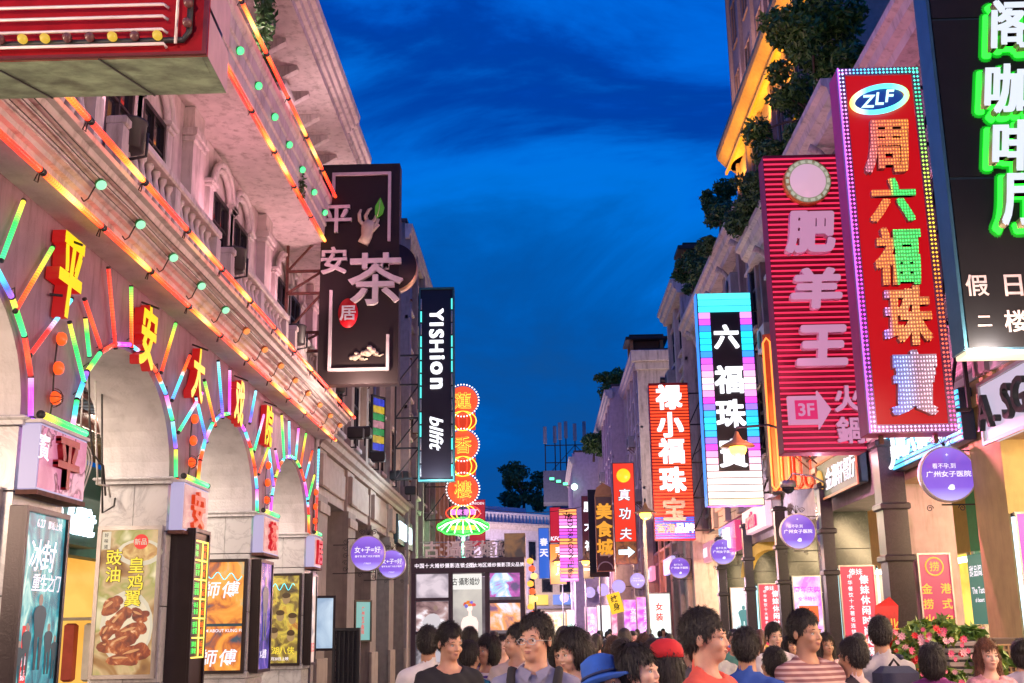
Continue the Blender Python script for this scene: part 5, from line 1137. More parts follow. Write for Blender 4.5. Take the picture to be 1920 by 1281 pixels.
tree('roof_tree', 'spreading tree hanging over the pink house near the antennas', (3.4, 74, 12.3), clumps(12, (.9, 1.3, .8), .6, 10, (0, 0, .9)), 4200, .12, 1.0, seed=9)
tree('far_tree', 'dark rounded tree above the balustraded building', (-1.6, 104, 11.6), clumps(22, (1.5, 1.5, 1.6), .95, 11, (0, 0, 2.6)), 7000, .16, 2.2, .12, seed=10, m=LF2)
t = thing('creeper', 'wispy creeper hanging from the theatre eave', 'plant', (-3.75, 14.0, 9.8)); leaf_cloud('foliage', t, [((.1 * math.sin(i), .18 * i, .5 - .16 * i), (.14, .2, .3)) for i in range(7)], 900, .06, LF2, 20)
t = thing('creeper', 'small tuft of creeper beside the theatre column under the eave', 'plant', (-3.8, 16.6, 8.6)); leaf_cloud('foliage', t, [((.04 * i, .1 * i, .3 - .15 * i), (.1, .12, .25)) for i in range(4)], 380, .05, LF2, 21)

# air conditioners, drain pipes and cables on the facades
def aircon(lab, x, y, z, side):
    t = thing('air_conditioner', lab, 'air conditioner', (x, y, z), R(-90) if side > 0 else R(90), 'air conditioners on the upper walls')
    MB().box(-.42, .42, -.34, -.02, 0, .58, .02).build('case', mat('aged_ac_case', (.42, .40, .37), .5, dirt=.4), t); m = MB(); m.smooth = True; m.lathe((-.1, -.345, .29), [(.21, 0), (.21, -.012), (.05, -.02)], 18, 'Y'); m.build('fan_grille', IRON, t)
    MB().bar((-.35, -.34, -.02), (-.35, 0, -.02), .03).bar((.35, -.34, -.02), (.35, 0, -.02), .03).bar((-.35, -.3, -.02), (-.35, 0, -.3), .025).bar((.35, -.3, -.02), (.35, 0, -.3), .025).build('shelf', RUST, t)
AC = [(5.38, 19.4, 7.6, 1), (5.38, 22.9, 5.0, 1), (5.38, 25.6, 7.7, 1), (5.33, 29.2, 10.0, 1), (5.33, 33.4, 7.6, 1), (5.0, 39.6, 7.4, 1), (5.0, 41.6, 10.2, 1), (4.7, 54.5, 7.4, 1), (4.7, 57.5, 10.4, 1), (3.95, 66, 7.4, 1), (3.95, 71, 10.4, 1), (-4.55, 24.6, 8.1, -1), (-4.55, 29.0, 8.0, -1), (-4.3, 39, 8.2, -1), (-4.3, 43, 11.3, -1)]
AW = ['nearest on the mauve building', 'just above the arcade of the mauve building', 'middle of the mauve building', 'under the long eave', 'far end of the mauve building', 'lower wall of the cream house', 'upper wall of the cream house', 'lower wall of the white stepped house', 'upper wall of the white stepped house', 'lower wall of the pink house', 'upper wall of the pink house', 'stone building, near window', 'stone building, far window', 'grey block, lower wall', 'grey block, upper wall']
for (x, y, z, s), w_ in zip(AC, AW): aircon('aged air conditioner, ' + w_, x, y, z, s)
for i, (x, y, h) in enumerate(((5.3, 18.1, 9.8), (5.3, 23.4, 10), (5.28, 27.7, 11), (5.28, 34.8, 11), (4.98, 38.6, 13), (4.63, 53.4, 13), (-4.5, 22.5, 9), (-4.5, 31, 9), (-4.2, 36.8, 14))):
    t = thing('drain_pipe', 'grey drain pipe on the ' + ['brick wall corner', 'mauve wall, first', 'mauve wall, second', 'mauve wall, third', 'cream house corner', 'white house corner', 'stone building corner by the theatre', 'stone building middle', 'grey block corner'][i], 'pipe', (x, y, 5.3), 0, 'drain pipes'); MB().tube([(0, 0, 0), (0, 0, h - 5.3)], .045, 8).build('pipe', STEEL, t)
    for z in range(1, int(h - 5.3), 2): MB().box(-.07, .07, -.07, .07, z, z + .05).build('clamp', RUST, t)
for i, (a, b) in enumerate((((-4.4, 60, 8.2), (3.9, 66, 8.9)), ((5.35, 14, 5.6), (5.35, 37, 5.0)), ((5.35, 18, 7.9), (5.0, 42, 7.4)), ((-4.3, 22, 5.9), (-4.2, 45, 6.1)))):
    a, b = Vector(a), Vector(b); t = thing('power_cable', 'thin sagging black cable ' + ('across the far end of the street', 'low along the right wall', 'high along the right wall', 'along the left stone building')[i], 'cable', a)
    MB().tube([(b - a) * (k / 16) - Vector((0, 0, (1.0 - (k / 8 - 1) ** 2) * (.5 if i else .7))) for k in range(17)], .018, 5).build('cable', WIRE, t)

# lit shops closing the far end of the street
t = thing('corner_shops', 'cream corner building with small lit shops where the street bends away', 'building', (-.4, 97, 0), R(12))
MB().box(-3.2, 3.2, 0, 5, 0, 6.2).build('wall', mat('cream_wall_far', (.55, .47, .36), .8, dirt=.2), t); MB().box(-3.4, 3.4, -.5, .0, 3.4, 3.6).build('awning', mat('grey_awning', (.3, .28, .3), .6), t)
for i, c in enumerate(((1, .75, .35), (1, .9, .7), (.7, .85, 1), (1, .6, .2))): MB().box(-3.0 + i * 1.55, -1.7 + i * 1.55, -.04, -.001, .2, 3.0).build('shop_front', noise_emis('far_front_%d' % i, [(.4, tuple(v * .5 for v in c)), (.55, c)], 1.4, 1.3, sample=False), t)
for i, c in enumerate(((.9, .1, .1), (1, .7, .1), (.2, .3, .8))): MB().box(-2.9 + i * 2.0, -1.3 + i * 2.0, -.55, -.501, 3.7, 4.5).build('shop_sign', emis('far_sign_%d' % i, c, 1.0, False), t)
for i in range(4):
    f = MB().box(-2.7 + i * 1.5, -1.8 + i * 1.5, -.04, -.001, 4.7, 5.8).build('window', DARKW, t); MB().box(-2.6 + i * 1.5, -1.9 + i * 1.5, -.05, -.041, 4.8, 5.7).build('pane', PANE, f)
# ------------------------------------------------------------------ blade signs hung over the street
def corners(pl, pr, pt, pb, Y):
    a = atY(pl, (pt + pb) / 2, Y); b = atY(pr, (pt + pb) / 2, Y); c = atY((pl + pr) / 2, pt, Y); d = atY((pl + pr) / 2, pb, Y)
    return (a.x + b.x) / 2, b.x - a.x, d.z, c.z - d.z
def blade(label, pl, pr, pt, pb, Y, depth, casem, facem, fr=.05, framem=None, name='vertical_sign', cat='sign', rz=0, case=True):
    x, w, z, h = corners(pl, pr, pt, pb, Y); t = thing(name, label, cat, (x, Y, z), rz)
    if case:
        MB().box(-w / 2, w / 2, .02, depth, 0, h, .01).build('case', casem, t)
        MB().box(-w / 2 + fr, w / 2 - fr, .0, .019, fr, h - fr).build('face', facem, t)
        if fr: MB().box(-w / 2, -w / 2 + fr, -.03, .019, 0, h).box(w / 2 - fr, w / 2, -.03, .019, 0, h).box(-w / 2 + fr, w / 2 - fr, -.03, .019, 0, fr).box(-w / 2 + fr, w / 2 - fr, -.03, .019, h - fr, h).build('frame', framem or casem, t)
    return t, w, h
def truss(t, x0, x1, zs, y=.15, m=RUST, w=.045, name='bracket'):
    b = MB()
    for i, z in enumerate(zs): b.bar((x0, y, z), (x1, y, z), w)
    for a, c in zip(zs, zs[1:]): b.bar((x0, y, a), (x1, y, c), w * .8)
    b.bar((x0, y, zs[0]), (x0, y, zs[-1]), w); b.bar((x1, y, zs[0]), (x1, y, zs[-1]), w); b.build(name, m, t)
SILV = mat('silver_letter', (.70, .64, .64), .4)
# 1. brown tea-house sign
BRWN = mat('dark_brown_board', (.010, .004, .004), .6, bump=.05)
t, w, h = blade('dark brown tea house sign with raised silver characters and a hand holding a leaf', 600, 748, 308, 720, 19, .28, mat('brown_case', (.03, .015, .015), .5), BRWN, fr=0)
cz = h * .52
MB().lathe((w / 2 - .12, .01, cz), [(.42, 0), (.42, .26)], 36, 'Y').build('round_bulge', BRWN, t); MB().lathe((w / 2 - .12, .012, cz), [(.425, .02), (.425, .262)], 36, 'Y').build('bulge_rim', mat('gold_rim', (.45, .30, .18), .4, metal=.5), t)
b = MB(); fw = .05; xl, xr, zb, zt = -w / 2 + .18, w / 2 - .20, .22, h - .17
b.box(xl, xl + fw, -.05, 0, zt - .45, zt).box(xl, xr + fw, -.051, 0, zt - fw, zt + .001).box(xr, xr + fw, -.05, 0, zt - 1.28, zt - fw).box(xl, xl + fw, -.05, 0, zb, zb + 1.42).box(xl, xr + fw, -.051, 0, zb - .001, zb + fw).box(xr, xr + fw, -.05, 0, zb + fw, zb + .62).build('raised_border', mat('white_border', (.62, .55, .55), .5), t)
def ch(tt, c, fx, fy, hh, m, w=w, h=h, **k): return glyph(c, -w / 2 + fx * w, h - fy * h, hh, m, tt, **k)
ch(t, '平', .20, .26, .50, SILV, ext=.06, bold=.02); ch(t, '安', .18, .45, .48, SILV, ext=.06, bold=.02)
ch(t, '茶', .84, .54, .92, SILV, ext=.05, bold=.012, w=.85)
b = MB().lathe((0, 0, 0), [(.16, 0), (.17, -.04), (.0, -.045)], 24, 'Y').build('red_seal', mat('red_seal_paint', (.65, .01, .02), .4), t, (-w / 2 + .37 * w, .0, h - .69 * h)); b.scale = (1, 1, 1.55)
ch(t, '居', .37, .69, .26, mat('white_letter', (.75, .72, .72), .5), y=-.05, ext=.03, bold=.02)
HANDM = mat('ivory_relief', (.55, .50, .36), .5, bump=0)
hx, hz = -w / 2 + .60 * w, h - .30 * h
b = MB(); b.smooth = True
b.tube([(-.08, -.03, -.30), (-.02, -.03, -.18), (.0, -.03, -.02), (.04, -.03, .10)], [.10, .095, .12, .09], 12)
for p in ([(-.06, -.04, .02), (-.14, -.05, .12), (-.15, -.05, .24), (-.12, -.05, .32)], [(.0, -.04, .08), (-.04, -.05, .20), (.02, -.05, .31), (.07, -.05, .34)], [(.05, -.04, .06), (.12, -.05, .12), (.15, -.05, .20)], [(.07, -.04, .0), (.15, -.05, .04), (.18, -.05, .14)], [(.06, -.04, -.1), (.12, -.05, -.04), (.19, -.05, .04)]): b.tube(p, [.04, .034, .03, .018][:len(p)], 8)
b.build('relief_hand', HANDM, t, (hx, 0, hz))
MB().prism([(0, 0), (.10, .08), (.13, .20), (.06, .38), (-.03, .22), (-.03, .08)], -.09, -.06).build('relief_leaf', emis('leaf_green_glow', (.12, .45, .03), .35, False), t, (hx + .16, 0, hz + .14)); MB().tube([(.01, -.095, .03), (.04, -.095, .15), (.055, -.095, .32)], .006, 4).build('leaf_vein', HANDM, t, (hx + .16, 0, hz + .14))  # the leaf's green glows slightly by itself
for x, z, s in ((.50, .885, .8), (.66, .865, 1)):
    b = MB(); b.smooth = True
    for q, (u, v, r_) in enumerate(((0, 0, .07), (.08, .03, .06), (-.08, -.01, .05), (.15, -.02, .04), (.03, .08, .05))): b.lathe((u * s, 0, v * s), [(r_ * s, 0), (r_ * s * .9, -.03), (.005, -.045)], 12, 'Y')
    b.tube([(.1 * s, -.02, -.04 * s), (.2 * s, -.02, -.06 * s), (.27 * s, -.02, -.03 * s)], .015, 6); b.build('relief_cloud', HANDM, t, (-w / 2 + x * w - .05, 0, h - z * h))
truss(t, -w / 2 - .60, -w / 2 + .02, [.62, .95, 1.65, 2.05, 2.75, 3.05], .15)
# 2. black vertical sign with white neon letters
t, w, h = blade('narrow black vertical sign with white lit letters reading downwards inside a teal tube frame', 785, 852, 540, 903, 30, .25, mat('black_teal_case', (.02, .05, .05), .4), mat('black_face', (.012, .008, .014), .4), fr=.0)
TEAL = emis('teal_tube_light', (.10, .85, .80), 1.3)
for s in (-1, 1):
    for i in range(14):
        tube_obj((s * (w / 2 - .06), -.05, .12 + i * .345), (s * (w / 2 - .06), -.05, .44 + i * .345), TEAL if (i in (3, 4, 6, 7, 8, 9, 10, 12) if s < 0 else i in (0, 2, 8, 9, 10, 13)) else STEEL, t, .7, 'frame_tube')
MB().box(-w / 2, w / 2, -.06, -.02, 0, .05).box(-w / 2, w / 2, -.06, -.02, h - .05, h).box(-w / 2, -w / 2 + .04, -.06, -.02, .05, h - .05).box(w / 2 - .04, w / 2, -.06, -.02, .05, h - .05).build('frame', mat('teal_frame', (.03, .12, .12), .4), t)
WL = emis('white_neon_letter', (.92, .93, 1), 1.7)
for c, f, hh in (('Y', .145, .34), ('I', .195, .34), ('S', .245, .36), ('H', .31, .34), ('i', .37, .36), ('o', .425, .30), ('n', .505, .30)):
    glyph(c, .0 if c != 'i' else .02, h * (1 - f), hh * 1.1, WL, t, ext=.05, bold=.03, rot=R(90))
glyph('bllfit', .0, h * .24, .36, WL, t, ext=.05, bold=.015, rot=R(90), shear=.3, name='script_lettering')
truss(t, -w / 2 - .62, -w / 2, [.1, .9, 1.7, 2.6, 3.4], .1, m=IRON)
# 3. lotus neon
Y = 42; x = atY(868, 850, Y).x; zc = lambda py: atY(868, py, Y).z
t = thing('lotus_neon_sign', 'tall red neon sign of three round discs over a green neon lotus', 'neon sign', (x, Y, zc(1005)))
z0 = zc(1005)
DISC = emis('red_orange_disc', (1, .10, .03), 1.0); YN = emis('orange_yellow_neon', (1, .62, .05), 2.4); RN = emis('red_neon', (1, .05, .02), 2.4); GN = emis('green_neon', (.05, 1, .08), 2.4); WN = emis('white_neon', (.95, 1, .95), 2.2); MN = emis('magenta_neon', (1, .2, .9), 2)
BEADW = emis('white_bead', (1, .92, .95), 2.0, False)
def ring(c, r_, n, m, par, br=.03, name='bulb_ring', y=-.1):
    b = MB(); b.smooth = True
    for i in range(n): a = 2 * PI * i / n; b.lathe((c[0] + r_ * math.cos(a), y, c[1] + r_ * math.sin(a)), [(br, 0), (br * .7, -br * .7), (.003, -br)][::1], 6, 'Y')
    return b.build(name, m, par, kind='stuff')
for c, py in (('蓮', 752), ('香', 835), ('樓', 918)):
    z = zc(py) - z0; d = MB().lathe((0, 0, z), [(.54, .1), (.56, 0), (.54, -.06)], 32, 'Y').build('disc', DISC, t)
    ring((0, z), .60, 34, BEADW, t, .032)
    glyph(c, 0, z, .62, YN, t, y=-.07, ext=.02, bold=.015); glyph(c, 0, z, .60, RN, t, y=-.07 - .04, ext=.01, bold=-.006)
for py in (790, 875):
    z = zc(py) - z0
    for a in (.16, .32, .50): MB().tube([(a * math.cos(u), -.08, z + .36 * math.sin(u)) for u in [2 * PI * i / 20 for i in range(20)]], .018, 5, closed=True).build('neon_swirl', YN if a > .2 else RN, t)
    MB().box(-.46, .46, 0, .08, z - .32, z + .32).build('swirl_plate', emis('red_swirl_plate', (.75, .05, .01), .9), t)
z = zc(962) - z0
for a in (.25, .45, .62): MB().tube([(a * math.cos(u), -.08, z + .28 * math.sin(u)) for u in [2 * PI * i / 20 for i in range(20)]], .02, 5, closed=True).build('petal_neon', YN if a < .5 else RN, t)
for i, c in enumerate('酒家茶面'): glyph(c, -.36 + .24 * i, z + .02, .2, MN, t, y=-.12, ext=.02, bold=.02)
z = zc(988) - z0
gp = mat('green_plate', (.01, .10, .02), .5)
MB().prism([(.92 * math.cos(u), z + .30 * math.sin(u)) for u in [2 * PI * i / 28 for i in range(28)]], .0, .08).build('lotus_plate', emis('green_lotus_plate', (.02, .55, .05), .8), t)
for i in range(9):
    a = PI * (i + .5) / 9; MB().tube([(.16 * math.cos(a), -.08, z + .26), (.62 * math.cos(a), -.08, z + .12), (.92 * math.cos(a) if i not in (0, 8) else .9 * math.cos(a), -.08, z - .24 * math.sin(a))], .02, 5).build('petal_line', WN, t)
MB().tube([(.92 * math.cos(u), -.08, z + .30 * math.sin(u) + .02 * math.sin(u * 9)) for u in [2 * PI * i / 54 for i in range(54)]], .03, 5, closed=True).build('lotus_outline', GN, t)
for i in range(5): glyph('酒楼茶点面'[i], -.36 + .18 * i, z - .04, .15, YN, t, y=-.09, ext=.01)
MB().bar((0, .1, -.9), (0, .1, z), .12).build('stem', emis('mint_stem', (.3, .9, .8), 1.2), t); truss(t, -1.4, -.5, [.6, 1.8, 3.0, 4.2], .2, IRON)
# red banner beyond it
t, w, h = blade('plain crimson banner with small emblem beyond the lotus sign', 880, 910, 937, 1025, 47, .12, mat('crimson_case', (.3, .01, .03), .5), emis('crimson_banner', (.55, .015, .05), .8), fr=.02, rz=0)
glyph('GARDEN', 0, h - .15, .10, WP, t, ext=.003, name='lettering'); MB().tube([(-.15, -.01, 1.3), (0, -.01, 1.5), (.15, -.01, 1.3)], .015, 4).build('emblem', WP, t)
# fascia sign
t = thing('shop_sign', 'white lit fascia letters on the stone beam left of the kiosk', 'shop sign', (-4.42, 36.8, 4.35), R(90)); MB().box(-2.2, 2.2, -.15, 0, -.1, .75).build('board', mat('teal_board', (.01, .05, .06), .5), t)
for i, c in enumerate('YISHion'): glyph(c, -1.8 + .42 * i, .3, .5, BLS, t, y=-.15, ext=.04, bold=.02)
# 4. red neon jeweller sign on the right
MAGC = mat('magenta_case', (.45, .02, .18), .4); REDF = emis('red_panel_glow', (.62, .004, .008), .9)
t, w, h = blade('tall red sign edged with rainbow LED beads, five LED characters under an oval Latin logo', 1598, 1758, 128, 812, 13.9, .38, MAGC, REDF, fr=.10, framem=mat('chrome_frame', (.5, .3, .45), .3, metal=.5))
def beads(n, f, m, par, name, br=.013):
    b = MB()
    for i in range(n): 
        for q in (0, 1): p = f((i + .5) / n, q); b.add([(p[0] - br, p[1], p[2]), (p[0], p[1], p[2] - br), (p[0] + br, p[1], p[2]), (p[0], p[1], p[2] + br), (p[0], p[1] - br, p[2])], [(0, 1, 4), (1, 2, 4), (2, 3, 4), (3, 0, 4)])
    return b.build(name, m, par, kind='stuff')
hue = ramp_emis
LB = ramp_emis('bead_left', [(0, (.9, .5, 1)), (.1, (.6, .1, 1)), (.3, (1, .05, 1)), (.6, (1, .1, .7)), (.85, (1, .2, .8)), (1, (.3, .6, 1))], 3.2)
RB = ramp_emis('bead_right', [(0, (1, .1, .5)), (.12, (1, .1, .1)), (.35, (1, .15, .02)), (.55, (1, .7, .05)), (.75, (.4, 1, .1)), (.9, (.05, 1, .3)), (1, (.1, .9, .8))], 2.6)
TB = ramp_emis('bead_top', [(0, (1, .1, .7)), (.2, (.1, .5, 1)), (.7, (.1, .9, 1)), (1, (.05, 1, .4))], 2.8, 'X'); BB = ramp_emis('bead_bottom', [(0, (.9, .4, 1)), (.5, (1, .5, .8)), (1, (.9, .3, 1))], 2.6, 'X')
beads(86, lambda u, q: (-w / 2 + .025 + .045 * q, -.032, h * u), LB, t, 'led_beads', .016); beads(86, lambda u, q: (w / 2 - .025 - .045 * q, -.032, h * u), RB, t, 'led_beads', .016)
beads(22, lambda u, q: (-w / 2 + w * u, -.032, h - .025 - .045 * q), TB, t, 'led_beads', .016); beads(22, lambda u, q: (-w / 2 + w * u, -.032, .025 + .045 * q), BB, t, 'led_beads', .016)
MB().box(-w / 2 + .005, -w / 2 + .02, -.045, -.031, 0, h).build('neon_edge', emis('violet_edge', (.6, .15, 1), 1.6), t)
def led_mat(name, stops, coord='X', st=2.2, base=(.34, .20, .22), dens=16, lo=.5):
    if name in MATS: return MATS[name]
    m, tt, n, l, b = _new(name); MATS[name] = m; c = n.new('ShaderNodeTexCoord'); mp = n.new('ShaderNodeMapping'); mp.inputs['Scale'].default_value = (1, 0, 1); l.new(c.outputs['Object'], mp.inputs[0])
    vo = n.new('ShaderNodeTexVoronoi'); vo.inputs['Scale'].default_value = dens; vo.inputs['Randomness'].default_value = .15; l.new(mp.outputs[0], vo.inputs['Vector'])
    lt = n.new('ShaderNodeMath'); lt.operation = 'LESS_THAN'; lt.inputs[1].default_value = .27; l.new(vo.outputs['Distance'], lt.inputs[0])
    s = n.new('ShaderNodeSeparateXYZ'); l.new(c.outputs['Object'], s.inputs[0]); h5 = n.new('ShaderNodeMath'); h5.operation = 'ADD'; h5.inputs[1].default_value = .5; l.new(s.outputs[coord], h5.inputs[0]); r = n.new('ShaderNodeValToRGB'); l.new(h5.outputs[0], r.inputs[0]); E = r.color_ramp.elements
    while len(E) > 1: E.remove(E[-1])
    E[0].position = stops[0][0]; E[0].color = (*stops[0][1], 1)
    for p, k in stops[1:]: E.new(p).color = (*k, 1)
    mr = n.new('ShaderNodeMath'); mr.operation = 'MULTIPLY'; mr.inputs[1].default_value = st; l.new(lt.outputs[0], mr.inputs[0]); ad = n.new('ShaderNodeMath'); ad.operation = 'ADD'; ad.inputs[1].default_value = lo; l.new(mr.outputs[0], ad.inputs[0])
    l.new(r.outputs[0], b.inputs['Emission Color']); l.new(ad.outputs[0], b.inputs['Emission Strength']); b.inputs['Base Color'].default_value = (*base, 1); b.inputs['Roughness'].default_value = .35; return m
OR_ = (1, .25, .03); GR_ = (.05, 1, .15); BL_ = (.15, .25, 1); OFF = (.25, .12, .14)
SIDEC = mat('char_side', (.35, .2, .2), .4)
for c, fx, fy, hh, st, ax in (('周', .50, .235, .74, [(0, (.7, .2, .3)), (.35, (1, .18, .05)), (1, (1, .3, .03))], 'X'), ('六', .51, .385, .60, [(0, OR_), (.45, OR_), (.55, GR_), (1, GR_)], 'X'), ('福', .51, .54, .76, [(0, OR_), (.38, OR_), (.44, GR_), (1, GR_)], 'X'), ('珠', .54, .70, .76, [(0, (.4, .25, 1)), (.2, OR_), (.5, (1, .35, .1)), (1, OR_)], 'X'), ('寶', .54, .875, .82, [(0, BL_), (.35, (.4, .5, 1)), (.6, (.5, .3, .4)), (1, (.9, .6, .7))], 'X')):
    glyph(c, -w / 2 + fx * w, h - fy * h, hh, led_mat('led_' + c, st, ax), t, y=-.005, ext=.06, bold=.04, side=SIDEC, shear=.12, w=.60)
ov = [(.36 * math.cos(a), .17 * math.sin(a)) for a in [2 * PI * i / 36 for i in range(36)]]; rt = R(12)
OVL = ramp_emis('oval_ring', [(0, (1, .8, .1)), (.3, (.1, .5, 1)), (.7, (.1, 1, .9)), (1, (.4, 1, .2))], 2.4, 'X')
ox, oz = -w / 2 + .48 * w, h - .095 * h
MB().tube([(ox + x_ * math.cos(rt) - z_ * math.sin(rt), -.05, oz + x_ * math.sin(rt) + z_ * math.cos(rt)) for x_, z_ in ov], .034, 8, closed=True).build('oval_ring', OVL, t)
MB().prism([(ox + .9 * (x_ * math.cos(rt) - z_ * math.sin(rt)), oz + .9 * (x_ * math.sin(rt) + z_ * math.cos(rt))) for x_, z_ in ov], -.02, -.005).build('oval_plate', emis('blue_oval', (.01, .05, .35), .8), t)
for i, c in enumerate('ZLF'): glyph(c, ox - .14 + .14 * i, oz - .02 + .035 * i, .17, emis('cyan_white_neon', (.5, .95, 1), 2.2), t, y=-.03, ext=.03, bold=.01, shear=.2)
truss(t, w / 2, w / 2 + .25, [.3, 1.4, 2.6, 3.8, 4.6], .2, IRON)
for q in (-1, 1): MB().bar((q * (w / 2 - .2), .2, 0), (q * (w / 2 - .2), .2, -.1), .05).build('hanger', RUST, t)
# 5. hot-pot sign with sheep badge
PKF = mat('crimson_board', (.16, .002, .02), .5, bump=0)
t, w, h = blade('crimson slatted hot pot sign with puffy pale characters under a round badge', 1450, 1601, 290, 848, 17.9, .42, mat('crimson_side', (.25, .01, .05), .5), PKF, fr=0)
SL = emis('pink_neon_slat', (1, .035, .12), 1.0)
for i in range(56): MB().box(-w / 2, w / 2, -.035, -.012, .04 + i * h / 56.5, .065 + i * h / 56.5).build('slat', SL if i % 1 == 0 else PKF, t)
PLS = mat('pale_pink_letter', (.80, .52, .72), .45); PLF = emis('pale_pink_letter_face', (.85, .40, .66), .62)
for c, fx, fy, hh in (('肥', .49, .285, .72), ('羊', .51, .475, .68), ('王', .52, .665, .66)): glyph(c, -w / 2 + fx * w, h - fy * h, hh, PLF, t, y=-.04, ext=.11, bold=.05, side=PLS, w=.82, shear=.1)
for c, fx, fy, hh in (('火', .80, .835, .42), ('鍋', .80, .935, .42)): glyph(c, -w / 2 + fx * w, h - fy * h, hh, PLF, t, y=-.04, ext=.08, bold=.03, side=PLS, w=.42)
b = MB().prism([(-.32, -.22), (.14, -.22), (.14, -.30), (.34, 0), (.14, .30), (.14, .22), (-.32, .22)], -.14, -.04).build('arrow_box', PLF, t, (-w / 2 + .32 * w, 0, h * .13)); MB().box(-.22, .12, -.15, -.141, -.15, .15).build('arrow_panel', emis('magenta_panel', (.75, .02, .15), .8), b)
glyph('3F', -w / 2 + .28 * w, h * .13, .2, PLF, t, y=-.15, ext=.03, bold=.02)
cx, cz = 0 - .0 + .03, h - .105 * h
MB().lathe((cx, 0, cz), [(.38, -.02), (.39, .15)], 36, 'Y').build('badge_rim', mat('amber_rim', (.6, .22, .05), .4), t, (0, -.13, 0))
b = MB().lathe((cx, -.12, cz), [(.375, 0), (.37, -.03)], 36, 'Y').build('badge', emis('badge_green_grey', (.38, .42, .33), .8), t)
MB().lathe((cx, -.151, cz), [(.29, 0), (.29, -.01)], 32, 'Y').build('badge_centre', emis('badge_pink', (.85, .50, .68), .8), b)
for i in range(18): a = i * PI / 9; MB().box(-.035, .035, -.008, 0, -.022, .022).build('badge_mark', emis('badge_mark', (.65, .65, .5), .7, False), b, (cx + .33 * math.cos(a), -.151, cz + .33 * math.sin(a)), (0, -a + PI / 2, 0))
MB().bar((-w / 2 - .0, .2, 0), (-w / 2, .2, 0), .02) if 0 else None
truss(t, w / 2, w / 2 + .3, [.4, 1.6, 2.8, 4.0], .2, IRON)
# 6. black cafe sign, cut by the right edge of the picture
CY = 10.6; t = thing('vertical_sign', 'huge black coffee house sign with white characters glowing green round the edges', 'sign', (4.7, CY, atY(1860, 655, CY).z))
w, h = 1.45, 6.2
# its left edge follows the photograph
lx = atY(1777, 330, CY).x - 4.7
MB().box(lx, lx + w, .02, .32, 0, h, .01).build('case', mat('blue_black_case', (.02, .05, .08), .35), t)
for i in range(4): MB().box(lx + .02, lx + w - .02, 0, .019, .02 + i * 1.7, 1.7 + i * 1.7 - .01).build('face_panel', mat('black_panel', (.008, .009, .012), .35, bump=0), t)
MB().box(lx - .03, lx, -.02, .32, 0, h).build('edge_trim', mat('blue_trim', (.05, .16, .24), .35, metal=.4), t); MB().box(lx, lx + w, .03, .31, -.04, -.001).build('under_light', emis('warm_white_strip', (1, .8, .55), 1.2), t)
CW = emis('cafe_letter_white', (.82, .9, 1), 1.0); CGN = emis('green_halo', (.02, 1, .03), 3.4); CSD = mat('letter_side_brown', (.35, .22, .18), .4)
def pz(px, py): v = atY(px, py, CY); return v.x - 4.7, v.z - t.location.z
for c, px, py in (('阁', 1890, 60), ('咖', 1880, 180), ('啡', 1895, 285), ('厅', 1912, 385)):
    x, z = pz(px, py); glyph(c, x, z, .66, emis('green_halo_edge', (.0, .35, .01), 1.0), t, y=-.004, ext=.002, bold=.09, w=.66, shear=.15); glyph(c, x, z, .60, CGN, t, y=-.02, ext=.008, bold=.05, w=.60, shear=.15); glyph(c, x, z, .53, CW, t, y=-.07, ext=.09, bold=.03, side=CSD, shear=.15, w=.52)  # green glow round each letter built as two larger luminous outlines
for c, px, py in (('假', 1832, 535), ('日', 1900, 535), ('二', 1846, 602), ('楼', 1905, 602)): x, z = pz(px, py); glyph(c, x, z, .21 if c != '二' else .10, mat('pale_pink_print', (.75, .6, .62), .5), t, y=-.0, ext=.01, bold=.012)
for px, py in ((1832, 535),): pass
# 7. pixel light jeweller sign
t, w, h = blade('big vertical light sign with cyan and magenta pixel bars round white characters', 1316, 1421, 550, 948, 26.4, .35, mat('violet_case', (.12, .03, .2), .4), mat('black_face', (.012, .008, .014), .4), fr=.0)
def barcol(f):
    cyn, blu, mag, pk, wh, am = (.02, .72, 1), (.04, .25, 1), (.85, .03, .8), (1, .45, .9), (1, .88, .85), (1, .80, .35)
    st = [(0, am), (.05, wh), (.16, (1, .75, .75)), (.22, (1, .5, .8)), (.27, mag), (.31, blu), (.35, cyn), (.40, cyn), (.44, blu), (.48, mag), (.53, pk), (.57, wh), (.61, pk), (.66, mag), (.70, blu), (.74, cyn), (.80, cyn), (.83, blu), (.87, mag), (.90, pk), (.91, (.05, .75, .9)), (1, (.1, .9, 1))]
    for (a, ca), (b_, cb_) in zip(st, st[1:]):
        if f <= b_: u = (f - a) / (b_ - a); return tuple(round(x * (1 - u) + y * u, 2) for x, y in zip(ca, cb_))
    return am
N_ = 32; dh = h / N_
for i in range(N_):
    f = (i + .5) / N_; c = barcol(f); mm = emis('pixel_%.2f_%.2f_%.2f' % c, c, 1.6)
    if i < 5 or i >= N_ - 3: MB().box(-w / 2 + .03, w / 2 - .03, -.05, -.001, i * dh + .012, (i + 1) * dh - .012).build('light_bar', mm, t)
    else:
        for s in (-1, 1): MB().box(*sorted((s * (w / 2 - .03), s * (w / 2 - .29))), -.05, -.001, i * dh + .012, (i + 1) * dh - .012).build('light_bar', mm, t)
for i, (c, py) in enumerate((('六', 632), ('福', 712), ('珠', 776), ('寶', 850))): z = atY(1369, py, 26.4).z - t.location.z; glyph(c, 0, z, .66 if i else .58, WL, t, y=-.01, ext=.05, bold=.03)
MB().box(-w / 2 - .02, -w / 2 - .001, -.04, .3, 0, h).build('edge_light', emis('blue_edge', (.05, .3, 1), 1.2), t)
truss(t, w / 2, w / 2 + .45, [.3, 1.3, 2.4, 3.6, 4.6], .2, IRON)
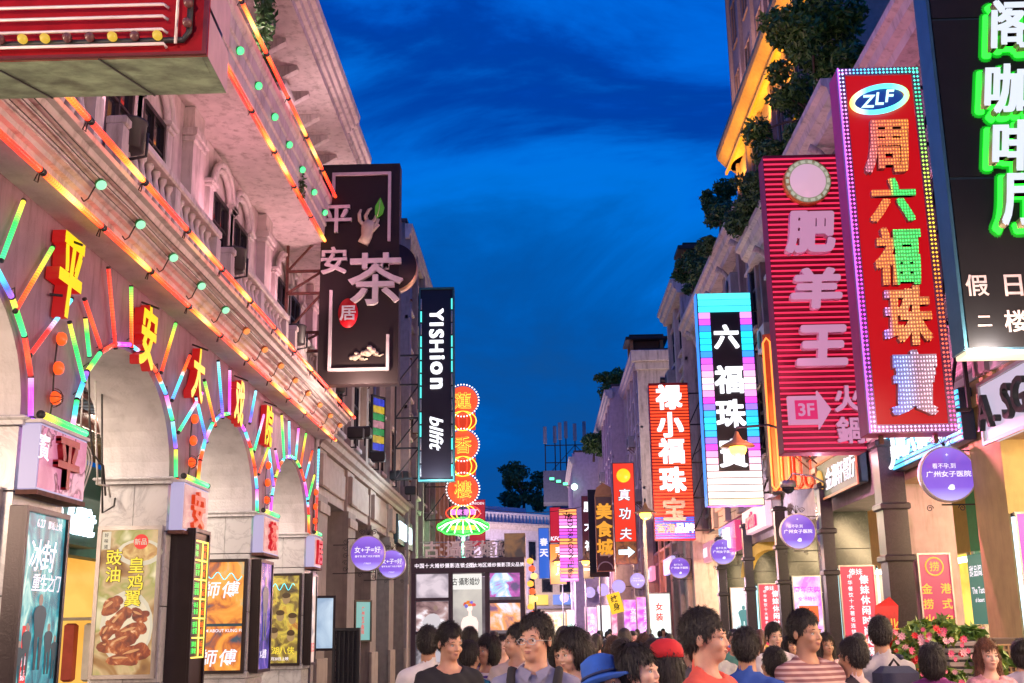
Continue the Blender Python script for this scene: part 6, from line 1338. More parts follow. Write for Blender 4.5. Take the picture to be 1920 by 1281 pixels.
# 8. red striped jeweller sign
t, w, h = blade('red striped vertical sign with four lit white characters and one unlit grey one', 1222, 1297, 718, 1013, 36, .35, mat('red_case', (.3, .02, .02), .4), mat('dark_red_face', (.25, .008, .006), .4, bump=0), fr=0)
SR = emis('orange_red_stripe', (1, .07, .015), 1.5)
nS = 40
for i in range(nS):
    z = .76 + (h - .82) * i / nS; MB().box(-w / 2 + .02, w / 2 - .02, -.02, -.001, z + .012, z + (h - .82) / nS * .72).build('light_stripe', SR, t)
for i in range(9): MB().box(-w / 2 + .02, w / 2 - .02, -.02, -.001, .05 + i * .075, .095 + i * .075).build('light_stripe', emis('blue_stripe', (.03, .12, 1), 1.5), t)
for i, c in enumerate('禄小福珠宝'):
    z = atY(1260, (745, 797, 846, 900, 955)[i], 36).z - t.location.z; glyph(c, 0, z, .80 if i < 4 else .72, WL if i < 4 else mat('unlit_letter', (.32, .26, .25), .5), t, y=-.02, ext=.05, bold=.04)
for i, c in enumerate('香港品牌'): glyph(c, -.42 + .29 * i, .36, .30, mat('unlit_letter', (.32, .26, .25), .5) if i < 2 else WL, t, y=-.02, ext=.03, bold=.03)
truss(t, w / 2, w / 2 + .5, [.3, 1.3, 2.4, 3.6, 4.6], .2, IRON)
# 9. red arrow sign
t, w, h = blade('slim red light sign with three black and white characters above a white arrow', 1151, 1192, 868, 1058, 50, .3, mat('dark_case', (.04, .02, .02), .4), emis('bright_red_panel', (1, .035, .01), 1.0), fr=.03)
for i, c in enumerate('真功夫'):
    z = atY(1172, (932, 963, 1001)[i] if i else 928, 50).z - t.location.z; glyph(c, 0, z, .55, BLKP, t, y=-.01, ext=.01, bold=.07, shear=.1); glyph(c, 0, z, .50, WP, t, y=-.04, ext=.01, bold=.02, shear=.1)
MB().box(-w / 2 + .03, w / 2 - .03, -.02, -.001, .03, .95).build('dark_panel', noise_emis('dark_bokeh', [(.4, (.02, .01, .01)), (.6, (.3, .12, .02))], 4, .6), t)
MB().prism([(-.32, .40), (.08, .40), (.08, .27), (.36, .5), (.08, .73), (.08, .60), (-.32, .60)], -.05, -.021).build('arrow', emis('cyan_white_arrow', (.6, .9, 1), 2), t)
MB().lathe((0, 0, h - .55), [(.3, -.0), (.3, -.02)], 20, 'Y').build('yellow_round_patch', emis('yellow_patch', (1, .75, .02), 1), t)
# 10. food-court sign
t, w, h = blade('ornate dark food court sign with gold characters and a train wheel motif', 1117, 1150, 930, 1072, 57, .3, mat('brown_case', (.03, .015, .015), .5), mat('mauve_brown_board', (.10, .045, .05), .5), fr=.04, framem=mat('copper_frame', (.35, .16, .08), .4, metal=.5))
GLD = emis('gold_letter', (1, .42, .03), .95)
for i, c in enumerate('美食城'): glyph(c, 0, h - .75 - .86 * i, .78, GLD, t, y=-.01, ext=.06, bold=.03)
MB().prism([(-.3, -.08), (.1, -.08), (.1, -.16), (.36, 0), (.1, .16), (.1, .08), (-.3, .08)], -.04, -.001).build('arrow', SILV, t, (.05, 0, .82))
MB().tube([(.36 * math.cos(a), -.03, .1 + .36 * math.sin(a)) for a in [PI * i / 12 for i in range(13)]], .03, 5).build('wheel_motif', SILV, t)
MB().prism([(-w / 2, 0), (w / 2, 0), (w / 2 - .05, .4), (0, .62), (-w / 2 + .1, .4)], -.05, .2).build('crest', mat('copper_frame', (.35, .16, .08), .4, metal=.5), t, (0, 0, h + .01))
t, w, h = blade('plain black sign board behind the food court sign', 1104, 1140, 918, 1082, 60, .2, CHARC, mat('black_face', (.012, .008, .014), .4), fr=.02)
t, w, h = blade('dark red sign with white characters left of the black board', 1092, 1112, 930, 1085, 64, .2, CHARC, emis('dark_red_panel', (.08, .01, .02), .8), fr=.02)
for i, c in enumerate('服大福二'): glyph(c, .1, h - .6 - 1.05 * i, .55, WL, t, y=-.01, ext=.03, bold=.03)
t, w, h = blade('pink and violet striped sign with a dragonfly mark and sideways lettering', 1049, 1083, 953, 1090, 66, .3, mat('pink_case', (.4, .1, .3), .4), mat('violet_face', (.25, .03, .2), .4), fr=0)
for i in range(22):
    c = [(1, .3, .9), (1, .75, .95), (.9, .1, .8), (.5, .1, 1), (1, .4, .1), (1, .15, .4)][(i * 5 + i // 3) % 6]; MB().box(-w / 2 + .02, w / 2 - .02, -.02, -.001, .04 + i * (h - .06) / 22, .04 + (i + .72) * (h - .06) / 22).build('light_bar', emis('dragon_%.1f_%.1f_%.1f' % c, c, 1.5), t)
glyph('REDDRAGONFLY', .12, h * .52, 2.2 * .30 / 2.2, BLKP, t, y=-.03, ext=.02, bold=.01, rot=R(90), name='lettering')
for i, c in enumerate('红蜻蜓'): glyph(c, .05, .85 - .3 * i, .28, BLKP, t, y=-.03, ext=.02, bold=.02)
MB().bar((-.3, -.04, h - .3), (.25, -.04, h - .6), .05).bar((-.15, -.04, h - .6), (-.05, -.04, h - .2), .06).bar((-.02, -.04, h - .68), (.08, -.04, h - .28), .06).build('dragonfly_mark', BLKP, t)
t, w, h = blade('red fried chicken sign cut off by the pink striped sign', 1031, 1052, 951, 1018, 70, .3, CHARC, emis('deep_red_panel', (.6, .01, .03), .9), fr=.03)
glyph('KFC', 0, .25, .26, WP, t, y=-.01, ext=.01, bold=.03, shear=.2)
t, w, h = blade('orange sign with white characters under the red fried chicken sign', 1031, 1062, 1020, 1096, 72, .3, CHARC, emis('orange_panel', (1, .25, .03), 1.1), fr=.03)
for i, c in enumerate('李姐儿'): glyph(c, .1, h - .4 - .62 * i, .5, WP, t, y=-.01, ext=.02, bold=.04)
t, w, h = blade('blue banner with white and pink characters at the end of the street', 1010, 1030, 990, 1085, 76, .2, CHARC, emis('blue_panel', (.03, .14, .65), 1.0), fr=.02)
for i, c in enumerate('春天'): glyph(c, 0, h - .9 - .7 * i, .5, WP, t, y=-.01, ext=.02, bold=.03)
# small red/orange neon lattice sign right of the pixel sign
t = thing('neon_panel_sign', 'vertical orange red neon tube panel between the pixel sign and the crimson sign', 'neon sign', (5.1, 23.6, 4.35), R(-35))
MB().box(-.45, .45, 0, .1, 0, 3.3).build('backing', mat('orange_backing', (.5, .1, .02), .5), t)
for x in (-.34, -.12, .12, .34): MB().tube([(x - .08, -.06, .1), (x - .08, -.06, 3.1), (x, -.06, 3.2), (x + .08, -.06, 3.1), (x + .08, -.06, .1), (x, -.06, .02)], .022, 6, closed=True).build('neon_loop', RN if x > 0 else emis('orange_neon', (1, .25, .04), 2.2), t)

# fascia signs on the right arcade (flat on the wall, facing the street)
def fascia(label, Ya, Yb, z0, z1, boardm, X=XR - .02, d=.16, frm=None):
    t = thing('fascia_sign', label, 'shop sign', (X, (Ya + Yb) / 2, z0), R(-90)); w, h = Yb - Ya, z1 - z0
    MB().box(-w / 2, w / 2, -d, 0, 0, h, .01).build('board', boardm, t)
    if frm: MB().box(-w / 2 - .04, w / 2 + .04, -d - .03, -d, -.04, 0).box(-w / 2 - .04, w / 2 + .04, -d - .03, -d, h, h + .04).box(-w / 2 - .04, -w / 2, -d - .03, -d, 0, h).box(w / 2, w / 2 + .04, -d - .03, -d, 0, h).build('frame', frm, t)
    return t, w, h, -d
t, w, h, y = fascia('white fascia sign with black serif letters at the right edge', 10.2, 13.6, 3.72, 4.38, emis('pale_lilac_board', (.62, .55, .72), .9), frm=ALU)
for i, c in enumerate('A.SGIA'): glyph(c, -1.55 + .34 * i, .33 if c != '.' else .2, .40 if c != '.' else .08, BLKP, t, y=y, ext=.06, bold=.01)
t, w, h, y = fascia('blue striped LED fascia sign with a round emblem and white characters', 14.3, 17.7, 3.86, 4.52, mat('blue_black_board', (.01, .03, .08), .4))
for i in range(9): MB().box(-w / 2 + .02, w / 2 - .02, y - .02, y, .02 + i * .072, .06 + i * .072).build('light_stripe', emis('cyan_stripe', (.08, .6, 1), 1.7), t)
MB().tube([(-1.25 + .26 * math.cos(a), y - .05, .33 + .28 * math.sin(a)) for a in [2 * PI * i / 20 for i in range(20)]], .03, 6, closed=True).build('emblem_ring', WL, t)
glyph('福', -1.25, .33, .26, WL, t, y=y - .02, ext=.02)
for i, c in enumerate('周六福珠寶'): glyph(c, -.72 + .46 * i, .33, .40, WL, t, y=y - .02, ext=.03, bold=.02)
t, w, h, y = fascia('teal cafe fascia sign with a round golden emblem and white script', 19.2, 22.0, 3.95, 4.58, emis('teal_board', (.0, .26, .24), .9), frm=mat('copper_frame', (.35, .16, .08), .4, metal=.5))
for i, c in enumerate('金湘轩餐厅'): glyph(c, -.55 + .42 * i, .31, .38, WP, t, y=y, ext=.02, bold=.01, shear=.2)
MB().lathe((-1.15, y - .01, .31), [(.22, 0), (.22, -.03)], 20, 'Y').build('emblem', emis('gold_emblem', (.9, .5, .1), .9), t); glyph('T', -1.45, .31, .3, WP, t, y=y, ext=.01)
t, w, h, y = fascia('pink fascia sign with rose lettering above the yellow arch', 27.4, 30.6, 3.95, 4.55, emis('pink_board', (.95, .55, .65), .9))
glyph('artian', -.2, .3, .4, emis('rose_letter', (.8, .05, .2), .9), t, y=y, ext=.04, name='lettering', bold=.02)
t, w, h, y = fascia('dotted rainbow fascia sign with white characters under the pixel sign', 31.8, 34.8, 3.7, 4.5, ramp_emis('dotted_rainbow_board', [(0, (.1, .6, .9)), (.5, (.6, .1, .7)), (1, (.9, .05, .2))], .9, 'X'))
for i, c in enumerate('六福'): glyph(c, -.4 + .7 * i, .4, .6, WL, t, y=y, ext=.04, bold=.04)
t, w, h, y = fascia('small dim fascia sign with pink letters near the far end of the arcade', 36.5, 40, 3.7, 4.3, emis('rose_board', (.75, .3, .45), .8)); glyph('FASHION', 0, .3, .3, WP, t, y=y, ext=.02, name='lettering')
for k, (ya, yb) in enumerate(((44, 47), (51, 54), (57, 60))): 
    t, w, h, y = fascia(('lilac', 'rose', 'peach')[k] + ' glowing shop sign far down the right side', ya, yb, 3.7, 4.3, emis('far_board_%d' % k, ((.6, .5, 1), (1, .3, .5), (1, .6, .4))[k], 1.1), X=4.95 - .1 * k)
    glyph(('珠宝', '服饰', '美食')[k], 0, .3, .42, WP, t, y=y, ext=.02)

# round purple hospital signs
PURD = ramp_emis('purple_disc', [(0, (.50, .42, .95)), (.25, (.22, .10, .62)), (.7, (.17, .07, .52)), (1, (.28, .14, .66))], 1.35, 'Z'); RIM = mat('pale_rim', (.65, .6, .6), .35, metal=.4); DIM2 = emis('pale_disc', (.55, .42, .95), 1.15)
def scroll(c, r0, turns, sgn=1, n=18): return [(c[0] + sgn * r0 * (1 - i / n * .8) * math.cos(turns * 2 * PI * i / n), 0, c[1] + r0 * (1 - i / n * .8) * math.sin(turns * 2 * PI * i / n)) for i in range(n + 1)]
def roundel(label, px, py, Y, d=.70, side=1, text='r', detail=True, disc=None):
    p = atY(px, py, Y); t = thing('round_sign', label, 'sign', (p.x, Y, p.z), 0, 'round purple clinic signs along the street'); r_ = d / 2
    MB().lathe((0, .05, 0), [(r_, -.0), (r_, -.10)], 36, 'Y').build('case', RIM, t)
    MB().tube([(r_ * .97 * math.cos(a), -.055, r_ * .97 * math.sin(a)) for a in [2 * PI * i / 36 for i in range(36)]], .018, 6, closed=True).build('rim', RIM, t)
    MB().lathe((0, -.06, 0), [(r_ * .95, .0), (r_ * .95, -.012)], 36, 'Y').build('disc', disc or PURD, t)
    y = -.074
    if text == 'r':
        glyph('看不孕,到', -.05, .10, .068, WP, t, y=y, ext=.002, name='lettering', bold=.006); glyph('广州女子医院', 0, 0 - .0, .078, WP, t, y=y, ext=.002, name='lettering', bold=.016, w=.56)
        if detail: glyph('+', -.0, .24, .035, WP, t, y=y, ext=.002, name='emblem'); blob(t, .02, -.17, .05, .03, emis('white_glow_print', (.9, .9, 1), 1.2, False), y, wob=.2, name='printed_fetus_mark')
    elif text == 'l':
        glyph('女+子=好', 0, .07, .13, WP, t, y=y, ext=.002, name='lettering', bold=.01, w=.52); glyph('看不孕,到广州女子医院', 0, -.06, .045, WP, t, y=y, ext=.002, name='lettering', w=.5)
        glyph('广州女子', 0, -.2, .035, WP, t, y=y, ext=.002, name='lettering')
    s = side; b = MB()
    if detail:
        b.bar((s * (r_ + .06), 0, -r_ * 1.1), (s * (r_ + .06), 0, r_ * .85), .02).bar((s * (r_ + .06), 0, -r_ * 1.08), (-s * .1, 0, -r_ * 1.08), .018).bar((s * (r_ + .06), 0, r_ * .85), (s * (r_ * .6), 0, r_ * .85), .018)
        b.bar((s * (r_ + .06), 0, -r_ * 1.1), (s * (r_ + .35), 0, -r_ * 1.1), .02).bar((s * (r_ + .06), 0, r_ * .5), (s * (r_ + .35), 0, r_ * .5), .02)
        b.build('bracket', IRON, t)
        for i in range(5):
            q = scroll((s * (r_ + .10), r_ * (.65 - .38 * i)), .055, 1.4, s * (1 if i % 2 else -1)); MB().tube(q, .0065, 5).build('iron_scroll', IRON, t)
        for q in (-1, 1):
            MB().tube(scroll((.12 * q, r_ + .07), .06, 1.5, q), .0065, 5).build('iron_scroll', IRON, t); MB().tube(scroll((.20 * q - s * .05, -r_ - .07), .045, 1.5, -q), .0065, 5).build('iron_scroll', IRON, t)
        for a in (-50, -25, 0, 25, 50): MB().tube([(0, 0, r_ + .0), (.07 * math.sin(R(a)), 0, r_ + .09 * math.cos(R(a)) + .03), (.10 * math.sin(R(a)), 0, r_ + .15 * math.cos(R(a)) + .02)], .006, 5).build('iron_spray', IRON, t)
    else: b.bar((s * r_ * .8, 0, 0), (s * (r_ + .3), 0, 0), .03).build('bracket', IRON, t)
    return t
RO = ['largest purple round sign, right of the black stone columns at the near right', 'purple round sign below the crimson hot pot sign', 'purple round sign below the pixel light sign', 'purple round sign right of the orange street lamp', 'lilac round sign below the slim red arrow sign', 'lilac round sign left of the one under the arrow sign', 'lilac round sign below the food court sign', 'lilac round sign by the yellow tag, fourth from the far end', 'small lilac round sign below the pink striped sign', 'smallest lilac round sign, farthest down the street']
for i, (px, py, Y) in enumerate(((1775, 890, 14.7), (1495, 997, 23.4), (1355, 1035, 33), (1274, 1065, 40), (1195, 1089, 54), (1160, 1100, 60), (1131, 1106, 67), (1106, 1111, 76), (1079, 1118, 82), (1058, 1121, 92))):
    roundel(RO[i], px, py, Y, .70, 1, 'r' if i < 5 else '', i < 5, None if i < 4 else DIM2)
roundel('purple round sign with large white characters on the left, in front', 690, 1038, 23.4, .70, -1, 'l')
roundel('purple round sign on the left, partly behind the front one', 735, 1058, 29.3, .70, -1, 'l')

# banners and light boxes on the right piers
def banner(name, label, x, y, z0, w, h, face, rz=0, fm=ALU, d=.05, group=None): return lightbox(name, label, 'banner', (x, y, z0), rz, w, h, d, fm, face, group, fr=.025)
GLD2 = emis('gold_print', (1, .55, .05), 1.0, False)
def vtext(t, s, x, ztop, h, m, y=-.01, gap=1.12, **k):
    for i, c in enumerate(s): glyph(c, x, ztop - h * gap * (i + .5), h, m, t, y=y, ext=.003, bold=k.get('bold', .02))
CRIM = ramp_emis('crimson_banner_face', [(0, (.75, .01, .09)), (1, (.70, .02, .12))], 1.0)
t = banner('hot_pot_banner', 'crimson banner with two columns of gold characters and a round emblem on the pink pier', XR + .46, ry(1) - .07, 1.15, .50, 1.55, CRIM)
ring_ = MB().tube([(.13 * math.cos(a), -.012, 1.35 + .13 * math.sin(a)) for a in [2 * PI * i / 24 for i in range(24)]], .012, 5, closed=True).build('emblem_ring', GLD2, t); glyph('捞', 0, 1.35, .14, GLD2, t, y=-.008, ext=.003)
vtext(t, '金捞火锅', -.14, 1.14, .15, GLD2, gap=1.5); vtext(t, '港式自助', .14, 1.14, .15, GLD2, gap=1.5); glyph('3', -.1, .12, .15, GLD2, t, y=-.01, ext=.003); glyph('F', .05, .12, .15, GLD2, t, y=-.01, ext=.003)
t = banner('hot_pot_banner', 'magenta lit banner with gold characters at the right edge of the picture', XR + .40, ry(0) - .07, 1.2, .74, 1.7, ramp_emis('magenta_banner_face', [(0, (.75, .02, .75)), (1, (.65, .02, .6))], 1.1))
MB().tube([(.0 + .15 * math.cos(a), -.012, 1.45 + .15 * math.sin(a)) for a in [2 * PI * i / 24 for i in range(24)]], .012, 5, closed=True).build('emblem_ring', GLD2, t); glyph('捞', 0, 1.45, .16, GLD2, t, y=-.008, ext=.003)
vtext(t, '金捞火锅', -.12, 1.24, .19, GLD2, gap=1.25); vtext(t, '港式自助', .18, 1.24, .19, GLD2, gap=1.25); glyph('3F', 0, .15, .17, WP, t, y=-.01, ext=.003)
for s in (-.40, .40): tube_obj((s, -.05, .02), (s, -.05, 1.68), emis('cool_white_tube', (.6, .85, 1), 2.2), t, .7)
def redb(k, w, lab):
    t = banner('hot_pot_banner', lab, XR + .42, ry(k) - .07, 1.0, w, 1.75, emis('rose_red_banner', (.85, .04, .10), 1.0))
    vtext(t, '傣妹休闲时尚火锅', .12, 1.58, .165, WP, gap=1.12, bold=.035); vtext(t, '中华餐饮十大著名连锁品牌', -.14, 1.6, .085, WP, gap=1.3); glyph('傣妹', -.02, 1.63, .12, WP, t, y=-.01, ext=.003, name='lettering')
    for s in (-w / 2 - .04, w / 2 + .04): tube_obj((s, -.04, .02), (s, -.04, 1.73), emis('cyan_white_tube', (.5, .9, 1), 1.6), t, .6)
redb(2, .66, 'red lit banner with white characters on the nearest black stone pier')
redb(4, .62, 'smaller red lit banner with white characters under the yellow arch')
t = banner('magenta_lightbox', 'white and magenta lit poster with orange box picture on the second black pier', XR + .42, ry(3) - .07, 1.0, .64, 1.75, noise_emis('magenta_white_poster', [(.38, (1, .9, 1)), (.48, (1, .6, 1)), (.6, (.8, .1, .9))], 2.2, 1.3))
MB().box(-.2, .22, -.012, -.008, .75, 1.1).build('orange_box_print', emis('orange_print', (1, .12, .02), 1, False), t); glyph('周年庆典', 0, 1.45, .14, emis('magenta_print', (.7, .02, .7), 1, False), t, y=-.01, ext=.003, name='lettering'); glyph('全场特价', 0, 1.25, .1, emis('magenta_print', (.7, .02, .7), 1, False), t, y=-.01, ext=.003, name='lettering')
t = banner('pale_lightbox', 'pale blue lit poster with a small figure on the far black pier', XR + .42, ry(5) - .07, .9, .72, 1.9, noise_emis('pale_blue_poster', [(.4, (.75, .95, 1)), (.55, (.95, 1, 1)), (.7, (.4, .75, .85))], 1.6, 1.2)); figure(t, 0, .6, .8, emis('teal_print', (.05, .3, .35), .8, False))
# far small light boxes
rr = random.Random(11)
FB = [('white floral', (.9, 1, .9), 4.55, 47.0), ('magenta striped', (.85, .1, .8), 4.5, 52.0), ('violet pink', (.7, .1, .9), 4.2, 56.0), ('rose', (.9, .2, .4), 4.0, 63), ('white', (.9, .95, 1), 3.5, 68), ('pink', (1, .3, .7), 3.0, 74), ('cool white', (.7, .95, 1), 2.6, 79), ('pale green', (.6, 1, .8), 2.1, 84), ('amber', (1, .7, .2), 1.2, 92), ('orange white', (1, .6, .3), .4, 95)]
for i, (nm, c, x, y) in enumerate(FB):
    t = lightbox('far_lightbox', nm + ' light box far down the street, number %s from the near end' % ('one two three four five six seven eight nine ten'.split()[i]), 'lightbox', (x, y, 1.1), 0, .95, 1.95, .1, ALU, noise_emis('far_box_%d' % i, [(.4, c), (.62, tuple(min(1, v * .5 + .5) for v in c))], 3, 1.3, sample=False), 'light boxes far down the street'); vtext(t, '金捞火锅' if i % 2 else '女装', 0, 1.6, .3, WP if i % 3 else RP, gap=1.3)
# poles down the right side
for i, (px, Y, h) in enumerate(((1213, 34.5, 5.0), (1055, 90, 6), (1098, 70, 5), (1125, 62, 5.2))):
    p = atY(px, 1100, Y); t = thing('sign_pole', ('thin steel lamp pole under the brighter orange lamp', 'distant pole by the smallest lilac round sign', 'distant pole under the pink striped sign', 'distant pole below the food court sign')[i], 'pole', (p.x, Y, 0)); MB().tube([(0, 0, 0), (0, 0, h)], .05, 8).lathe((0, 0, 0), [(.11, 0), (.10, .25), (.05, .3)], 10).build('post', STEEL, t)
# orange street lamps
LAMPO = emis('sodium_globe', (1, .42, .05), 9, True)
def olamp(label, px, py, Y, arm, s=1.0, e=120):
    p = atY(px, py, Y); t = thing('street_lamp', label, 'street lamp', (p.x, Y, p.z), 0, 'orange street lamps'); t.scale = (s, s, s)
    m = MB(); m.smooth = True; m.lathe((0, 0, 0), [(.34, .0), (.30, .04), (.10, .14), (.05, .24), (.03, .30)], 20); m.build('shade', mat('lamp_shade_enamel', (.55, .30, .08), .4), t)
    m = MB(); m.smooth = True; m.lathe((0, 0, 0), [(.16, -.005), (.17, -.07), (.13, -.15), (.05, -.19), (.01, -.195)], 18); m.build('globe', LAMPO, t)
    MB().tube([(0, 0, .28), (0, 0, .38), (arm * .5, .0, .42), (arm, 0, .2)], .025, 8).build('arm', IRON, t)
olamp('orange street lamp glowing in front of the pixel light sign', 1383, 838, 22.5, 1.25)
olamp('orange street lamp glowing left of the red striped sign', 1210, 962, 34.3, .0)
olamp('small orange street lamp by the food court sign', 1098, 1052, 62, .6, 1.2)
olamp('tiny orange street lamp over the orange sign', 1046, 1053, 70, .6, 1.2)
t = thing('green_floodlights', 'pair of floodlights with a green glare on the wall above the fried chicken sign', 'floodlight', tuple(atY(1056, 912, 78))); 
for i in range(3): MB().box(-.9 + i * .45, -.6 + i * .45, -.1, .1, .45 - i * .18, .6 - i * .18, .02).build('lamp_head', emis('green_flood', (.1, 1, .4), 3), t)
MB().lathe((.75, 0, -.05), [(.22, 0), (.18, -.1)], 14, 'Y').build('lamp_head', emis('mint_flood', (.6, 1, .8), 4), t); MB().bar((-.9, .15, .4), (.9, .15, -.1), .06).build('rail', IRON, t)
# CCTV camera
t = thing('security_camera', 'white dome security camera on a curved arm beside the teal cafe sign', 'camera', (4.55, 21.5, 4.15)); m = MB(); m.smooth = True; m.lathe((0, 0, 0), [(.13, .12), (.15, .05), (.15, 0)], 16); m.build('housing', ALU, t); m = MB(); m.smooth = True; m.lathe((0, 0, 0), [(.12, 0), (.11, -.06), (.05, -.11), (.01, -.12)], 14); m.build('dome', PANE, t); MB().tube([(0, 0, .12), (.1, 0, .25), (.45, 0, .2), (.8, 0, 0)], .02, 6).build('arm', STEEL, t)
t = thing('yellow_tag', 'tilted yellow hanging placard with two dark characters by the far shops', 'placard', tuple(atY(1154, 1131, 50)), rot=(0, R(-15), 0)); MB().box(-.28, .28, 0, .04, -.42, .42).build('board', emis('yellow_board', (1, .65, .03), 1), t); vtext(t, '纹身', 0, .36, .3, BLKP)

# wall items left
lightbox('light_box', 'small pale blue light box on the dark stone column beyond the theatre', 'lightbox', (-4.1, 22.2, 1.35), R(10), .40, 1.0, .06, BLKF, noise_emis('pale_blue_box', [(.4, (.35, .5, .7)), (.6, (.7, .85, 1))], 1.5, .9))
t = lightbox('light_box', 'small teal and white notice on the stone wall behind the lattice', 'lightbox', (-4.45, 29.2, 1.45), R(55), .6, 1.0, .06, BLKF, emis('teal_notice', (.2, .6, .6), .7)); vtext(t, '广州女子医院', 0, .85, .1, RP)
t = thing('lattice_screen', 'black perforated iron screen standing by the dark stone column', 'screen', (-3.45, 20.8, 0)); LW, LH = .42, 1.70
for i in range(6): MB().box(-LW / 2 + i * .08, -.19 + i * .08, 0, .03, 0, LH).build('bar', IRON, t)
for i in range(18):
    z = .06 + i * .094; MB().box(-LW / 2, LW / 2, .031, .05, z, z + .02).build('rail', IRON, t)
    for q in (-1, 1): MB().bar((-.2 if q > 0 else .2, .06, z), (.2 if q > 0 else -.2, .06, z + .09), .014).build('lattice', IRON, t) if i % 2 else None
MB().box(-.24, .24, -.02, .08, LH, LH + .05).box(-.24, -.20, -.02, .08, 0, LH).box(.20, .24, -.02, .08, 0, LH).build('frame', IRON, t); MB().box(-.19, .19, .07, .09, .02, LH).build('back', CHARC, t)

# ------------------------------------------------------------------ wedding photo kiosk
KY = 19.0; kx0, kx1 = atY(771, 1160, KY).x, atY(985, 1160, KY).x; KH = atY(880, 1046, KY).z
t = thing('photo_kiosk', 'dark framed glass display kiosk of a wedding photo studio with silver characters on its roof', 'kiosk', ((kx0 + kx1) / 2, KY, 0)); w = kx1 - kx0
KF = mat('mauve_black_frame', (.035, .018, .03), .35)
b = MB()
for x in (-w / 2, -w / 2 + .60, w / 2 - .64, w / 2 - .07): b.box(x, x + .07, -.03, .06, 0, KH - .24)
b.box(-w / 2, w / 2, -.05, 1.3, KH - .24, KH).box(-w / 2, w / 2, -.03, 1.3, -.0, .12); b.build('frame', KF, t)
for z in (1.02, 1.62, 2.14):
    MB().box(-w / 2 + .07, -w / 2 + .60, -.02, .04, z, z + .05).build('rail', KF, t)
    MB().box(w / 2 - .57, w / 2 - .07, -.02, .04, z - .05, z).build('rail', KF, t)
MB().box(-w / 2, w / 2, 1.2, 1.3, .12, KH - .25).build('back_panel', noise_emis('kiosk_interior', [(.4, (.10, .07, .09)), (.6, (.35, .28, .32))], 1.2, .7), t)
for s in (-1, 1): MB().box(*sorted((s * w / 2, s * (w / 2 - .05))), .061, 1.19, .12, KH - .25).build('side_panel', KF, t)
PH = [('grey room photo', [(.4, (.25, .2, .24)), (.6, (.6, .5, .55))]), ('bride photo', [(.38, (.12, .06, .06)), (.5, (.4, .25, .24)), (.6, (.85, .8, .85))]), ('dark lower photo', [(.4, (.06, .05, .06)), (.6, (.4, .36, .4))]), ('street reflection', [(.35, (.12, .08, .18)), (.45, (.5, .1, .4)), (.52, (.35, .6, .9)), (.6, (1, .8, .9))]), ('orange reflection', [(.35, (.2, .1, .2)), (.5, (.9, .35, .1)), (.6, (.8, .75, .9))]), ('plain photo', [(.4, (.3, .25, .3)), (.6, (.7, .65, .7))])]  # street reflections are painted into the panel colours
for i in range(3):
    z0_, z1_ = ((2.19, KH - .25), (1.67, 2.13), (1.07, 1.61))[i]
    for s in (0, 1):
        nm, st = PH[i + 3 * s]; x0, x1 = (-w / 2 + .08, -w / 2 + .59) if s == 0 else (w / 2 - .56, w / 2 - .08)
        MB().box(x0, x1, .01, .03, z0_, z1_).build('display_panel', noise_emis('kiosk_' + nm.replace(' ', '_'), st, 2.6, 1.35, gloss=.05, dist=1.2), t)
for x, z in ((-w / 2 + .33, 1.70),):
    blob(t, x, z + .12, .16, .11, emis('white_dress_print', (.8, .76, .8), .8, False), .008, wob=.1, name='printed_dress'); blob(t, x + .06, z + .33, .035, .045, SKP, .008, name='printed_head')
# centre poster: figure in orange gown
MB().box(-.28 - .0, .22, .0, .02, .3, KH - .25).build('poster_panel', noise_emis('studio_backdrop_print', [(.35, (.36, .30, .30)), (.5, (.55, .50, .46)), (.65, (.72, .66, .58))], 1.6, 1.0), t)
MB().box(-.28, .22, -.012, -.001, KH - .50, KH - .26).build('poster_heading', emis('white_heading', (.9, .9, .85), 1.0), t)
glyph('古·攝影婚紗', -.03, KH - .375, .12, BLKP, t, y=-.014, ext=.002, name='lettering', w=.44)
ORG_ = noise_emis('orange_gown_print', [(.36, (.7, .05, .01)), (.48, (1, .22, .02)), (.6, (1, .5, .10))], 5, 1.0, sample=False)
PALE = emis('pale_skin_print', (1, .78, .70), 1.2, False)
px_ = -.02
MB().prism([(px_ - .05, 1.60), (px_ + .10, 1.60), (px_ + .13, 1.40), (px_ + .10, 1.2), (px_ + .14, .5), (px_ - .24, .45), (px_ - .22, .9), (px_ - .12, 1.25), (px_ - .08, 1.45)], -.006, -.001).build('printed_gown', ORG_, t)
MB().prism([(px_ - .09, 1.80), (px_ - .06, 1.87), (px_ + .02, 1.90), (px_ + .03, 1.98), (px_ + .07, 1.98), (px_ + .08, 1.90), (px_ + .15, 1.87), (px_ + .18, 1.80), (px_ + .17, 1.45), (px_ + .12, 1.50), (px_ + .11, 1.62), (px_ - .05, 1.62), (px_ - .08, 1.50), (px_ - .12, 1.48)], -.009, -.006).build('printed_shoulders', PALE, t)
blob(t, px_ + .045, 2.02, .045, .06, PALE, -.011, name='printed_face'); 
for i, (x, z, c) in enumerate(((-.03, 2.08, (.8, .1, .02)), (.02, 2.11, (.9, .25, .02)), (.07, 2.10, (.2, .15, .8)), (.11, 2.07, (.9, .1, .1)), (.05, 2.07, (.9, .3, .05)), (-.01, 2.05, (.2, .2, .7)))): blob(t, px_ + x, z, .03, .028, emis('flower_print_%d' % i, c, .9, False), -.013 - .001 * i, wob=.15, name='printed_flower', seed=i)
for i, c in enumerate('中国十大婚纱摄影连锁企业'): glyph(c, -w / 2 + .09 + .082 * i, KH - .12, .072, WP, t, y=-.05, ext=.004, bold=.02)
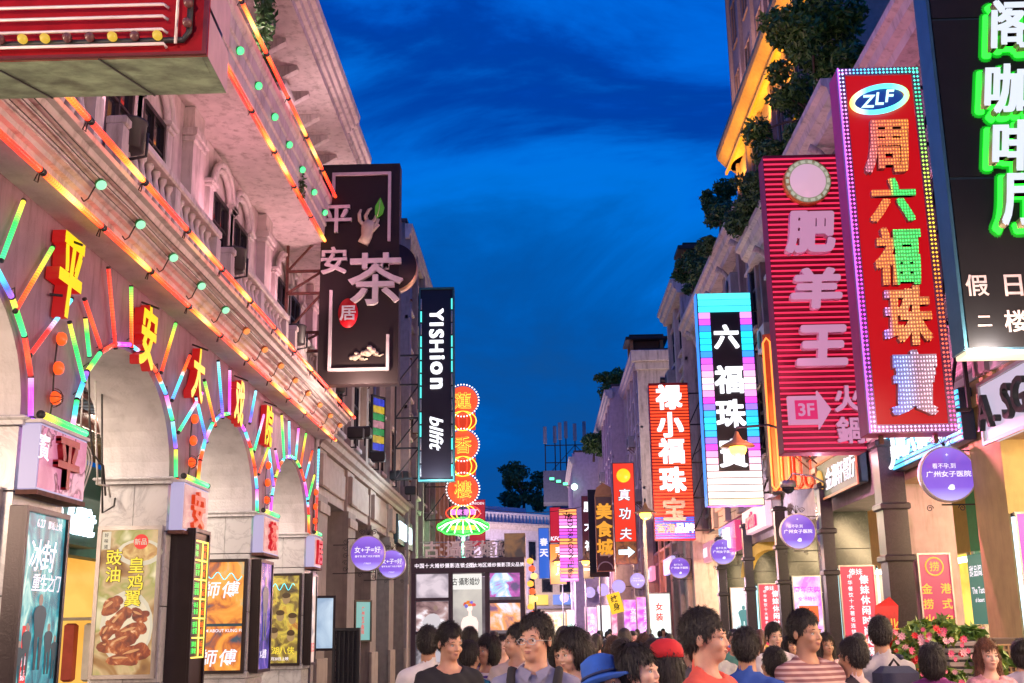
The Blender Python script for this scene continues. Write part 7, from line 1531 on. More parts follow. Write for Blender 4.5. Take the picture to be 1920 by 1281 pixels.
for i, c in enumerate('亚太地区婚纱摄影顶尖品牌'): glyph(c, .05 + .075 * i, KH - .12, .066, WP, t, y=-.05, ext=.004, bold=.02) if .05 + .075 * i < w / 2 else None
for i, c in enumerate('古·攝影婚紗'): glyph(c, -w / 2 + (.30, .46, .66, .95, 1.22, 1.50)[i], KH + .16, .27 if c != '·' else .05, SILV, t, y=.3, ext=.08, bold=.02)
b = MB()
for z in (.05, .28): b.bar((-w / 2 + .1, .34, KH + z), (w / 2 - .25, .34, KH + z), .02)
b.build('letter_rail', STEEL, t)
MB().box(w / 2 - .32, w / 2 + .02, -.02, .5, KH + .002, KH + .38).build('roof_box', noise_emis('dark_bokeh', [(.4, (.02, .01, .01)), (.6, (.3, .12, .02))], 4, .6), t)
MB().bar((-w / 2 - .06, -.1, 0), (-w / 2 - .04, -.1, 2.4), .025).build('white_pole', mat('ivory_pole', (.6, .55, .45), .5), t)
t = thing('lantern_string', 'string of small orange and red lantern lights down the right edge of the kiosk', 'lantern lights', (kx1 + .12, KY + .1, 0))
for i in range(11):
    m = MB(); m.smooth = True; m.lathe((.03 * (i % 3 - 1), 0, 2.75 - i * .12), [(.01, .05), (.05, .03), (.055, 0), (.05, -.03), (.01, -.05)], 10); m.build('lantern', emis('lantern_%d' % (i % 3), ((1, .4, .05), (1, .1, .03), (1, .7, .2))[i % 3], 1.8), t)
MB().tube([(0, 0, 2.85), (.05, 0, 2.0), (-.03, 0, 1.2), (.02, 0, 0)], .015, 5).build('cord', WIRE, t)
# ------------------------------------------------------------------ lamps: those of the floodlights, and added fill
PINK = (1, .42, .52)
for k in range(-1, 4):
    yc = pier_y(k) + 1.05
    lamp('flood_and_fill_beam', 'SPOT', (XL + .40, yc, 6.70), 62, PINK, .12, target=(XL - .1, yc + .3, 9), spot=150)
    lamp('flood_and_fill_beam', 'SPOT', (XL + .50, yc, 9.42), 60, (1, .62, .66), .12, target=(XL - .0, yc, 12), spot=150)
for i in range(4): lamp('flood_and_fill_beam', 'SPOT', (-4.0, 24.9 + 3.55 * i, 6.05), 70, (1, .66, .5), .1, target=(-4.5, 24.9 + 3.55 * i, 9), spot=140)
for i in range(5): lamp('flood_and_fill_beam', 'SPOT', (8.7, 35.5 + 3.4 * i, 20.9), 460, (1, .42, .03), .3, target=(9.3, 35.5 + 3.4 * i, 23.2), spot=160)
for i in range(3): lamp('flood_and_fill_beam', 'SPOT', (8.6, 37 + 5 * i, 23.5), 700, (1, .55, .45), .3, target=(9.4, 37 + 5 * i, 28), spot=140)  # added wash for the upper tower, without fixtures
def added_flood(lab, x, y, z, tgt, power, col, ang=100):  # floodlight added to wash the facade across the street
    t = thing('floodlight', lab, 'floodlight', (x, y, z), 0, 'added floodlights over the arcades'); MB().box(-.14, .14, -.18, .18, -.12, .12, .03).build('case', IRON, t); MB().bar((0, 0, -.1), (0, 0, -.3), .04).build('stand', IRON, t)
    d = (Vector(tgt) - Vector((x, y, z))).normalized(); lamp('flood_and_fill_beam', 'SPOT', Vector((x, y, z)) + d * .26, power, col, .12, target=tgt, spot=ang, blend=.8)
OD = ['first', 'second', 'third', 'fourth', 'fifth', 'sixth', 'seventh']
for i, y in enumerate((7.5, 12, 16.6, 21.5, 28)): added_flood('added small black floodlight on the right arcade ledge, %s from the camera' % OD[i], 5.15, y, 5.1, (XL, y + 2.5, 8.6), 290, (1, .34, .52), 90)
for i, y in enumerate((6.5, 11.5, 17.0)): lamp('flood_and_fill_beam', 'SPOT', (-3.82, y + .3, 6.58), 420, (1, .38, .85), .12, target=(5.4, y + 1, 9.5), spot=80, blend=.8)   # spots added near the balustrade drums to light the facades opposite
for i, y in enumerate((25.5, 33)): added_flood('added black floodlight on the stone building turned across the street, %s one' % OD[i], -3.9, y, 6.0, (5.4, y + 2, 9), 330, (1, .45, .85), 120)
for i, y in enumerate((46, 56, 68)): added_flood('added distant black floodlight on the far left houses, %s one' % OD[i], -4.0, y, 8.9, (4.5, y + 5, 9), 600, (.9, .5, .9), 120)
# own light of the street lamps, and added fill points
def pt(p, e, c): lamp('lamp_and_fill_light', 'POINT', p, e, c, .04)
for (px, py, Y, e) in ((1383, 838, 22.5, 420), (1210, 962, 34.3, 500), (1098, 1052, 62, 500), (1046, 1053, 70, 500)):
    p = atY(px, py, Y); pt((p.x, Y, p.z - .32), e, (1, .62, .34))
for i, y in enumerate((-4.5, 2.6, 4.4)):                              # street lamps added overhead and behind the camera, unseen, to light the crowd
    t = thing('street_lamp', 'added orange street lamp overhead, out of the picture, number %s' % OD[i], 'street lamp', ((1.6, -1.9, 2.6)[i], y, 4.9), 0, 'orange street lamps'); m = MB(); m.smooth = True; m.lathe((0, 0, 0), [(.34, .0), (.30, .04), (.10, .14), (.05, .24), (.03, .30)], 20); m.build('shade', mat('lamp_shade_enamel', (.55, .30, .08), .4), t)
    m = MB(); m.smooth = True; m.lathe((0, 0, 0), [(.16, -.005), (.17, -.07), (.13, -.15), (.05, -.19), (.01, -.195)], 18); m.build('globe', LAMPO, t); MB().tube([(0, 0, .28), (0, 0, .38), (-(9, 3, 9)[i] * .2 if i != 1 else -2.3, 0, .5)], .02, 6).build('arm', IRON, t)
    pt(((1.6, -1.9, 2.6)[i], y, 4.55), (300, 190, 190)[i], (1, .74, .60))
for k in range(-2, 6): lamp('shop_and_fill_light', 'AREA', (7.4, ry(k) + 2.6, 3.55), 230, (1, .72, .40), 1.2, target=(4.5, ry(k) + 2.6, 1.2))  # the one beside the camera belongs to the added shop
for k in range(3): lamp('shop_and_fill_light', 'AREA', (-6.3, pier_y(k) + 2.4, 4.4), 150, (1, .82, .66), 1.0, target=(-4.5, pier_y(k) + 2.4, 1))
for y in (1.2, 4.6): lamp('shop_and_fill_light', 'AREA', (-6.2, y, 3.3), 260, (1, .72, .52), 1.2, target=(0, y + 4.5, 1.3))  # added fill for the crowd from the left, no shop there
lamp('shop_and_fill_light', 'AREA', (7.3, 3.6, 3.3), 460, (1, .62, .46), 1.2, target=(1, 8, 1.3))  # added fill onto the crowd's faces from the right, no shop there
for (x, y, z, e) in ((-3.5, 88, 6, 1300), (.2, 90, 4.5, 1500), (1.2, 80, 4.2, 900), (2.2, 70, 4.2, 700)): pt((x, y, z), e, (1, .72, .80))  # fill points added to brighten the dark far end, without fixtures
lamp('shop_and_fill_light', 'AREA', (6.5, 47.5, 6.9), 420, (1, .75, .62), 1.5, target=(5.8, 53, 10))  # lamp added in the gap to light the white house's near side
# points added under the big signs to strengthen the light around them
for (px, py, Y, e, c) in ((1690, 835, 15.0, 230, (1, .25, .5)), (1535, 865, 18.6, 200, (1, .4, .6)), (1375, 965, 26.6, 320, (1, .8, 1)), (1265, 1025, 35.6, 300, (1, .35, .2)), (1170, 1070, 49, 300, (1, .25, .15)), (1066, 1100, 65, 300, (1, .4, .9)), (868, 1015, 41.5, 260, (.6, 1, .5)), (818, 915, 29.5, 200, (.7, .9, 1)), (672, 735, 18.6, 160, (1, .7, .6)), (1860, 668, 10.5, 160, (1, .8, .6))):
    p = atY(px, py, Y); pt((p.x, Y, p.z), e, c)
# ------------------------------------------------------------------ the crowd
def strip_mat(name, c1, c2, f, axis='Z', tilt=0, sharp=.0, th=.5):
    if name in MATS: return MATS[name]
    m, t, n, l, b = _new(name); MATS[name] = m; b.inputs['Roughness'].default_value = .85; c = n.new('ShaderNodeTexCoord'); s = n.new('ShaderNodeSeparateXYZ'); mp = n.new('ShaderNodeMapping'); mp.inputs['Rotation'].default_value = (0, tilt, 0); l.new(c.outputs['Object'], mp.inputs[0]); l.new(mp.outputs[0], s.inputs[0])
    mu = n.new('ShaderNodeMath'); mu.operation = 'MULTIPLY'; mu.inputs[1].default_value = f; l.new(s.outputs[axis], mu.inputs[0]); fr = n.new('ShaderNodeMath'); fr.operation = 'FRACT'; l.new(mu.outputs[0], fr.inputs[0]); g = n.new('ShaderNodeMath'); g.operation = 'GREATER_THAN'; g.inputs[1].default_value = th; l.new(fr.outputs[0], g.inputs[0])
    mi = n.new('ShaderNodeMix'); mi.data_type = 'RGBA'; l.new(g.outputs[0], mi.inputs['Factor']); mi.inputs[6].default_value = (*c1, 1); mi.inputs[7].default_value = (*c2, 1); l.new(mi.outputs[2], b.inputs['Base Color']); return m
def at(px, Y): return atY(px, 1183, Y).x
def facing_away(): return PI
SK1, SK2, SK3 = (.60, .33, .22), (.68, .41, .30), (.50, .27, .17)
def neck_z(o): return o['hp'](0, 0, 0).z
def straps(e, m, name='shoulder_strap', cross=None, back=False):
    """straps of a bag: tubes flattened over the shoulders"""
    if cross:
        s = cross; MB().tube([(s * .12, .02, 1.475), (s * .08, -.08, 1.42), (0, -.135, 1.28), (-s * .10, -.150, 1.12), (-s * .19, -.08, .98), (-s * .2, .05, .98), (-s * .08, .13, 1.15), (s * .06, .13, 1.35), (s * .12, .06, 1.46)], .016, 6, closed=True).build(name, m, e)
        return
    for s in (-1, 1): MB().tube([(s * .13, .06, 1.48), (s * .135, -.02, 1.485), (s * .13, -.09, 1.42), (s * .125, -.135, 1.28), (s * .14, -.12, 1.12), (s * .17, -.02, 1.02), (s * .14, .10, 1.05)], [.02, .024, .026, .026, .022, .016, .014], 8).build(name, m, e)
def backpack(e, m, m2):
    b = MB(); b.smooth = False
    b.box(-.15, .15, .12, .30, .98, 1.42, .05).build('backpack', m, e); MB().box(-.12, .12, .30, .35, 1.0, 1.2, .03).build('backpack_pocket', m2, e); straps(e, m)
    MB().tube([(-.04, .2, 1.42), (0, .2, 1.47), (.04, .2, 1.42)], .01, 6).build('handle', m2, e)
def glasses(o, e, m=IRON):
    MH = o['MH']; q3 = MH.to_quaternion().to_euler(); b = MB()
    for s in (-1, 1):
        b.tube([(s * .031 + .024 * math.cos(a), -.102, .110 + .017 * math.sin(a)) for a in [2 * PI * i / 16 for i in range(16)]], .0022, 5, closed=True); b.tube([(s * .055, -.101, .113), (s * .082, -.06, .115), (s * .088, .02, .112)], .0022, 5)
    b.tube([(-.007, -.103, .112), (.007, -.103, .112)], .0022, 5); k = 1.05; b.v = [(x * k, y * k, z * 1.0) for x, y, z in b.v]
    b.build('glasses', m, e, o['hp'](0, 0, 0), q3)
BLK = mat('black_cloth', (.02, .02, .024), .85); NAVY = mat('navy_cloth', (.02, .03, .09), .8); CAP_ = mat('blue_hat_cloth', (.02, .10, .45), .8, var=.3)
BR = (.10, .04, .02)
# near row, left to right
e, o, p = person('man in a white t-shirt seen from behind in front of the photo kiosk', at(803, 9.4), 9.4, PI + .35, 1.72, SK3, (.70, .68, .68), (.02, .02, .025), stride=.22, yaw=-.4, armL=(-.2, .3), armR=(.25, .2))
e, o, p = person('tall person in a black v-neck walking left of the striped shirt woman', at(842, 8.6), 8.6, .35, 1.74, SK1, (.02, .02, .025), (.03, .03, .04), stride=.28, yaw=.3, pitch=-.15, top='scoop', armL=(.3, .3))
e, o, p = person('dark haired man in a dark jacket seen from behind near the gown poster', at(880, 12.6), 12.6, PI - .2, 1.72, SK2, (.06, .05, .07), (.03, .03, .04), yaw=.5, armL=(.2, .8), top='shirt')
e, o, p = person('short person in a teal t-shirt turned away beside the kiosk', at(882, 9.7), 9.7, PI - .8, 1.60, SK3, (.01, .14, .22), (.03, .03, .05), yaw=.4, stride=.2, armR=(.5, .9))
e, o, p = person('woman in a purple and white striped t-shirt by the kiosk window', at(912, 9.9), 9.9, -.25, 1.66, SK1, strip_mat('purple_white_stripe', (.12, .06, .34), (.70, .62, .68), 22, th=.45), (.06, .02, .03), fem=True, hair='bob', yaw=-.5, bottom='shorts', stride=.15)
e, o, p = person('young woman with long dark hair looking down at her phone', at(944, 12.2), 12.2, .15, 1.66, SK2, (.72, .60, .62), (.05, .05, .09), fem=True, hair='long', pitch=.55, armL=(.5, 1.5), armR=(.5, 1.4))
ph = thing('mobile_phone', 'dark mobile phone held by the long haired woman looking down', 'phone', (at(944, 12.2), 11.78, 1.12), 0); MB().box(-.035, .035, -.006, .006, -.07, .07, .004).build('body', BLK, ph); MB().box(-.03, .03, .0061, .007, -.06, .06).build('screen', emis('phone_screen', (.7, .8, 1), 1.2, False), ph)
e, o, p = person('man in a cream t-shirt looking away behind the tall man in glasses', at(968, 9.6), 9.6, -.5, 1.73, SK1, (.66, .55, .48), (.08, .08, .10), yaw=-.7, armL=(.2, .6), stride=.2)
e, o, p = person('tall man with glasses in a grey blue shirt carrying a black backpack', at(1003, 6.6), 6.6, -.12, 1.77, SK1, mat('grey_blue_shirt', (.23, .23, .33), .8, var=.12, scale=8), (.05, .05, .06), top='shirt', yaw=-.35, armL=(.15, .35), armR=(.1, .3), stride=.18)
glasses(o, e, mat('silver_wire', (.5, .5, .52), .3, metal=.8)); backpack(e, BLK, BLK)
MB().box(-.125, -.035, -.140, -.128, 1.18, 1.28, .004).build('chest_pocket', mat('grey_blue_shirt', (.23, .23, .33), .8), e)
for s in (-1, 1): MB().add([(s * .01, -.09, 1.475), (s * .085, -.03, 1.51), (s * .075, -.10, 1.455), (s * .035, -.125, 1.42)], [(0, 1, 2, 3)]).build('collar', mat('grey_blue_shirt', (.23, .23, .33), .8), e)
for i in range(5): MB().lathe((0, -.134 - .004 * (i > 1), 1.40 - i * .08), [(.006, 0), (.006, -.004)], 8, 'Y').build('button', SILV, e)
e, o, p = person('man with short hair just behind the shoulder of the man in glasses', at(1038, 10.5), 10.5, .1, 1.60, SK3, (.25, .10, .08), (.03, .03, .04))
e, o, p = person('woman with glasses and shoulder length hair in a pale top', at(1051, 9.2), 9.2, .2, 1.62, SK1, (.60, .48, .50), (.03, .03, .04), fem=True, hair='long', yaw=-.1); glasses(o, e)
e, o, p = person('woman with short dark hair and a black top gazing up to the left', at(1078, 7.2), 7.2, -.5, 1.70, SK2, (.025, .022, .035), (.05, .05, .08), fem=True, hair='bob', yaw=-.45, pitch=-.28, top='scoop', armL=(.3, .8))
MB().tube([(.075, -.03, 1.47), (.04, -.10, 1.40), (0, -.125, 1.34), (-.04, -.10, 1.40), (-.075, -.03, 1.47)], .003, 5).build('necklace', SILV, e)
e, o, p = person('woman in a blue sun hat and striped sash top looking down to the right', at(1146, 5.5), 5.5, .55, 1.55, SK1, strip_mat('blue_white_stripe', (.08, .06, .35), (.55, .5, .62), 45, tilt=.7, th=.5), (.03, .04, .10), fem=True, hair='tail', pitch=.35, yaw=.2, top='tank')
hp = o['hp']; q3 = o['MH'].to_quaternion().to_euler(); m = MB(); m.smooth = True; m.lathe((0, .02, .17), [(.185, -.035), (.18, -.022), (.108, .0), (.105, .05), (.095, .10), (.05, .125), (.01, .13)], 28); m.build('sun_hat', CAP_, e, hp(0, 0, 0), q3)
MB().tube([(.109 * math.cos(a), .02 + .109 * math.sin(a), .182) for a in [2 * PI * i / 24 for i in range(24)]], .008, 6, closed=True).build('hat_band', NAVY, e, hp(0, 0, 0), q3)
e, o, p = person('woman with tied back dark hair in a coral top turning to the right', at(1200, 5.5), 5.5, .75, 1.62, SK2, (.62, .22, .20), (.05, .05, .09), fem=True, hair='tail', yaw=.25, pitch=.08, top='tee')
e, o, p = person('person with long black hair and a red cap seen from behind', at(1245, 6.9), 6.9, PI + .2, 1.60, SK2, (.45, .25, .4), (.03, .03, .05), fem=True, hair='long')
m = MB(); m.smooth = True; m.lathe((0, .022, .19), [(.112, -.02), (.112, .02), (.10, .06), (.06, .09), (.01, .10)], 20); m.build('cap', mat('red_cap_cloth', (.6, .02, .03), .8), e, o['hp'](0, 0, 0), o['MH'].to_quaternion().to_euler())
e, o, p = person('large foreground man in a coral red t-shirt walking to the right', at(1325, 6.0), 6.0, 1.0, 1.77, SK1, (.70, .10, .07), (.05, .06, .10), heavy=1.08, yaw=.25, stride=.25, armL=(.2, .4), armR=(-.2, .3))
e, o, p = person('man in a blue polo shirt with a dark bag strap, seen from behind', at(1398, 7.6), 7.6, PI - .5, 1.67, SK3, (.035, .10, .42), (.05, .06, .10), top='tee', yaw=.2, armR=(.2, .5)); straps(e, BLK, cross=1)
MB().box(.14, .26, -.16, .12, .78, 1.0, .03).build('shoulder_bag', BLK, e)
e, o, p = person('stooping person in a light blue shirt between the blue polo and the striped polo', at(1440, 8.3), 8.3, PI + .3, 1.55, SK3, (.35, .55, .66), (.05, .06, .10), pitch=.3)
e, o, p = person('young man in a white shirt facing the camera by the magenta poster', at(1452, 12.5), 12.5, .25, 1.72, SK2, (.72, .66, .66), (.04, .04, .06), yaw=-.1, top='shirt')
e, o, p = person('smiling short haired person in a dark vest by the red banner', at(1483, 14.2), 14.2, 0, 1.60, SK1, (.03, .03, .04), (.04, .04, .06), fem=True, hair='bob', top='tank')
e, o, p = person('man in a brown and cream striped polo shirt walking right', at(1512, 7.8), 7.8, .45, 1.78, SK3, strip_mat('brown_cream_stripe', (.28, .12, .12), (.60, .42, .38), 30, th=.55), (.05, .05, .07), stride=.25, yaw=.2, armR=(.3, .5), heavy=1.08)
MB().box(-.30, -.10, -.05, .16, .82, 1.10, .04).build('shoulder_bag', mat('plum_bag', (.05, .02, .05), .7), e)
e, o, p = person('dark haired person in a pale and black striped top looking away', at(1592, 7.9), 7.9, PI + .5, 1.60, SK3, strip_mat('black_pale_stripe', (.03, .02, .03), (.55, .42, .42), 6, tilt=.9, th=.45), (.04, .04, .06), yaw=.2, armL=(.2, .6))
e, o, p = person('man in a grey t-shirt with a dark blue backpack, seen from behind', at(1650, 9.2), 9.2, PI + .15, 1.74, SK3, (.42, .40, .44), (.04, .05, .08), stride=.2, yaw=-.4); backpack(e, mat('blue_black_pack', (.02, .025, .07), .6), BLK)
e, o, p = person('person partly hidden by flowers in a magenta striped dress', at(1742, 8.6), 8.6, PI - .3, 1.56, SK2, strip_mat('magenta_stripe', (.38, .04, .30), (.16, .02, .14), 14), (.3, .05, .25), fem=True, hair='bob', bottom='skirt', pitch=.2)
e, o, p = person('smiling woman with long brown hair in a pink printed t-shirt with white letters', at(1848, 8.8), 8.8, .1, 1.58, SK2, noise_emis('x', [(0, (0, 0, 0)), (1, (0, 0, 0))]) if 0 else mat('pink_print_cloth', (.62, .30, .34), .85, var=.5, scale=22), (.03, .03, .05), (.10, .035, .015), fem=True, hair='long', yaw=-.05, armR=(.2, 1.2))
for i, c in enumerate('BOYS'): glyph(c, -.105 + .07 * i, 1.235, .085, mat('white_print_cloth', (.75, .72, .72), .8), e, y=-.150 + .018 * abs(i - 1.5), ext=.004, bold=.02)
MB().tube([(.13, .03, 1.47), (.14, -.09, 1.40), (.15, -.12, 1.2), (.19, -.06, 1.0)], .012, 6).build('bag_strap', BLK, e)
e, o, p = person('person in a pale grey top cut by the right edge of the picture', at(1912, 9.4), 9.4, PI - .4, 1.56, SK2, (.55, .5, .54), (.04, .04, .06), fem=True, hair='bun')
e, o, p = person('person in a grey shirt passing the shop door behind the second arch', -6.2, 13.6, 1.2, 1.66, SK3, (.40, .40, .42), (.05, .05, .07), stride=.3)
# middle distance
mid = [(925, 15.5, 0, 1.68, (.7, .65, .5)), (1012, 14.0, PI, 1.62, (.1, .1, .14)), (1030, 16, 0, 1.70, (.5, .3, .25)), (1062, 13.2, .3, 1.72, (.15, .15, .2)), (1075, 17, PI, 1.66, (.6, .55, .6)), (1100, 11.5, PI, 1.58, (.5, .1, .1)), (1118, 14.5, PI, 1.64, (.08, .1, .3)), (1150, 12.5, PI, 1.62, (.7, .5, .2)), (1163, 9.0, PI, 1.60, (.35, .12, .1)), (1172, 15, PI, 1.70, (.2, .2, .22)), (1205, 13, PI, 1.62, (.6, .55, .6)), (1222, 10.5, PI, 1.60, (.3, .2, .45)), (1280, 13.5, PI, 1.62, (.6, .5, .45)), (1296, 11, PI, 1.56, (.1, .1, .12)), (1345, 12, PI, 1.62, (.5, .5, .5)), (1376, 14.5, 0, 1.66, (.1, .3, .25)), (1425, 15, PI, 1.66, (.6, .2, .2)), (1548, 12.5, .2, 1.62, (.6, .4, .4)), (1612, 13.5, 0, 1.60, (.12, .1, .1)), (1700, 13, PI, 1.60, (.3, .25, .3))]
import itertools
HV = [dict(hair='short'), dict(fem=True, hair='tail'), dict(fem=True, hair='long'), dict(hair='short', yaw=.6), dict(fem=True, hair='bob', yaw=-.5)]
ADJ = ['olive', 'dark', 'brown', 'charcoal', 'pale grey', 'brick red', 'navy', 'mustard', 'rust', 'slate', 'white', 'violet', 'sand', 'black', 'grey', 'green', 'red', 'salmon', 'coal', 'mauve']
WHERE = ['beside the left window of the kiosk', 'behind the tall man in glasses', 'between the two women near the centre', 'just right of the tall man in glasses', 'in the crowd below the pink sign', 'behind the woman in the black top', 'behind the blue sun hat', 'right of the blue sun hat', 'close behind the blue sun hat', 'under the food court sign', 'under the slim red arrow sign', 'left of the red cap', 'behind the big man in coral red', 'right of the big man in coral red', 'left of the blue polo man', 'near the pale blue light box', 'right of the blue polo man', 'right of the striped polo man', 'by the foot of the red banner', 'behind the flowers']
for i, (px, Y, rz, H, c) in enumerate(mid):
    person('%s in a %s top %s' % (('man', 'woman with tied hair', 'woman with long hair', 'man turning aside', 'woman with a bob')[i % 5], ADJ[i], WHERE[i]), at(px, Y), Y, rz + .2 * math.sin(i * 7), H, (SK1, SK2, SK3)[i % 3], c, (.04, .04, .07), ((.012, .009, .008), (.05, .022, .012), (.02, .014, .011))[i % 3], far=Y > 13, **HV[i % 5])
rr = random.Random(21)
# far crowd, filling the street to its bend
n = 0; pts = []
while n < 74:
    Y = 16 + 44 * rr.random() ** 1.2; x = rr.uniform(-1.5 if Y < 24 else -2.4, 4.7)
    if any((x - a) ** 2 + (Y - b) ** 2 < .6 for a, b in pts): continue
    if kx0 - .4 < x < kx1 + .5 and 18 < Y < 21: continue
    pts.append((x, Y)); n += 1
CC = [(.6, .55, .55), (.05, .05, .07), (.5, .08, .08), (.1, .15, .4), (.6, .4, .1), (.3, .3, .32), (.1, .3, .2), (.65, .4, .5)]
for i, (x, y) in enumerate(pts):
    person('person with %s and a %s top in the far crowd beyond the kiosk' % (('short hair', 'tied hair', 'long hair', 'short turned head', 'a bob')[(i * 3) % 5], ('pale', 'black', 'red', 'blue', 'mustard', 'grey', 'green', 'pink')[i % 8]), x, y, (0 if rr.random() < .3 else PI) + rr.uniform(-.4, .4), rr.uniform(1.52, 1.72), (SK1, SK2, SK3)[i % 3], CC[i % 8], (.04, .04, .07), group='far crowd in the street', far=True, **HV[(i * 3) % 5])

# ------------------------------------------------------------------ flower stand, stone block and metal box at the right
fsx = at(1722, 10.6)
t = thing('flower_stand', 'celebration flower basket of pink and red blooms in front of the pink pier', 'flowers', (fsx, 10.6, 0))
leaf_cloud('foliage', t, clumps(16, (.30, .2, .28), .15, 31, (0, 0, 1.32)), 3600, .055, leafmat('bouquet_leaf', (.04, .12, .02), (.25, .35, .05)), 31)
PET = [mat('pink_petal', (.75, .12, .25), .5, bump=0), mat('red_petal', (.6, .01, .02), .5, bump=0), mat('pale_pink_petal', (.8, .42, .48), .5, bump=0)]
rr = random.Random(4)
def flower_mesh(m):
    b = MB()
    for i in range(8):
        a = i * PI / 4; c, s = math.cos(a), math.sin(a); b.add([(0, 0, 0), (c * .03 - s * .012, -.008, s * .03 + c * .012), (c * .052, -.018, s * .052), (c * .03 + s * .012, -.008, s * .03 - c * .012)], [(0, 1, 2, 3)])
    b.lathe((0, -.006, 0), [(.012, 0), (.006, -.01)], 8, 'Y'); return b.mesh('flower', m)
FM = [flower_mesh(m) for m in PET]
for i in range(105):
    a = rr.uniform(-1, 1); link('flower', FM[i % 3], t, (a * .38, -.24 - rr.random() * .12 + abs(a) * .14, 1.32 + rr.uniform(-.42, .32)), (rr.uniform(-.5, .3), 0, rr.uniform(-.5, .5))).scale = (.42 + .35 * rr.random(),) * 3
REDP = mat('red_paper', (.65, .01, .01), .5, var=.3, scale=8)
MB().prism([(-.28, .5), (.28, .5), (.16, .95), (-.16, .95)], -.10, .10).build('paper_wrap', REDP, t)
for q in range(7): MB().add([(-.2 + .06 * q, -.12, 1.0), (-.16 + .07 * q, -.2, .95), (-.2 + .09 * q, -.24, .35), (-.3 + .09 * q, -.2, .3)], [(0, 1, 2, 3)]).build('ribbon', REDP, t)
MB().add([(-.40, .0, 1.45), (-.18, .05, 1.45), (-.14, .05, 1.82), (-.22, .02, 1.9), (-.36, 0, 1.82)], [(0, 1, 2, 3, 4)]).build('red_card', REDP, t); glyph('开业', -.27, 1.66, .10, GLD2, t, y=-.01, ext=.002, name='lettering')
for q in range(3): MB().bar((-.0, 0, 1.0), (.28 * math.cos(q * 2.1), .28 * math.sin(q * 2.1), 0), .03).build('leg', mat('bamboo', (.4, .28, .1), .6), t)
t = thing('palm_sprays', 'green palm fronds and ochid leaves rising right of the flower basket', 'plant', (fsx + .62, 11.2, 0)); leaf_cloud('foliage', t, clumps(9, (.2, .15, .4), .17, 33, (0, 0, 1.2)), 1100, .075, leafmat('palm_leaf', (.05, .16, .03), (.25, .38, .06)), 33)
MB().box(-.18, .18, -.18, .18, 0, .8, .03).build('planter', mat('brown_planter', (.2, .1, .05), .7), t)
t = thing('metal_grille_box', 'brown perforated metal cabinet behind the smiling woman', 'cabinet', (at(1858, 11.5), 11.5, 0)); MB().box(-.30, .30, 0, .4, 0, 1.52, .01).build('body', mat('bronze_body', (.12, .08, .05), .5), t)
g_ = MB()
for i in range(13): g_.box(-.29 + i * .047, -.275 + i * .047, -.02, -.001, .3, 1.45)
g_.build('grille_bars', mat('bronze_grille', (.30, .2, .10), .4, metal=.6), t); g_ = MB()
for i in range(24): g_.box(-.30, .30, -.035, -.021, .3 + i * .05, .315 + i * .05)
g_.build('grille_rails', mat('bronze_grille', (.30, .2, .10), .4, metal=.6), t)
t = thing('carved_stone_post', 'carved dark stone post with striped top beside the metal cabinet', 'post', (at(1801, 11.0), 11.0, 0)); MB().box(-.12, .12, -.02, .22, 0, 1.1, .01).build('carved_panel', mat('dark_carved_stone', (.05, .05, .05), .6, bump=1, bscale=30), t)
for i in range(7): MB().box(-.14, .14, -.04, .24, 1.102 + i * .06, 1.14 + i * .06, .005).build('stone_band', mat('pale_stone', (.38, .33, .30), .7), t)
MB().box(-.12, .12, -.02, .22, 1.10, 1.51).build('core', mat('dark_carved_stone', (.05, .05, .05), .6), t)

# ------------------------------------------------------------------ big red neon box sign, top left, above the street
Y = 5.4; BS = Y / 7.2
TL = atY(0, 0, Y); c0 = atY(388, 104, Y); c1 = atY(425, 175, Y)
t = thing('box_sign', 'big red neon box sign with bulbs and white tubes at the top left', 'sign', (c0.x, Y, c0.z)); t.scale = (BS, BS, BS)
REDB = mat('red_enamel', (.30, .004, .010), .55, var=.15, spec=.2); GST = mat('weathered_green_soffit', (.26, .36, .22), .6, var=.6, scale=4, dirt=.6, bump=.3); PNKP = mat('pink_tin', (.50, .30, .34), .5, var=.1)
Wd = 2.4; H_ = 1.5; dp = 1.0
MB().box(-Wd, 0, 0, .02, 0, H_).build('front', REDB, t)
yb = -.0
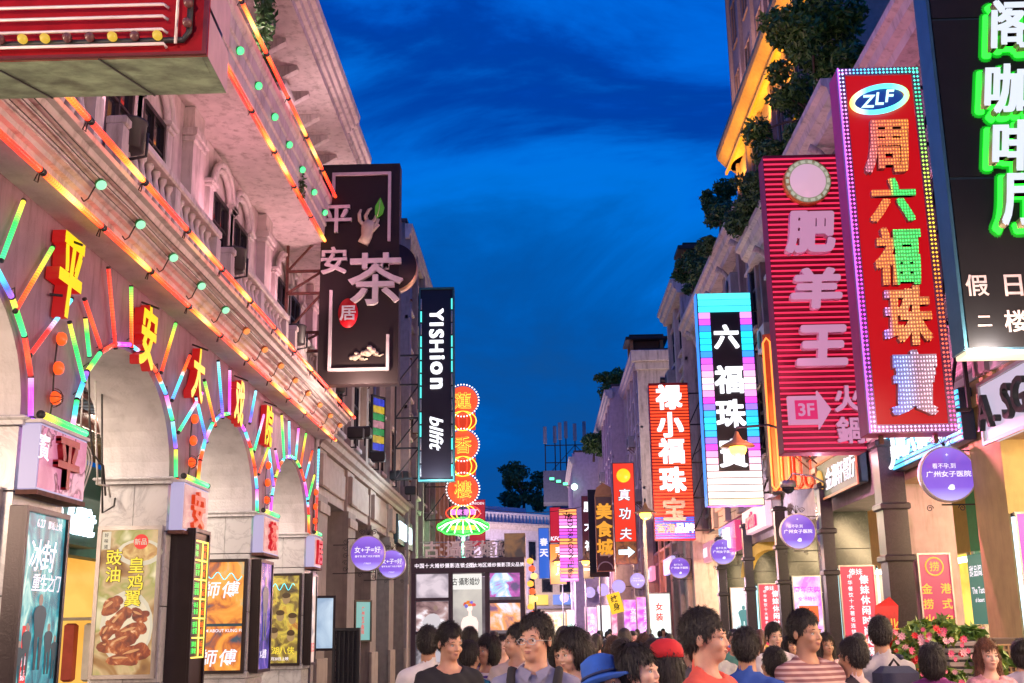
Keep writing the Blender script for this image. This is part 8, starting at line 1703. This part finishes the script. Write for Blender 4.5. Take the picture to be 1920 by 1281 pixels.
# the soffit slopes down and back towards the street face
z1 = c1.z - c0.z
bb = atY(425, 175, Y + dp * BS); sx_, sz_ = (bb.x - c0.x) / BS, (bb.z - c0.z) / BS
b = MB(); b.add([(-Wd, .0, -.002), (0, .0, -.002), (sx_, dp, sz_), (-Wd, dp, sz_)], [(0, 1, 2, 3)]); b.build('soffit', GST, t)
for q in (-1.55, -.75): MB().bar((q, .0, -.006), (q + .05, dp, sz_ - .006), .01).build('soffit_joint', IRON, t)
for i in range(4):
    z0_ = i * .38
    b = MB(); b.add([(.0, .02, z0_), (sx_, dp, sz_ + z0_ + .0), (sx_, dp, sz_ + z0_ + .34), (.0, .02, z0_ + .34)], [(0, 1, 2, 3)]); b.build('side_panel', PNKP, t)
MB().add([(-.04, .03, 0), (sx_ - .05, dp - .02, sz_), (sx_ - .05, dp - .02, sz_ + 1.5), (-.04, .03, 1.5)], [(0, 1, 2, 3)]).build('side_inner', CHARC, t)
MB().box(-Wd, 0, -.03, -.001, 0, .02).box(-.03, .0, -.03, -.001, .02, H_).build('trim', mat('dark_red_trim', (.12, .01, .012), .4), t)
GT = mat('unlit_glass_tube', (.70, .60, .60), .2)
for i, z in enumerate((.06, .17, .27, .36, .46)): MB().tube([(-Wd, -.07, z), (-.30 if i else -.28, -.07, z - .0), (-.27, -.04, z - .015)], .011, 6).build('neon_tube', GT, t)
MB().tube([(-.20, -.07, .06), (-.20, -.07, H_)], .011, 6).build('neon_tube', GT, t)
MB().tube([(-Wd, -.04, .10), (-.32, -.04, .10), (-.16, -.04, .10), (-.12, -.04, .16), (-.12, -.04, H_)], .022, 8).build('conduit', IRON, t)
for i in range(13):
    x = -.32 - i * .155; on = i not in (1, 3, 4, 7, 9); m = MB(); m.smooth = True; m.lathe((0, 0, 0), [(.012, 0), (.028, -.02), (.034, -.045), (.026, -.07), (.006, -.08)], 12, 'Y'); m.build('bulb', emis('amber_bulb', (.85, .55, .05), .8, False) if on else mat('dark_bulb', (.12, .05, .05), .15, bump=0), t, (x, -.05, .11))
for z in (.2, .35): m = MB(); m.smooth = True; m.lathe((0, 0, 0), [(.012, 0), (.028, -.02), (.034, -.045), (.026, -.07), (.006, -.08)], 12, 'Y'); m.build('bulb', mat('dark_bulb', (.12, .05, .05), .15, bump=0), t, (-.12, -.05, z))
for q in (.2, .8): MB().bar((-1.2, q, 1.2), (-1.8, q, 2.2), .05).build('stay', RUST, t)
